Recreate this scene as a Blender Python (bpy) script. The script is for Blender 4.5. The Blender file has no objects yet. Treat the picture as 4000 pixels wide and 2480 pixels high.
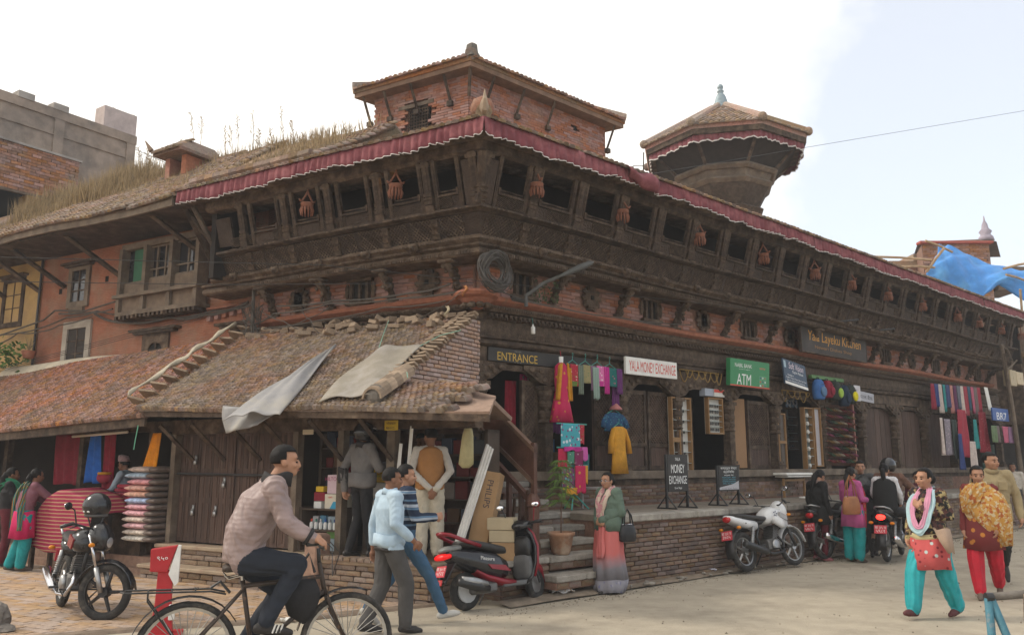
import bpy,bmesh,math,random
import numpy as np
from mathutils import Vector,Matrix,Euler
random.seed(7);RNG=np.random.default_rng(7)
R_=math.radians
SC=bpy.context.scene;COL=SC.collection
# camera
CAMH=1.68;FPX=3200.0;PITCH=math.atan(568/3200.0)
cd=bpy.data.cameras.new('camera');cam=bpy.data.objects.new('camera',cd);COL.objects.link(cam)
cd.sensor_width=36;cd.lens=FPX/4000*36;cd.clip_start=.05;cd.clip_end=3000
cam.location=(0,0,CAMH);cam.rotation_euler=(math.pi/2+PITCH,0,0);SC.camera=cam
# sky and sun
SUN_EL,SUN_AZ=R_(40),R_(-84)
w=bpy.data.worlds.new('World');SC.world=w;w.use_nodes=True
nt=w.node_tree;nt.nodes.clear();N=nt.nodes.new;LK=nt.links.new
out=N('ShaderNodeOutputWorld');bg=N('ShaderNodeBackground');bgc=N('ShaderNodeBackground');mx=N('ShaderNodeMixShader')
sky=N('ShaderNodeTexSky');sky.sky_type='NISHITA';sky.sun_disc=False;sky.sun_elevation=SUN_EL;sky.sun_rotation=SUN_AZ
sky.air_density=1.0;sky.dust_density=1.0
LK(sky.outputs[0],bg.inputs[0]);bg.inputs[1].default_value=.15
bgc.inputs[0].default_value=(1.0,.965,.905,1);bgc.inputs[1].default_value=1.0
tc=N('ShaderNodeTexCoord');nz=N('ShaderNodeTexNoise');nz.inputs['Scale'].default_value=2.6;nz.inputs['Detail'].default_value=7;nz.inputs['Roughness'].default_value=.55
LK(tc.outputs['Generated'],nz.inputs['Vector'])
dp=N('ShaderNodeVectorMath');dp.operation='DOT_PRODUCT';dp.inputs[1].default_value=(-.90,.1,.42)
LK(tc.outputs['Generated'],dp.inputs[0])
ad=N('ShaderNodeMath');ad.operation='MULTIPLY_ADD';ad.inputs[1].default_value=.55;LK(nz.outputs['Fac'],ad.inputs[0]);LK(dp.outputs['Value'],ad.inputs[2])
rp=N('ShaderNodeValToRGB');rp.color_ramp.elements[0].position=.21;rp.color_ramp.elements[1].position=.32
LK(ad.outputs[0],rp.inputs[0])
mm=N('ShaderNodeMath');mm.operation='MULTIPLY_ADD';mm.inputs[1].default_value=.55;mm.inputs[2].default_value=.45;LK(rp.outputs[0],mm.inputs[0])
LK(mm.outputs[0],mx.inputs[0]);LK(bg.outputs[0],mx.inputs[1]);LK(bgc.outputs[0],mx.inputs[2]);LK(mx.outputs[0],out.inputs[0])
sl=bpy.data.lights.new('sun','SUN');sun=bpy.data.objects.new('sun',sl);COL.objects.link(sun)
sl.energy=1.5;sl.angle=R_(10);sl.color=(1,.92,.79)
sd=Vector((math.sin(SUN_AZ)*math.cos(SUN_EL),math.cos(SUN_AZ)*math.cos(SUN_EL),math.sin(SUN_EL)))
sun.rotation_euler=sd.to_track_quat('Z','Y').to_euler();sun.location=(-20,0,30)
vs=SC.view_settings;vs.view_transform='Standard';vs.look='None';vs.exposure=.6;vs.gamma=1;vs.use_curve_mapping=False
# survey helpers: photo pixel -> place in the world
def ray(x,y):
 u=(x-2000)/FPX;v=(1240-y)/FPX
 return Vector((u,math.cos(PITCH)-v*math.sin(PITCH),math.sin(PITCH)+v*math.cos(PITCH)))
def gnd(x,y,z=0.0):
 d=ray(x,y);t=(z-CAMH)/d.z;p=Vector((0,0,CAMH))+d*t;return p
C0=Vector((-.56,12.43,0));AR,AL=R_(48),R_(-60)
uR=Vector((math.sin(AR),math.cos(AR),0));nR=Vector((math.cos(AR),-math.sin(AR),0))
uL=Vector((math.sin(AL),math.cos(AL),0));nL=Vector((-math.cos(AL),math.sin(AL),0))
def onp(u,n,x,y,d):
 o=C0+n*d;r=ray(x,y);t=o.dot(n)/r.dot(n);p=r*t+Vector((0,0,CAMH));return(p-C0).dot(u),p.z
def onR(x,y,d):return onp(uR,nR,x,y,d)
def onL(x,y,d):return onp(uL,nL,x,y,d)
def PR(s,d,z):return C0+uR*s+nR*d+Vector((0,0,z))
def PL(s,d,z):return C0+uL*s+nL*d+Vector((0,0,z))
def fr(P,base):
 o=P(0,0,0)-base;a=P(1,0,0)-P(0,0,0);b=P(0,1,0)-P(0,0,0)
 return Matrix(((a.x,b.x,0,o.x),(a.y,b.y,0,o.y),(0,0,1,o.z),(0,0,0,1)))
 # mesh builder
def npm(M):return np.array([list(r)for r in M])
class MB:
 def __init__(s,M=None):s.V=[];s.F=[];s.MI=[];s.n=0;s.M=M;s.mi=0
 def add(s,V,F,M=None,mi=None):
  V=np.asarray(V,float).reshape(-1,3)
  for m in(M,s.M):
   if m is not None:
    A=npm(m);V=V@A[:3,:3].T+A[:3,3]
    if np.linalg.det(A[:3,:3])<0:F=[np.asarray(f,int)[...,::-1]for f in F]
  s.V.append(V)
  for f in F:
   f=np.asarray(f,int);f=f.reshape(-1,f.shape[-1])
   if len(f):s.F.append(f+s.n);s.MI.append(np.full(len(f),s.mi if mi is None else mi))
  s.n+=len(V);return s
 def box(s,c,d,R=None,M=None,mi=None,tap=1.0):
  x,y,z=[q/2 for q in d]
  V=np.array([(-x,-y,-z),(x,-y,-z),(x,y,-z),(-x,y,-z),(-x*tap,-y*tap,z),(x*tap,-y*tap,z),(x*tap,y*tap,z),(-x*tap,y*tap,z)])
  if R is not None:V=V@npm(Euler(R).to_matrix()).T
  return s.add(V+np.array(c),[BOXF],M,mi)
 def bb(s,x0,x1,y0,y1,z0,z1,M=None,mi=None):
  return s.box(((x0+x1)/2,(y0+y1)/2,(z0+z1)/2),(abs(x1-x0),abs(y1-y0),abs(z1-z0)),None,M,mi)
 def cbox(s,c,d,b=.006,R=None,M=None,mi=None):
  x,y,z=[q/2 for q in d];b=min(b,x*.45,y*.45,z*.45)
  R0=[(x-b,y,),]
  ring=[(-x+b,-y),(x-b,-y),(x,-y+b),(x,y-b),(x-b,y),(-x+b,y),(-x,y-b),(-x,-y+b)]
  V=[]
  for zz,k in((-z,1),(-z+b,0),(z-b,0),(z,1)):
   for px,py in ring:V.append((px-math.copysign(b*k*.99,px),py-math.copysign(b*k*.99,py),zz))
  V=np.array(V);F=[]
  for i in range(3):
   for j in range(8):F.append((i*8+j,i*8+(j+1)%8,i*8+8+(j+1)%8,i*8+8+j))
  if R is not None:V=V@npm(Euler(R).to_matrix()).T
  return s.add(V+np.array(c),[F,[list(range(7,-1,-1))],[list(range(24,32))]],M,mi)
 def loft(s,rings,cap=True,close=True,M=None,mi=None,loop=False):
  k=len(rings[0]);V=np.concatenate([np.asarray(r,float)for r in rings]);F=[];m=len(rings)
  kk=k if close else k-1
  for i in range(m if loop else m-1):
   a=i*k;b=((i+1)%m)*k
   for j in range(kk):F.append((a+j,a+(j+1)%k,b+(j+1)%k,b+j))
  fs=[F]
  if cap and close and not loop:fs+=[[list(range(k-1,-1,-1))],[list(range((m-1)*k,m*k))]]
  return s.add(V,fs,M,mi)
 def tube(s,P,r,n=8,cap=True,ell=1.0,M=None,mi=None,up=None,loop=False):
  P=[Vector(p)for p in P];m=len(P)
  rr=[r]*m if np.isscalar(r)else list(r)
  ee=[ell]*m if np.isscalar(ell)else list(ell)
  rings=[];prev=None
  for i in range(m):
   a=P[(i-1)%m]if(i>0 or loop)else P[i];b=P[(i+1)%m]if(i<m-1 or loop)else P[i]
   t=(b-a);t=t.normalized()if t.length>1e-9 else Vector((0,0,1))
   if prev is None:
    h=Vector(up)if up is not None else(Vector((0,0,1))if abs(t.z)<.9 else Vector((0,1,0)))
    x=(h-t*h.dot(t)).normalized()
   else:
    x=prev-t*prev.dot(t);x=x.normalized()if x.length>1e-6 else t.orthogonal().normalized()
   prev=x;y=t.cross(x)
   rings.append([P[i]+x*(math.cos(q)*rr[i])+y*(math.sin(q)*rr[i]*ee[i])for q in[2*math.pi*j/n for j in range(n)]])
  return s.loft(rings,cap,True,M,mi,loop)
 def lathe(s,prof,n=16,c=(0,0,0),M=None,mi=None,sx=1,sy=1,a0=0):
  rings=[[(c[0]+r*sx*math.cos(a0+2*math.pi*j/n),c[1]+r*sy*math.sin(a0+2*math.pi*j/n),c[2]+z)for j in range(n)]for r,z in prof]
  return s.loft(rings,True,True,M,mi)
 def ell(s,c,r,n=12,m=8,R=None,M=None,mi=None):
  V=[];rings=[]
  for i in range(m+1):
   ph=-math.pi/2+math.pi*i/m;q=max(math.cos(ph),1e-3)
   rings.append([(q*math.cos(2*math.pi*j/n),q*math.sin(2*math.pi*j/n),math.sin(ph))for j in range(n)])
  V=np.array(rings)*np.array([r]*3 if np.isscalar(r)else r)
  if R is not None:V=V@npm(Euler(R).to_matrix()).T
  return s.loft(list(V+np.array(c)),True,True,M,mi)
 def torus(s,c,R,r,n=24,m=8,ax='y',M=None,mi=None,ell=1.0):
  rings=[]
  for i in range(n):
   a=2*math.pi*i/n;ring=[]
   for j in range(m):
    b=2*math.pi*j/m;q=R+r*math.cos(b);h=r*ell*math.sin(b)
    p=(q*math.cos(a),h,q*math.sin(a))if ax=='y' else((q*math.cos(a),q*math.sin(a),h)if ax=='z' else(h,q*math.cos(a),q*math.sin(a)))
    ring.append((c[0]+p[0],c[1]+p[1],c[2]+p[2]))
   rings.append(ring)
  return s.loft(rings,False,True,M,mi,loop=True)
 def sheet(s,nu,nv,fn,M=None,mi=None):
  V=[fn(i/nu,j/nv)for j in range(nv+1)for i in range(nu+1)]
  F=[(j*(nu+1)+i,j*(nu+1)+i+1,(j+1)*(nu+1)+i+1,(j+1)*(nu+1)+i)for j in range(nv)for i in range(nu)]
  return s.add(V,[F],M,mi)
 def prism(s,poly,y0,y1,M=None,mi=None):
  k=len(poly)
  return s.loft([[(x,y0,z)for x,z in poly],[(x,y1,z)for x,z in poly]],True,True,M,mi)
 def mesh(s,name,mats,smooth=False):
  me=bpy.data.meshes.new(name);V=np.concatenate(s.V)if s.V else np.zeros((0,3))
  me.vertices.add(len(V));me.vertices.foreach_set('co',V.astype(np.float32).ravel())
  if s.F:
   tot=np.concatenate([np.full(len(f),f.shape[1])for f in s.F]);li=np.concatenate([f.ravel()for f in s.F]);mi=np.concatenate(s.MI)
   me.loops.add(len(li));me.loops.foreach_set('vertex_index',li.astype(np.int32))
   me.polygons.add(len(tot));st=np.concatenate([[0],np.cumsum(tot)[:-1]])
   me.polygons.foreach_set('loop_start',st.astype(np.int32));me.polygons.foreach_set('material_index',mi.astype(np.int32))
   me.polygons.foreach_set('use_smooth',np.full(len(tot),bool(smooth)))
  for m in(mats if isinstance(mats,(list,tuple))else[mats]):me.materials.append(m)
  me.update(calc_edges=True);return me
 def obj(s,name,mats,parent=None,smooth=False,solid=0,sub=0,bev=0,loc=None,rotz=0):
  o=link(name,s.mesh(name,mats,smooth),parent)
  if loc is not None:o.location=loc;o.rotation_euler=(0,0,rotz)
  if bev:
   q=o.modifiers.new('b','BEVEL');q.width=bev;q.segments=2;q.limit_method='ANGLE';q.angle_limit=R_(40)
  if sub:
   q=o.modifiers.new('s','SUBSURF');q.levels=q.render_levels=sub
  if solid:
   q=o.modifiers.new('t','SOLIDIFY');q.thickness=solid;q.offset=0
  return o
BOXF=np.array([(0,3,2,1),(4,5,6,7),(0,1,5,4),(1,2,6,5),(2,3,7,6),(3,0,4,7)])
def link(name,me,parent=None):
 o=bpy.data.objects.new(name,me);COL.objects.link(o)
 if parent is not None:o.parent=parent
 return o
def tag(o,label=None,cat=None,group=None,kind=None):
 if label:o['label']=label
 if cat:o['category']=cat
 if group:o['group']=group
 if kind:o['kind']=kind
 return o
def thing(name,label,cat,loc=(0,0,0),rotz=0,group=None):
 o=link(name,None);o.empty_display_size=.1;o.location=loc;o.rotation_euler=(0,0,rotz)
 return tag(o,label,cat,group)
def stuff(o):o['kind']='stuff';return o
def dup(root,loc,rotz=None,label=None,group=None,scale=None):
 r=root.copy();COL.objects.link(r);r.location=loc
 if rotz is not None:r.rotation_euler=(0,0,rotz)
 if scale:r.scale=(scale,)*3
 if label:r['label']=label
 if group:r['group']=group
 for ch in list(root.children):
  c=ch.copy();COL.objects.link(c);c.parent=r
  for g in list(ch.children):
   d=g.copy();COL.objects.link(d);d.parent=c
 return r
def put(name,me,parent,loc,M3=None,sc=None):
 o=bpy.data.objects.new(name,me);COL.objects.link(o);o.parent=parent
 T=Matrix.Translation(loc)
 if M3 is not None:T=T@M3.to_4x4()
 if sc is not None:T=T@Matrix.Diagonal((*sc,1))
 o.matrix_local=T;return o
 # materials
MATS={}
def mat(name,col,rough=.85,var=.2,vs=6.,bump=.15,bs=60.,metal=0.,rnd=0.,hue=0.,c2=None,c2s=3.,c2t=(.45,.6),spec=.3,emit=0,stretch=None,wave=None,bdist=.02,trans=0,alpha=1):
 if name in MATS:return MATS[name]
 m=bpy.data.materials.new(name);m.use_nodes=True;nt=m.node_tree;N=nt.nodes.new;L=nt.links.new
 b=nt.nodes['Principled BSDF'];b.inputs['Roughness'].default_value=rough;b.inputs['Metallic'].default_value=metal;b.inputs['Specular IOR Level'].default_value=spec
 tc=N('ShaderNodeTexCoord');vec=tc.outputs['Object']
 if stretch:
  mp=N('ShaderNodeMapping');mp.inputs['Scale'].default_value=stretch;L(vec,mp.inputs[0]);vec=mp.outputs[0]
 rgb=N('ShaderNodeRGB');rgb.outputs[0].default_value=(*col,1);cur=rgb.outputs[0]
 if c2:
  n2=N('ShaderNodeTexNoise');n2.inputs['Scale'].default_value=c2s;n2.inputs['Detail'].default_value=6;n2.inputs['Roughness'].default_value=.65;L(vec,n2.inputs['Vector'])
  r2=N('ShaderNodeValToRGB');r2.color_ramp.elements[0].position=c2t[0];r2.color_ramp.elements[1].position=c2t[1];L(n2.outputs[0],r2.inputs[0])
  mxx=N('ShaderNodeMixRGB');L(r2.outputs[0],mxx.inputs[0]);L(cur,mxx.inputs[1]);mxx.inputs[2].default_value=(*c2,1);cur=mxx.outputs[0]
 if var or rnd or hue:
  hs=N('ShaderNodeHueSaturation');val=None
  if var:
   nz=N('ShaderNodeTexNoise');nz.inputs['Scale'].default_value=vs;nz.inputs['Detail'].default_value=5;nz.inputs['Roughness'].default_value=.6;L(vec,nz.inputs['Vector'])
   mr=N('ShaderNodeMapRange');mr.inputs[1].default_value=.3;mr.inputs[2].default_value=.7;mr.inputs[3].default_value=1-var;mr.inputs[4].default_value=1+var;L(nz.outputs[0],mr.inputs[0]);val=mr.outputs[0]
  if rnd or hue:
   oi=N('ShaderNodeObjectInfo');ge=N('ShaderNodeNewGeometry')
   s1=N('ShaderNodeMath');L(oi.outputs['Random'],s1.inputs[0]);L(ge.outputs['Random Per Island'],s1.inputs[1])
   f1=N('ShaderNodeMath');f1.operation='FRACT';L(s1.outputs[0],f1.inputs[0])
   mr2=N('ShaderNodeMapRange');mr2.inputs[3].default_value=1-rnd;mr2.inputs[4].default_value=1+rnd;L(f1.outputs[0],mr2.inputs[0])
   if val is None:val=mr2.outputs[0]
   else:
    mu=N('ShaderNodeMath');mu.operation='MULTIPLY';L(val,mu.inputs[0]);L(mr2.outputs[0],mu.inputs[1]);val=mu.outputs[0]
   if hue:
    f3=N('ShaderNodeMath');f3.operation='MULTIPLY';f3.inputs[1].default_value=7.31;L(f1.outputs[0],f3.inputs[0])
    f4=N('ShaderNodeMath');f4.operation='FRACT';L(f3.outputs[0],f4.inputs[0])
    mr3=N('ShaderNodeMapRange');mr3.inputs[3].default_value=.5-hue;mr3.inputs[4].default_value=.5+hue;L(f4.outputs[0],mr3.inputs[0]);L(mr3.outputs[0],hs.inputs['Hue'])
    mr4=N('ShaderNodeMapRange');mr4.inputs[3].default_value=.6;mr4.inputs[4].default_value=1.15;L(f4.outputs[0],mr4.inputs[0]);L(mr4.outputs[0],hs.inputs['Saturation'])
  L(val,hs.inputs['Value']);L(cur,hs.inputs['Color']);cur=hs.outputs[0]
 L(cur,b.inputs['Base Color'])
 h=None
 if bump:
  nb=N('ShaderNodeTexNoise');nb.inputs['Scale'].default_value=bs;nb.inputs['Detail'].default_value=4;L(vec,nb.inputs['Vector']);h=nb.outputs[0]
 if wave:
  if wave[0]=='vor':
   wv=N('ShaderNodeTexVoronoi');wv.inputs['Scale'].default_value=wave[1];L(vec,wv.inputs['Vector']);ho=wv.outputs['Distance']
  else:
   wv=N('ShaderNodeTexWave');wv.inputs['Scale'].default_value=wave[1];wv.inputs['Distortion'].default_value=wave[3]if len(wave)>3 else 1;wv.bands_direction=wave[0].upper();L(vec,wv.inputs['Vector']);ho=wv.outputs['Fac']
  if h is None:h=ho
  else:
   am=N('ShaderNodeMath');am.operation='MULTIPLY_ADD';am.inputs[1].default_value=wave[2];L(ho,am.inputs[0]);L(h,am.inputs[2]);h=am.outputs[0]
 if h is not None:
  bp=N('ShaderNodeBump');bp.inputs['Strength'].default_value=bump if bump else.5;bp.inputs['Distance'].default_value=bdist;L(h,bp.inputs['Height']);L(bp.outputs[0],b.inputs['Normal'])
 if emit:b.inputs['Emission Color'].default_value=(*col,1);b.inputs['Emission Strength'].default_value=emit
 if trans:b.inputs['Transmission Weight'].default_value=trans
 if alpha<1:b.inputs['Alpha'].default_value=alpha
 MATS[name]=m;return m
def patt(name,base,spots,scale=18.,rough=.85,kind='vor',thr=.3,ax=None,bump=.2):
 if name in MATS:return MATS[name]
 m=bpy.data.materials.new(name);m.use_nodes=True;nt=m.node_tree;N=nt.nodes.new;L=nt.links.new
 b=nt.nodes['Principled BSDF'];b.inputs['Roughness'].default_value=rough;b.inputs['Specular IOR Level'].default_value=.2
 tc=N('ShaderNodeTexCoord');vec=tc.outputs['Object'];cur=None
 rgb=N('ShaderNodeRGB');rgb.outputs[0].default_value=(*base,1);cur=rgb.outputs[0]
 for i,c in enumerate(spots):
  mp=N('ShaderNodeMapping');mp.inputs['Location'].default_value=(i*3.7,i*1.3,i*2.1);L(vec,mp.inputs[0])
  if kind=='vor':
   t=N('ShaderNodeTexVoronoi');t.inputs['Scale'].default_value=scale*(1+.35*i);L(mp.outputs[0],t.inputs['Vector']);o=t.outputs['Distance'];lt=thr
  elif kind=='noise':
   t=N('ShaderNodeTexNoise');t.inputs['Scale'].default_value=scale*(1+.5*i);t.inputs['Detail'].default_value=4;L(mp.outputs[0],t.inputs['Vector']);o=t.outputs[0];lt=thr
  else:
   t=N('ShaderNodeTexWave');t.bands_direction=(ax or 'z').upper();t.inputs['Scale'].default_value=scale*(1+.6*i);t.inputs['Distortion'].default_value=.6;L(vec,t.inputs['Vector']);o=t.outputs['Fac'];lt=thr
  cmp=N('ShaderNodeMapRange');cmp.inputs[1].default_value=lt-.03;cmp.inputs[2].default_value=lt+.03;cmp.inputs[3].default_value=1;cmp.inputs[4].default_value=0;L(o,cmp.inputs[0])
  mx=N('ShaderNodeMixRGB');L(cmp.outputs[0],mx.inputs[0]);L(cur,mx.inputs[1]);mx.inputs[2].default_value=(*c,1);cur=mx.outputs[0]
 L(cur,b.inputs['Base Color'])
 nb=N('ShaderNodeTexNoise');nb.inputs['Scale'].default_value=14;L(vec,nb.inputs['Vector'])
 bp=N('ShaderNodeBump');bp.inputs['Strength'].default_value=bump;bp.inputs['Distance'].default_value=.03;L(nb.outputs[0],bp.inputs['Height']);L(bp.outputs[0],b.inputs['Normal'])
 MATS[name]=m;return m
def gradmat(name,lo,hi,z0,z1):
 m=mat(name,lo,.65,0,bump=.15,bs=14);nt=m.node_tree;b=nt.nodes['Principled BSDF'];tc=nt.nodes.new('ShaderNodeTexCoord');sp=nt.nodes.new('ShaderNodeSeparateXYZ');nz=nt.nodes.new('ShaderNodeTexNoise');nz.inputs['Scale'].default_value=6;ad=nt.nodes.new('ShaderNodeMath');ad.operation='MULTIPLY_ADD';ad.inputs[1].default_value=.18;mr=nt.nodes.new('ShaderNodeMapRange');mx=nt.nodes.new('ShaderNodeMixRGB')
 L=nt.links.new;L(tc.outputs['Object'],sp.inputs[0]);L(tc.outputs['Object'],nz.inputs['Vector']);L(nz.outputs[0],ad.inputs[0]);L(sp.outputs['Z'],ad.inputs[2]);mr.inputs[1].default_value=z0+.09;mr.inputs[2].default_value=z1+.09;L(ad.outputs[0],mr.inputs[0]);L(mr.outputs[0],mx.inputs[0]);mx.inputs[1].default_value=(*lo,1);mx.inputs[2].default_value=(*hi,1);L(mx.outputs[0],b.inputs['Base Color']);return m
DARKWOOD=mat('old_dark_wood',(.054,.034,.023),.8,.35,5,.45,45,rnd=.26,c2=(.118,.085,.058),c2s=5,c2t=(.42,.72),stretch=(1,1,1))
CARVED=mat('carved_wood',(.066,.043,.029),.82,.35,6,.5,60,rnd=.25,c2=(.145,.105,.072),c2s=9,c2t=(.42,.72),wave=('vor',48.,1.2),bdist=.018)
LATTICE=mat('wood_lattice',(.055,.037,.027),.85,.25,6,.4,60,rnd=.15,wave=('vor',34.,2.0),bdist=.03)
PLANK=mat('brown_planks',(.085,.052,.040),.75,.3,3,.35,30,rnd=.25,stretch=(8,8,.8),c2=(.17,.125,.10),c2s=2.5,c2t=(.55,.8))
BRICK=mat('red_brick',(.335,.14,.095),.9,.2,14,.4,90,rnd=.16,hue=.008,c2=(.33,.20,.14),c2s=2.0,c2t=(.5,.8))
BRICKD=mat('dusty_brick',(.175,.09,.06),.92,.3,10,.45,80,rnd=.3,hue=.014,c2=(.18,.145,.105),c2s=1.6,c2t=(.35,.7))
MORTAR=mat('mortar',(.17,.13,.10),.95,.3,9,.4,70)
MORTARD=mat('dark_mortar',(.22,.125,.09),.95,.3,9,.4,70)
PLB=mat('plinth_brick',(.20,.12,.08),.93,.25,8,.5,60,rnd=.16,hue=.008,c2=(.27,.20,.14),c2s=1.8,c2t=(.36,.6))
TERRA=mat('terracotta_band',(.30,.118,.072),.85,.25,8,.3,50,c2=(.24,.15,.10),c2s=5,c2t=(.55,.75))
TILE=mat('clay_tile',(.36,.135,.070),.92,.3,20,.5,90,rnd=.42,hue=.02,c2=(.24,.165,.115),c2s=.9,c2t=(.38,.66))
TILED=mat('dusty_tile',(.30,.145,.085),.92,.3,20,.5,90,rnd=.34,hue=.014,c2=(.265,.195,.135),c2s=.9,c2t=(.30,.55))
TILEG=mat('weathered_tile',(.26,.14,.085),.92,.3,20,.5,90,rnd=.35,hue=.015,c2=(.21,.165,.11),c2s=1.5,c2t=(.35,.65))
BLACK=mat('dark_interior',(.012,.011,.010),.95,0,bump=0)  # near-black fill, shade inside openings and holes painted as colour
DARKIN=mat('dim_interior',(.022,.017,.014),.95,.3,2,0)  # gloom of the shop and gallery rooms put into a near-black wall colour
STONE=mat('grey_stone',(.27,.245,.21),.9,.3,7,.5,60,rnd=.2)
CONC=mat('grey_concrete',(.30,.275,.25),.92,.25,2.5,.35,40,c2=(.19,.17,.155),c2s=1.2,c2t=(.5,.75))
PLAST=mat('cream_plaster',(.50,.44,.34),.92,.2,3,.3,40,c2=(.32,.28,.22),c2s=2,c2t=(.5,.8))
CLOTHR=mat('maroon_valance',(.20,.058,.07),.85,.25,5,.3,40,c2=(.26,.10,.105),c2s=2.5,c2t=(.45,.75))
WHITE=mat('white_paint',(.72,.70,.66),.6,.1,8,.1,40)
RUBBER=mat('black_rubber',(.030,.029,.028),.85,.3,20,.3,120,c2=(.13,.11,.09),c2s=9,c2t=(.5,.8))
BLKP=mat('black_plastic',(.018,.018,.019),.38,.2,12,.05,60,spec=.5)
BLKM=mat('black_metal',(.02,.02,.021),.42,.2,12,.05,60,spec=.5)
CHROME=mat('chrome',(.62,.62,.64),.18,.08,14,0,metal=1)
ALU=mat('dull_aluminium',(.36,.36,.36),.4,.2,14,.1,90,metal=.85)
SKIN=mat('brown_skin',(.38,.20,.125),.6,.12,9,.08,60)
HAIR=mat('black_hair',(.009,.0075,.007),.6,.3,30,.3,150,spec=.18,stretch=(1,1,.2))
GREEN=mat('green_leaves',(.075,.135,.03),.75,.35,8,.2,60,rnd=.35)
STRAW=mat('dry_grass',(.30,.22,.12),.9,.2,6,0,rnd=.4)
WIRE=mat('cable_black',(.03,.028,.027),.7,.2,10,0)
# pieces: bricks and roof tiles
CAMP=np.array([0,0,CAMH])
def uniq(mb_fn,n,name,mats):
 return[mb_fn(i).mesh(name,mats)for i in range(n)]
def brick_unit(i):
 r=random.Random(i);m=MB();m.cbox((0,0,0),(1,1,1),.06)
 m.V[0]=m.V[0]+np.array([[r.uniform(-.02,.02)for _ in range(3)]for _ in range(32)]);return m
_bm={}
def bricks(parent,base,P,s0,s1,z0,z1,d,m,holes=(),pred=None,n_obj=300,bw=.225,bh=.062,j=.012,dep=.06,proud=.006,name='brick',jit=1.0):
 cells=[];row=0;z=z0
 while z+bh*.6<z1:
  h=min(bh,z1-z);s=s0-(bw/2 if row%2 else 0)+random.uniform(-.02,.02)*jit
  while s<s1:
   a=max(s,s0);b=min(s+bw*random.uniform(.93,1.07),s1);s+=bw
   if b-a<.05:continue
   c=((a+b)/2,z+h/2)
   if pred and not pred(*c):continue
   if any(a<hx1 and b>hx0 and z<hz1 and z+h>hz0 for hx0,hx1,hz0,hz1 in holes):continue
   cells.append((c[0],c[1],b-a-j,h-j))
  row+=1;z+=bh
 if not cells:return
 W=[P(c[0],d,c[1])for c in cells]
 order=sorted(range(len(cells)),key=lambda i:(W[i]-Vector(CAMP)).length)
 M=fr(P,base);key=m.name
 if key not in _bm:_bm[key]=uniq(brick_unit,4,'brick',m)
 R3=M.to_3x3();mb=MB()
 for k,i in enumerate(order):
  cx,cz,w_,h_=cells[i];pr=random.uniform(0,proud);pos=M@Vector((cx,d-dep/2+pr,cz))
  if k<n_obj:
   put(name,random.choice(_bm[key]),parent,pos,R3@Euler((random.uniform(-.01,.01)*jit,random.uniform(-.012,.012)*jit,random.uniform(-.01,.01)*jit)).to_matrix(),(w_,dep,h_))
  else:mb.box((cx,d-dep/2+pr,cz),(w_,dep,h_),(0,random.uniform(-.01,.01)*jit,0),M)
 if mb.n:stuff(mb.obj('brick_courses',m,parent))
def tile_unit(i=0,w=1,l=1):
 r=random.Random(i);pts=[(-.5,.0),(-.3,.16),(0,.24),(.3,.16),(.5,.0)]
 m=MB();rings=[]
 for y,dz in((-.5,.10),(.5,-.05)):
  rings.append([(x+r.uniform(-.03,.03),y+r.uniform(-.03,.03),z+dz)for x,z in pts]+[(.5,y,-.12+dz),(-.5,y,-.12+dz)])
 m.loft(rings);return m
_tm={}
def roof_tiles(parent,base,A,B,Cc,D,m,tw=.1,te=.085,n_obj=300,hgt=.13,name='roof_tile',wav=.01,skip=None,lift=.0):
 A,B,Cc,D=[Vector(p)for p in(A,B,Cc,D)]
 e=(B-A).normalized();n=e.cross(D-A).normalized()
 if n.z<0:n=-n
 t=n.cross(e);
 if t.dot(D-A)<0:t=-t
 poly=[((p-A).dot(e),(p-A).dot(t))for p in(A,B,Cc,D)]
 ar=sum(poly[i][0]*poly[(i+1)%4][1]-poly[(i+1)%4][0]*poly[i][1]for i in range(4));sg=1 if ar>0 else-1
 def ins(x,y):
  for i in range(4):
   a,b=poly[i],poly[(i+1)%4]
   if sg*((b[0]-a[0])*(y-a[1])-(b[1]-a[1])*(x-a[0]))<-1e-4:return False
  return True
 x0=min(p[0]for p in poly);x1=max(p[0]for p in poly);y1=max(p[1]for p in poly)
 cells=[];j=0;y=te*.3
 ph=random.uniform(0,6)
 while y<y1:
  x=x0+tw*(.5 if j%2 else 0)
  while x<x1+tw:
   if ins(x,y)and random.random()>.006 and not(skip and skip(x,y)):cells.append((x+random.uniform(-.008,.008),y+random.uniform(-.008,.008)))
   x+=tw
  y+=te;j+=1
 Pw=[A+e*x+t*y for x,y in cells]
 order=sorted(range(len(cells)),key=lambda i:(Pw[i]-Vector(CAMP)).length)
 if m.name not in _tm:_tm[m.name]=[tile_unit(i).mesh('roof_tile',m)for i in range(4)]
 R3=Matrix((e,t,n)).transposed();unit=[tile_unit(i)for i in range(4)]
 mb=MB();sc=(tw*1.02,te*2.0,hgt)
 if R3.determinant()<0:R3=Matrix((-e,t,n)).transposed()
 for k,i in enumerate(order):
  x,y=cells[i];pos=Pw[i]-base+n*(lift+wav*math.sin(x*1.7+ph)*math.sin(y*2.1+ph)+random.uniform(0,.006))
  J=R3@Euler((random.uniform(-.05,.02),random.uniform(-.06,.06),random.uniform(-.07,.07))).to_matrix()
  if k<n_obj:put(name,random.choice(_tm[m.name]),parent,pos,J,sc)
  else:
   u=random.choice(unit);mb.add(u.V[0],u.F,Matrix.Translation(pos)@J.to_4x4()@Matrix.Diagonal((*sc,1)))
 if mb.n:stuff(mb.obj('tile_field',m,parent))
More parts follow.
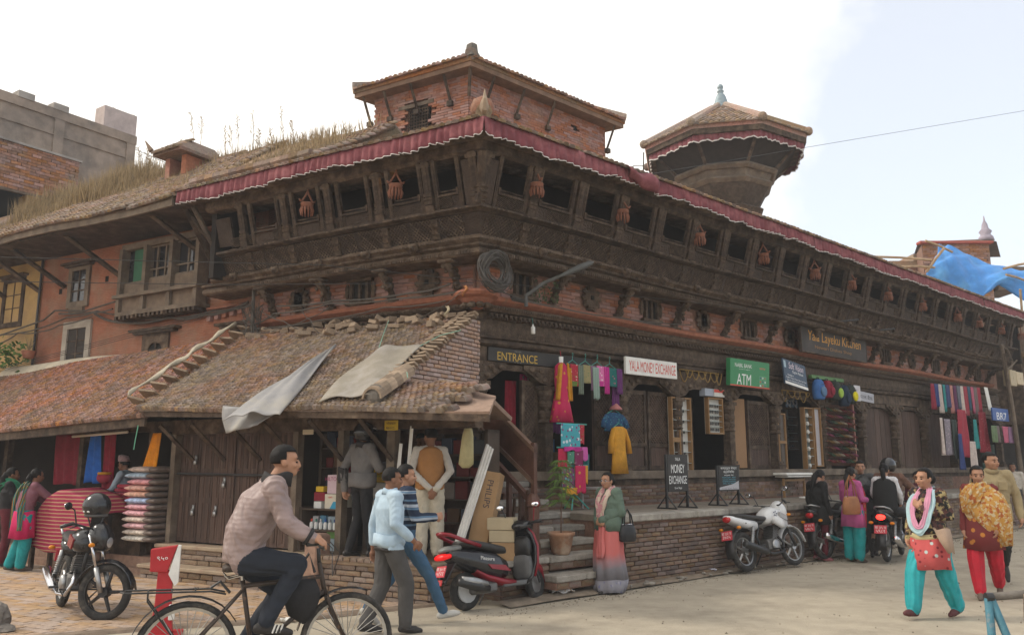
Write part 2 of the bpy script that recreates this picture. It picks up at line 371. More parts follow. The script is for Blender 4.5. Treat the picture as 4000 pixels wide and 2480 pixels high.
def quadslab(mb,A,B,Cc,D,th,base=Vector((0,0,0))):
 P=[Vector(p)-base for p in(A,B,Cc,D)];n=(P[1]-P[0]).cross(P[3]-P[0]).normalized()
 if n.z<0:n=-n
 mb.loft([[p-n*th for p in P],P])
 # ground
GROUND=mat('dusty_road',(.375,.325,.25),.95,.13,3.5,.5,45,c2=(.27,.23,.175),c2s=.9,c2t=(.50,.72))
PAVE=mat('brick_paving',(.41,.265,.165),.93,.2,5,.4,60,rnd=.09,hue=.006,c2=(.42,.30,.20),c2s=.7,c2t=(.38,.70))
PAVEB=mat('paving_sand',(.36,.26,.17),.95,.2,4,.4,60)
def ground():
 mb=MB();mb.sheet(40,40,lambda u,v:(-400+800*u,-60+700*v,-.03));mb.obj('ground',PAVEB)['kind']='structure'
 edge=[(-9,6.1),(-5.6,7.8),(-3.56,8.80),(-2.32,9.25),(-.97,10.15),(.25,11.10),(1.2,11.9),(2.62,13.1),(5.0,15.35),(8.3,18.3),(13,22.5),(20,28.5),(40,46)]
 mb=MB();rings=[]
 for x,y in edge:
  rings.append([(x+(1-k)*9*.2,y-(1-k)*1.0*(y+14),0.012*math.sin(x*2+k*9)*.3)for k in[i/24 for i in range(25)]])
 mb.loft(rings,False,False);o=mb.obj('road',GROUND);o['kind']='structure'
 mb=MB();rings=[[(x,y,.003),(x-.02,y+.03,.028),(x-.10,y+.13,.03),(x-.11,y+.14,-.05)]for x,y in edge]
 mb.loft(rings,False,False);mb.obj('kerb',mat('kerb_brick',(.20,.15,.11),.95,.35,6,.5,50))['kind']='structure'
 pz=tag(link('plaza_pavement',None),kind='structure');pz.location=(0,0,0)
 um=[brick_unit(i).mesh('paving_brick',PAVE)for i in range(4)]
 cells=[]
 def road_y(x):
  for(a,b),(c,d)in zip(edge,edge[1:]):
   if a<=x<=c:return b+(d-b)*(x-a)/(c-a)
  return 99
 a=R_(-30);ca,sa=math.cos(a),math.sin(a)
 bw,bh=.235,.115
 for j in range(-10,90):
  for i in range(-80,60):
   lx=(i+(.5 if j%2 else 0))*bw;ly=j*bh
   x=lx*ca-ly*sa-3;y=lx*sa+ly*ca+6
   if x>.2 or x<-14.5 or y>20:continue
   if y<road_y(x)+.16:continue
   p=Vector((x,y,0))-C0;s_,d_=p.dot(uL),p.dot(nL)
   if d_<1.9 and s_<4.6:continue
   if d_<1.0:continue
   if abs(x)>y*.66:continue
   cells.append((x,y))
 cells.sort(key=lambda c:math.hypot(*c));mb=MB()
 for k,(x,y)in enumerate(cells):
  z=-.022+random.uniform(-.004,.004);rz=a+random.uniform(-.02,.02)
  if k<300:put('paving_brick',random.choice(um),pz,(x,y,z),Matrix.Rotation(rz,3,'Z'),(bw-.008,bh-.008,.05))
  else:mb.box((x,y,z),(bw-.008,bh-.008,.05),(random.uniform(-.01,.01),random.uniform(-.01,.01),rz))
 stuff(mb.obj('paving_field',PAVE,pz))
 mb=MB();mb.sheet(30,3,lambda u,v:tuple(PR(-1.2+25*u,1.85+.30*v,.05-.03*v+.006*math.sin(u*90+v*5))))
 mb.obj('pavement',mat('dirt_strip',(.22,.175,.13),.95,.35,6,.5,30))['kind']='structure'
ground()
def grit():
 r=random.Random(77);mb=MB();V=[];F=[]
 for k in range(7000):
  x=r.uniform(-7,14);y=5.5+14*r.random()**1.4
  if abs(x)>y*.68:continue
  p=Vector((x,y,0))-C0
  if p.dot(nR)<2.12 and p.dot(uR)>-.9:continue
  if p.dot(nL)<2.35 and p.dot(uL)>-.8:continue
  if k%5:
   f=r.random();q=PR(-2+22*f,2.2+abs(r.gauss(0,.16)),0);x,y=q.x,q.y
   if k%3==0:x=r.uniform(-7,14);y=5.5+14*r.random()**1.4
   if abs(x)>y*.68:continue
   p=Vector((x,y,0))-C0
   if(p.dot(nR)<2.12 and p.dot(uR)>-.9)or(p.dot(nL)<2.35 and p.dot(uL)>-.8):continue
  a=r.uniform(0,6.28);s=r.uniform(.004,.013)*(1.6 if r.random()<.08 else 1);n=len(V)
  for q in range(3):V.append((x+s*math.cos(a+q*2.1),y+s*math.sin(a+q*2.1)*1.3,.0))
  V.append((x,y,s*.9+.004));F+=[(n,n+1,n+3),(n+1,n+2,n+3),(n+2,n,n+3)]
 mb.add(V,[F]);stuff(mb.obj('road_grit',mat('grit',(.22,.185,.14),.95,.3,3,0,rnd=.6)))
grit()
# corner gallery building
KC=.727
def gallery():
 base=C0.copy();B=thing('gallery_building','old dark timber corner building with overhanging carved gallery, arcade and tiled roof','building',base)
 MR,ML=fr(PR,base),fr(PL,base);SE,LE=22.6,5.05
 def beam(name,prof,m,sR=SE,sL=LE,dn=0):
  for MM,s1 in((MR,sR),(ML,sL)):
   if s1 is None:continue
   mb=MB(MM);k=24 if s1>10 else 8
   rings=[]
   for i in range(k+1):
    f=i/k;rings.append([(-KC*d+(s1+KC*d)*f,d,z+.018*math.sin(f*s1*.9))for d,z in prof])
   mb.loft(rings);mb.obj(name,m,B)
 mb=MB(MR);mb.bb(-.02,SE,-.3,.085,4.1,4.85);mb.bb(0,SE,-.3,-.01,.5,1.0);mb.obj('wall_core',MORTARD,B)
 mb=MB(ML);mb.bb(-.02,LE-.1,-.3,.085,3.3,4.85);mb.bb(-.02,LE-.1,-.3,0,0,3.3);mb.obj('wall_core',MORTARD,B)
 beam('terracotta_band',[(0,4.08),(.10,4.08),(.22,4.15),(.24,4.20),(.20,4.23),(.05,4.25),(0,4.25)],TERRA,sR=21.9,sL=4.75)
 beam('cornice_moulding',[(0,3.985),(.16,3.985),(.2,4.03),(.2,4.07),(0,4.075)],CARVED,sL=4.7)
 beam('carved_frieze',[(-.1,3.62),(.07,3.62),(.09,3.70),(.09,3.86),(-.1,3.86)],CARVED,sL=4.7)
 beam('dentil_back',[(-.1,3.86),(.06,3.86),(.06,3.984),(-.1,3.984)],DARKWOOD,sL=4.7)
 beam('moulded_beam',[(-.1,3.46),(.08,3.46),(.12,3.49),(.12,3.53),(.07,3.545),(.07,3.56),(.11,3.58),(.11,3.61),(-.1,3.612)],DARKWOOD,sL=4.7)
 beam('lintel',[(-.1,3.22),(.03,3.22),(.03,3.455),(-.1,3.455)],DARKWOOD,sL=None)
 beam('gallery_beam',[(.05,4.71),(.56,4.71),(.60,4.74),(.60,4.80),(.56,4.815),(.56,4.83),(.63,4.85),(.63,4.885),(.05,4.885)],CARVED,sL=5.55)
 beam('gallery_beam',[(.3,4.89),(.62,4.89),(.69,4.93),(.69,4.965),(.64,4.98),(.64,5.0),(.3,5.0)],CARVED,sL=5.25)
 beam('parapet_panel',[(.50,5.0),(.60,5.0),(.735,5.31),(.5,5.31)],LATTICE)
 beam('sill_rail',[(.55,5.312),(.80,5.312),(.87,5.335),(.87,5.375),(.80,5.39),(.55,5.39)],DARKWOOD)
 beam('head_beam',[(.80,6.09),(1.00,6.09),(1.06,6.13),(1.06,6.25),(.80,6.25)],DARKWOOD)
 beam('soffit',[(.2,6.252),(1.20,6.252),(1.25,6.30),(1.25,6.40),(.2,6.43)],DARKWOOD,sR=SE+.3,sL=5.6)
 for MM,s1 in((MR,SE),(ML,LE)):
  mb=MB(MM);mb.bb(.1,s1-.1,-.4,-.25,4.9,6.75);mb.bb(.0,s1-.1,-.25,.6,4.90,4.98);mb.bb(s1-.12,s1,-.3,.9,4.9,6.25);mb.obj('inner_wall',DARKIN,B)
 SL=math.atan2(.20,.72);q=Matrix(((1,0,0),(0,math.cos(SL),math.sin(SL)),(0,-math.sin(SL),math.cos(SL))))
 def post_mb():
  m=MB();m.box((0,0,.38),(.13,.07,.76));m.box((0,.03,.05),(.17,.06,.10));m.box((0,.035,.14),(.15,.05,.05));m.box((0,.028,.20),(.155,.05,.03));m.box((0,.03,.26),(.145,.04,.05));m.box((0,.02,.70),(.19,.07,.06));m.box((0,.028,.5),(.05,.03,.36));return m
 pm=post_mb().mesh('gallery_post',DARKWOOD)
 m=MB();m.box((0,0,.38),(.07,.06,.76));m.box((0,.018,.38),(.025,.04,.74));jm=m.mesh('window_jamb',DARKWOOD)
 m=MB();m.box((0,0,.1),(.68,.05,.185));spm=m.mesh('sill_panel',LATTICE)
 m=MB();m.box((0,.01,.215),(.70,.08,.035));m.box((-.33,.02,.255),(.055,.07,.09));m.box((.33,.02,.255),(.055,.07,.09));m.tube([(-.31,.0,.27),(.31,.0,.27)],.014,6);srm=m.mesh('window_sill',DARKWOOD)
 m=MB();m.box((0,0,.16),(.12,.05,.32));m.box((0,.03,.05),(.15,.05,.05));m.box((0,.03,.14),(.10,.06,.07));m.box((0,.03,.24),(.14,.05,.05));bkm=m.mesh('bracket_block',CARVED)
 m=MB();m.ell((0,.04,.0),(.085,.06,.07),10,6);m.ell((-.05,.06,.03),(.035,.04,.04),8,5);m.ell((.05,.06,.03),(.035,.04,.04),8,5);m.ell((0,.09,-.01),(.04,.03,.03),8,5);lbm=m.mesh('carved_lion',CARVED,True)
 m=MB();m.box((0,0,0),(.36,.05,.50));cpm=m.mesh('corner_panel',LATTICE)
 sl2=math.atan2(.135,.31);q2=Matrix(((1,0,0),(0,math.cos(sl2),math.sin(sl2)),(0,-math.sin(sl2),math.cos(sl2))))
 for MM,wins,s1 in((MR,[(-.31,.20)]+[(.52+1.013*k,1.18+1.013*k)for k in range(21)],SE),(ML,[(-.24,.10),(.45,.97),(1.47,1.99),(2.48,2.99),(3.42,3.97)],LE)):
  R3=MM.to_3x3()@q;R32=MM.to_3x3()@q2
  mids=[wins[0][0]-.32]+[(a[1]+b[0])/2 for a,b in zip(wins,wins[1:])]+[wins[-1][1]+.25]
  for i,sm in enumerate(mids):
   put('gallery_post',pm,B,MM@Vector((sm,.82,5.39)),R3)
   if i>0:put('bracket_block',bkm,B,MM@Vector((sm,.62,5.0)),R32)
   if i>0:put('carved_lion',lbm,B,MM@Vector((sm+.42,.655,4.92)),MM.to_3x3())
  for a,b in wins:
   wd=(b-a);c=(a+b)/2
   for sg in(a-.045,b+.045):put('window_jamb',jm,B,MM@Vector((sg,.80,5.39)),R3)
   put('sill_panel',spm,B,MM@Vector((c,.79,5.385)),R3,(wd/.66,1,1));put('window_sill',srm,B,MM@Vector((c,.80,5.39)),R3,(wd/.66,1,1))
 m=MB();W_=.92;H_=.30;st_=.062;k=-8
 while k*st_<W_+H_:
  for sg in(1,-1):
   x0=k*st_ if sg>0 else k*st_;pts=[]
   za,zb=0,H_;xa,xb=(x0,x0+H_)if sg>0 else(x0+H_,x0)
   t0,t1=0,1
   for lim,up in((0,False),(W_,True)):
    if abs(xb-xa)>0:
     t_=(lim-xa)/(xb-xa)
     if(xb>xa)!=up:t0=max(t0,t_)
     else:t1=min(t1,t_)
   if t1-t0>.12:m.tube([(xa+(xb-xa)*t-W_/2,.004*sg,za+(zb-za)*t+.01)for t in(t0,t1)],.0085,4)
  k+=1
 LTM=m.mesh('lattice',CARVED)
 for MM,s0_,s1_,n_ in((MR,-.45,SE-.3,22),(ML,-.25,LE-.15,5)):
  pw=(s1_-s0_)/n_
  for i in range(n_):
   c=s0_+(i+.5)*pw;put('lattice',LTM,B,MM@Vector((c,.612,5.0)),MM.to_3x3()@q2,(pw/1.0,1,1.06));put('lattice',LTM,B,MM@Vector((c-.1,.83,5.40)),MM.to_3x3()@q,(.62,1,.56))
 put('corner_panel',cpm,B,ML@Vector((4.72,.86,5.70)),ML.to_3x3()@q);put('corner_panel',cpm,B,ML@Vector((-.45,.90,5.72)),ML.to_3x3()@q,(.5,1,1.3));put('corner_panel',cpm,B,MR@Vector((-.50,.90,5.72)),MR.to_3x3()@q,(.5,1,1.3))
 mb=MB();cx=MR@Vector((-KC*.80,.80,5.39));cx2=MR@Vector((-KC*1.02,1.02,6.1));mb.tube([cx,cx+(cx2-cx)*.25,cx2],[.085,.075,.07],8);[mb.ell(cx+(cx2-cx)*f,(.11,.11,.035),8,4)for f in(.03,.12,.2,.3)];mb.obj('corner_post',DARKWOOD,B)
 mb=MB(ML);mb.tube([(5.0,.62,4.95),(5.03,.85,5.5),(5.3,1.12,6.2)],[.06,.05,.05],6);mb.tube([(5.08,.25,5.1),(5.7,.95,6.25)],.045,6);mb.obj('end_post',DARKWOOD,B)
 def strut_mb(seed):
  r=random.Random(seed);m=MB();m.tube([(0,.09,4.20),(0,.17,4.34),(0,.30,4.52),(0,.50,4.68)],[.05,.055,.06,.07],8,ell=.8)
  m.box((0,.15,4.22),(.20,.16,.05));m.box((0,.12,4.28),(.15,.12,.04));m.box((0,.48,4.69),(.24,.2,.04))
  for k in range(16):
   f=r.random();m.ell((r.uniform(-.075,.075),.13+.36*f+r.uniform(0,.05),4.26+.42*f),(r.uniform(.025,.05),r.uniform(.02,.04),r.uniform(.03,.06)),7,5,(r.uniform(-1,1),)*3)
  m.ell((0,.23,4.50),(.06,.055,.07),8,6);m.ell((0,.25,4.60),(.045,.05,.05),8,6);return m
 sms=[strut_mb(i).mesh('carved_strut',CARVED,True)for i in range(3)]
 for MM,ss in((MR,[1.51+1.66*k for k in range(13)]),(ML,[.21,1.49,2.83,4.15])):
  for k,s_ in enumerate(ss):put('carved_strut',sms[k%3],B,MM@Vector((s_,0,0)),MM.to_3x3())
 def niche_mb(kind):
  m=MB();
  if kind==0:
   m.box((0,.115,4.50),(.20,.07,.40));m.box((0,.125,4.50),(.30,.05,.26));
   for k in range(10):
    a=k*math.pi/5;m.ell((.18*math.cos(a),.13,4.5+.17*math.sin(a)),(.075,.03,.055),8,4,(0,-a,0))
   m.box((0,.155,4.35),(.24,.03,.03));m.mi=1;m.box((0,.155,4.51),(.07,.02,.07))
  else:
   for x in(-.17,.17):m.box((x,.12,4.49),(.06,.08,.36))
   m.box((0,.13,4.69),(.52,.10,.05));m.box((0,.13,4.30),(.56,.10,.05));m.box((0,.115,4.26),(.40,.07,.04));m.box((0,.12,4.49),(.05,.06,.34))
   for x in(-.28,.28):m.ell((x,.12,4.52),(.05,.03,.14),8,5)
   m.mi=1;m.box((0,.094,4.49),(.30,.02,.36))
  return m
 nms=[niche_mb(i).mesh('niche_window',[CARVED,BLACK])for i in range(2)]
 nR=[.90+1.66*k-(.06 if k else 0)for k in range(13)];nLs=[.83,2.22,3.60]
 for k,s_ in enumerate(nR):put('niche_window',nms[(k+1)%2],B,MR@Vector((s_,0,0)),MR.to_3x3())
 for k,s_ in enumerate(nLs):put('niche_window',nms[k%2],B,ML@Vector((s_,0,0)),ML.to_3x3())
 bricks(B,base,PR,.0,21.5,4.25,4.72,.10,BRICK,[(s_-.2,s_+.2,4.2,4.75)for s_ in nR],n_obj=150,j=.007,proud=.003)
 bricks(B,base,PL,.0,4.6,4.25,4.72,.10,BRICK,[(s_-.2,s_+.2,4.2,4.75)for s_ in nLs],n_obj=150,j=.007,proud=.003)
 m=MB();m.cbox((0,0,0),(.055,.10,.09),.01);m.ell((0,.045,-.02),(.03,.03,.03),6,4);dm=m.mesh('dentil',CARVED)
 for MM,s0,s1 in((MR,.2,22.2),(ML,.15,4.6)):
  s_=s0
  while s_<s1:put('dentil',dm,B,MM@Vector((s_,.11,3.925)),MM.to_3x3());s_+=.1
  mb=MB(MM);s_=s0
  while s_<s1:mb.box((s_,.205,4.05),(.03,.02,.03));s_+=.05
  s_=-.3
  while s_<s1+.3:
   mb.box((s_,.607,4.77),(.028,.02,.05));mb.box((s_+.02,.635,4.868),(.02,.014,.022));mb.box((s_,.695,4.948),(.028,.014,.024));s_+=.05
  s_=-.4
  while s_<s1:mb.box((s_,.875,5.355),(.05 if int(s_*10)%5 else.14,.02,.022));s_+=.10
  stuff(mb.obj('bead_row',CARVED,B))
 mb=MB();c=MR@Vector((-KC*.14,.14,0));prof=[(.06,3.98),(.10,4.0),(.20,4.06),(.26,4.13),(.34,4.16),(.36,4.2),(.30,4.25),(.1,4.27)]
 mb.lathe(prof,14,(c.x,c.y,0));mb.obj('lotus_corner',TERRA,B)
 mb=MB();[mb.ell((c.x+.2*math.cos(a),c.y+.2*math.sin(a),4.02),(.07,.07,.05),8,5)for a in[k*math.pi/5 for k in range(10)]];mb.obj('carved_corner_leaves',CARVED,B,True)
 e=1.30;TP=math.tan(R_(23));ze=6.47
 def rz(d):return ze+(e-d)*TP
 kR=-KC
 A_=PR(kR*e,e,ze);B_=PR(23.2,e,ze);C_=PR(23.2,-2.4,rz(-2.4));D_=PR(-kR*-2.4*-1,-2.4,rz(-2.4))
 D_=PR(-KC*-2.4,-2.4,rz(-2.4))
 mb=MB();quadslab(mb,A_,B_,C_,D_,.06,base);A2,B2,C2,D2=PL(kR*e,e,ze),PL(5.65,e,ze),PL(5.65,-2.4,rz(-2.4)),PL(-KC*-2.4,-2.4,rz(-2.4));quadslab(mb,A2,B2,C2,D2,.06,base)
 quadslab(mb,PR(-KC*-2.4,-2.4,rz(-2.4)),PR(23.2,-2.4,rz(-2.4)),PR(23.2,-5.5,6.6),PR(-KC*-5.5,-5.5,6.6),.06,base)
 mb.obj('roof',TILEG,B)
 roof_tiles(B,base,A_,B_,C_,D_,TILEG,.13,.12,300,.14,skip=lambda x,y:y>1.5)
 roof_tiles(B,base,A2,B2,C2,D2,TILEG,.11,.10,300,.14)
 A3,B3,C3,D3=PL(2.75,.75,6.80),PL(5.75,.75,6.80),PL(5.75,-1.35,8.30),PL(2.75,-1.35,8.15)
 mb=MB();quadslab(mb,A3,B3,C3,D3,.10,base);quadslab(mb,C3,D3,PL(2.75,-4,7),PL(5.75,-4,7),.1,base);mb.loft([[PL(2.75,d,z)-base for d,z in((.75,6.7),(-1.35,8.1),(-4,6.9),(-1,6.4))],[PL(2.80,d,z)-base for d,z in((.75,6.7),(-1.35,8.1),(-4,6.9),(-1,6.4))]]);mb.obj('upper_roof',TILEG,B)
 roof_tiles(B,base,A3,B3,C3,D3,TILEG,.11,.10,200,.16,wav=.03)
 mb=MB();h0=A_-base+Vector((0,0,.05));h1=D_-base+Vector((0,0,.05));k=14
 for i in range(k):
  p=h0+(h1-h0)*(i/k);mb.tube([p+Vector((0,0,.02)),p+(h1-h0)/k*1.15],[.12,.10],8)
 mb.obj('hip_ridge',TILEG,B)
 mb=MB();p=h0;out_=(h0-h1).normalized()
 mb.tube([p-out_*.1+Vector((0,0,.03)),p+out_*.05+Vector((0,0,.10)),p+out_*.12+Vector((0,0,.2)),p+out_*.13+Vector((0,0,.34))],[.10,.10,.05,.008],7,ell=.7);mb.obj('ridge_finial',mat('pale_clay',(.34,.26,.19),.9,.25,8,.4,50),B)
 mb=MB();mb.tube([p-out_*.38+Vector((0,0,.02)),p-out_*.38+Vector((0,0,.22))],.01,4)
 mb.lathe([(.17,-.02),(.17,.14),(.14,.22),(.06,.27)],12,(p-out_*.42));mb.obj('ridge_cap',TILE,B,True)
 mb=MB(MR);mb.bb(3.5,23.2,1.262,1.30,6.40,6.475);mb.obj('eave_board',DARKWOOD,B);mb=MB(ML);mb.bb(-.9,5.6,1.262,1.30,6.40,6.475);mb.obj('eave_board',DARKWOOD,B)
 # arcade on the street side
 ps=[.07,1.49,3.38,4.97,6.74,8.53,10.59,12.64,14.61,16.54,18.6,20.6,22.5]
 m=MB();m.box((0,0,2.2),(.17,.17,1.32));m.box((0,0,1.60),(.26,.26,.10));m.box((0,0,1.69),(.22,.22,.06));m.lathe([(.10,2.30),(.135,2.33),(.10,2.38),(.125,2.42),(.125,2.47),(.095,2.52),(.13,2.58),(.13,2.63),(.10,2.68),(.14,2.76),(.14,2.84)],12);m.box((0,0,2.88),(.28,.24,.07));apm=m.mesh('arcade_post',CARVED)
 m=MB()
 for sg in(-1,1):
  m.loft([[(0,-.09,2.92),(0,.09,2.92),(0,.09,3.22),(0,-.09,3.22)],[(sg*.2,-.085,2.96),(sg*.2,.085,2.96),(sg*.2,.085,3.22),(sg*.2,-.085,3.22)],[(sg*.34,-.07,3.05),(sg*.34,.07,3.05),(sg*.34,.07,3.22),(sg*.34,-.07,3.22)],[(sg*.52,-.05,3.15),(sg*.52,.05,3.15),(sg*.52,.05,3.22),(sg*.52,-.05,3.22)]])
  for a,b in((.1,3.0),(.25,3.08),(.18,3.14),(.38,3.15)):m.ell((sg*a,.09,b),(.07,.03,.045),8,5)
 cpm2=m.mesh('post_capital',CARVED)
 for i,s_ in enumerate(ps):
  put('arcade_post',apm,B,MR@Vector((s_,.0,0)),MR.to_3x3());put('post_capital',cpm2,B,MR@Vector((s_,.0,0)),MR.to_3x3(),(1.0,1,1))
 for i,(a,b)in enumerate(zip(ps,ps[1:])):
  c=(a+b)/2;hw=(b-a)/2-.10;top=3.21;ar=[]
  for k in range(17):
   t=math.pi*k/16;x=c-hw*math.cos(t);z=2.86+.27*math.sin(t)**.7-.018*abs(math.sin(t*5));ar.append((x,z))
  poly=[(c-hw-.02,top)]+[(c-hw-.02,2.86)]+ar+[(c+hw+.02,2.86),(c+hw+.02,top)]
  if i not in(0,3,5):
   mb=MB(MR);mb.loft([[(x,-.03,z)for x,z in ar]+[(c+hw,-.03,top),(c-hw,-.03,top)],[(x,.01,z)for x,z in ar]+[(c+hw,.01,top),(c-hw,.01,top)]]);mb.obj('arch_board',DARKWOOD,B)
  else:
   mb=MB(MR);mb.loft([[(x,-.03,z)for x,z in ar]+[(c+hw,-.03,top),(c-hw,-.03,top)],[(x,.01,z)for x,z in ar]+[(c+hw,.01,top),(c-hw,.01,top)]]);mb.obj('arch_board',CARVED,B)
 mb=MB(MR);mb.bb(.5,SE,-.15,.16,1.41,1.55);mb.obj('sill_beam',mat('grey_timber',(.15,.115,.085),.85,.35,4,.45,40,stretch=(1,1,1),c2=(.22,.18,.14),c2s=3,c2t=(.5,.8)),B)
 mb=MB(MR);mb.bb(.6,SE,-.1,.10,1.30,1.405);mb.obj('sill_beam',DARKWOOD,B)
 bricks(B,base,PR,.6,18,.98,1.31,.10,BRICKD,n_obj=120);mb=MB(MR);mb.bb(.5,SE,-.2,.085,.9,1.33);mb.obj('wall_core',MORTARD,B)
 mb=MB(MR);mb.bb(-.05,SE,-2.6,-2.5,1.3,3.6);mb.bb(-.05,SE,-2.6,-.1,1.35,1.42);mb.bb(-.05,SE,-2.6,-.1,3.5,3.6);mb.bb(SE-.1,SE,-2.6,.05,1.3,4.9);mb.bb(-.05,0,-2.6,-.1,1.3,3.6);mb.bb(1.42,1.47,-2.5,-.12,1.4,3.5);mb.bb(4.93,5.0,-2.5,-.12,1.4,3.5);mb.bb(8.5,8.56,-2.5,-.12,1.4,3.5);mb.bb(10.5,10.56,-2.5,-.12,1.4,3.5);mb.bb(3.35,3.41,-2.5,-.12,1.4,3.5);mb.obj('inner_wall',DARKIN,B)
 def lattice_door(a,b,zs=1.56,zt=3.0,d=-.06):
  mb=MB(MR);mb.bb(a,b,d-.05,d-.02,zs,zt);o=mb.obj('door',PLANK,B)
  mb=MB(MR)
  for x in(a+.03,b-.03):mb.bb(x-.03,x+.03,d-.02,d+.01,zs,zt)
  for z in(zs+.04,zs+.45,zt-.04):mb.bb(a,b,d-.02,d+.008,z-.035,z+.035)
  mb.obj('door_frame',DARKWOOD,o)
  mb=MB(MR);step=.075;lo,hi=zs+.49,zt-.08
  for sg in(1,-1):
   k=-30
   while k<60:
    z0_=lo+k*step;p=[]
    x0,x1=a+.06,b-.06;za,zb=(z0_,z0_+(x1-x0))if sg>0 else(z0_+(x1-x0),z0_)
    def at(z):return x0+(z-za)/(zb-za)*(x1-x0)
    zl,zh=max(min(za,zb),lo),min(max(za,zb),hi)
    if zh-zl>.05:mb.tube([(at(zl),d-.014+.002*sg,zl),(at(zh),d-.014+.002*sg,zh)],.010,4)
    k+=1
  mb.obj('lattice',DARKWOOD,o)
 lattice_door(2.72,3.28);lattice_door(3.5,4.14);lattice_door(4.2,4.84);lattice_door(1.05,1.42,d=-.10);lattice_door(7.55,8.38);lattice_door(5.9,6.2,d=-.5)
 mb=MB(MR);mb.bb(6.9,7.5,-.12,-.09,1.58,3.02);mb.obj('door',mat('tan_board',(.30,.17,.085),.75,.12,2,.1,30),B)
 for a,b in zip(ps[7:10],ps[8:11]):
  n=6;
  for k in range(n):
   x0=a+.12+(b-a-.24)*k/n;mb=MB(MR);mb.bb(x0+.006,x0+(b-a-.24)/n-.006,-.12,-.09+random.uniform(0,.012),1.56,3.1);mb.obj('door_plank',PLANK,B)
 return B
GB=gallery()
def terrace():
 base=C0.copy();T=thing('brick_terrace','long raised brick terrace with grey stone edge running below the timber arcade','terrace',base);M=fr(PR,base)
 mb=MB(M);mb.bb(1.12,24,-.2,1.88,-.05,.86);mb.obj('terrace_core',MORTARD,T)
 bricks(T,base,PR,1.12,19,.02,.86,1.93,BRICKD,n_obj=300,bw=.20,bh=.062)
 x=1.08;
 while x<23.5:
  l=random.uniform(.7,1.1);mb=MB(M);mb.cbox((x+l/2,1.80,.915),(l-.012,.34,.10),.015);mb.obj('edge_stone',STONE,T);x+=l
 mb=MB(M);mb.bb(1.1,24,-.2,1.64,.86,.95);mb.obj('terrace_floor',mat('terrace_floor',(.225,.19,.15),.93,.2,5,.3,40),T)
 S=thing('stone_steps','flight of stone steps with brick risers climbing to the entrance doorway','steps',base)
 st=[(2.02,.27,-.30,.80),(1.76,.48,-.15,.92),(1.48,.64,-.15,1.02),(1.20,.80,-.15,1.12),(.90,.96,-.15,1.14),(.58,1.14,-.15,1.0),(.25,1.40,-.15,.9)]
 for i,(d,z,s0,s1)in enumerate(st):
  mb=MB(M);mb.bb(s0+.01,s1-.01,-.2,d-.03,z-.17,z-.085);mb.obj('step_core',MORTARD,S)
  bricks(S,base,PR,s0,s1,z-.165,z-.08,d-.02,BRICKD,n_obj=40,bh=.08,dep=.05)
  x=s0
  while x<s1-.05:
   l=min(random.uniform(.45,.7),s1-x);l=l if s1-x-l>.2 else s1-x
   mb=MB(M);mb.cbox((x+l/2,d-.2-.01,z-.04),(l-.01,.42,.085),.014);mb.obj('stone_tread',STONE,S);x+=l
 mb=MB(M);mb.bb(-.95,-.15,.3,1.69,0,.41);mb.obj('step_core',MORTARD,S)
 bricks(S,base,PR,-.95,-.15,.0,.39,1.72,BRICKD,n_obj=60);x=-.95
 Pe=lambda s,d,z:PR(-.97-d,s,z);bricks(S,base,Pe,.9,1.7,0,.39,.0,BRICKD,n_obj=40)
 while x<-.2:mb=MB(M);mb.cbox((x+.13,1.52,.44),(.262,.46,.075),.012);mb.obj('stone_tread',STONE,S);x+=.266
 mb=MB(M);mb.bb(-.95,-.15,.3,1.30,.40,.468);mb.obj('platform_top',mat('terrace_floor',None),S)
terrace()
def haze():  # thin volume added to imitate the veil of lens flare
 m=bpy.data.materials.new('haze');m.use_nodes=True;n=m.node_tree.nodes;n.clear();o=n.new('ShaderNodeOutputMaterial');v=n.new('ShaderNodeVolumePrincipled');v.inputs['Density'].default_value=.0018;v.inputs['Color'].default_value=(.96,.97,1,1);m.node_tree.links.new(v.outputs[0],o.inputs['Volume'])
 b=MB();b.bb(-450,450,-80,700,-1.1,15.6);b.obj('haze',m)['kind']='stuff'
haze()
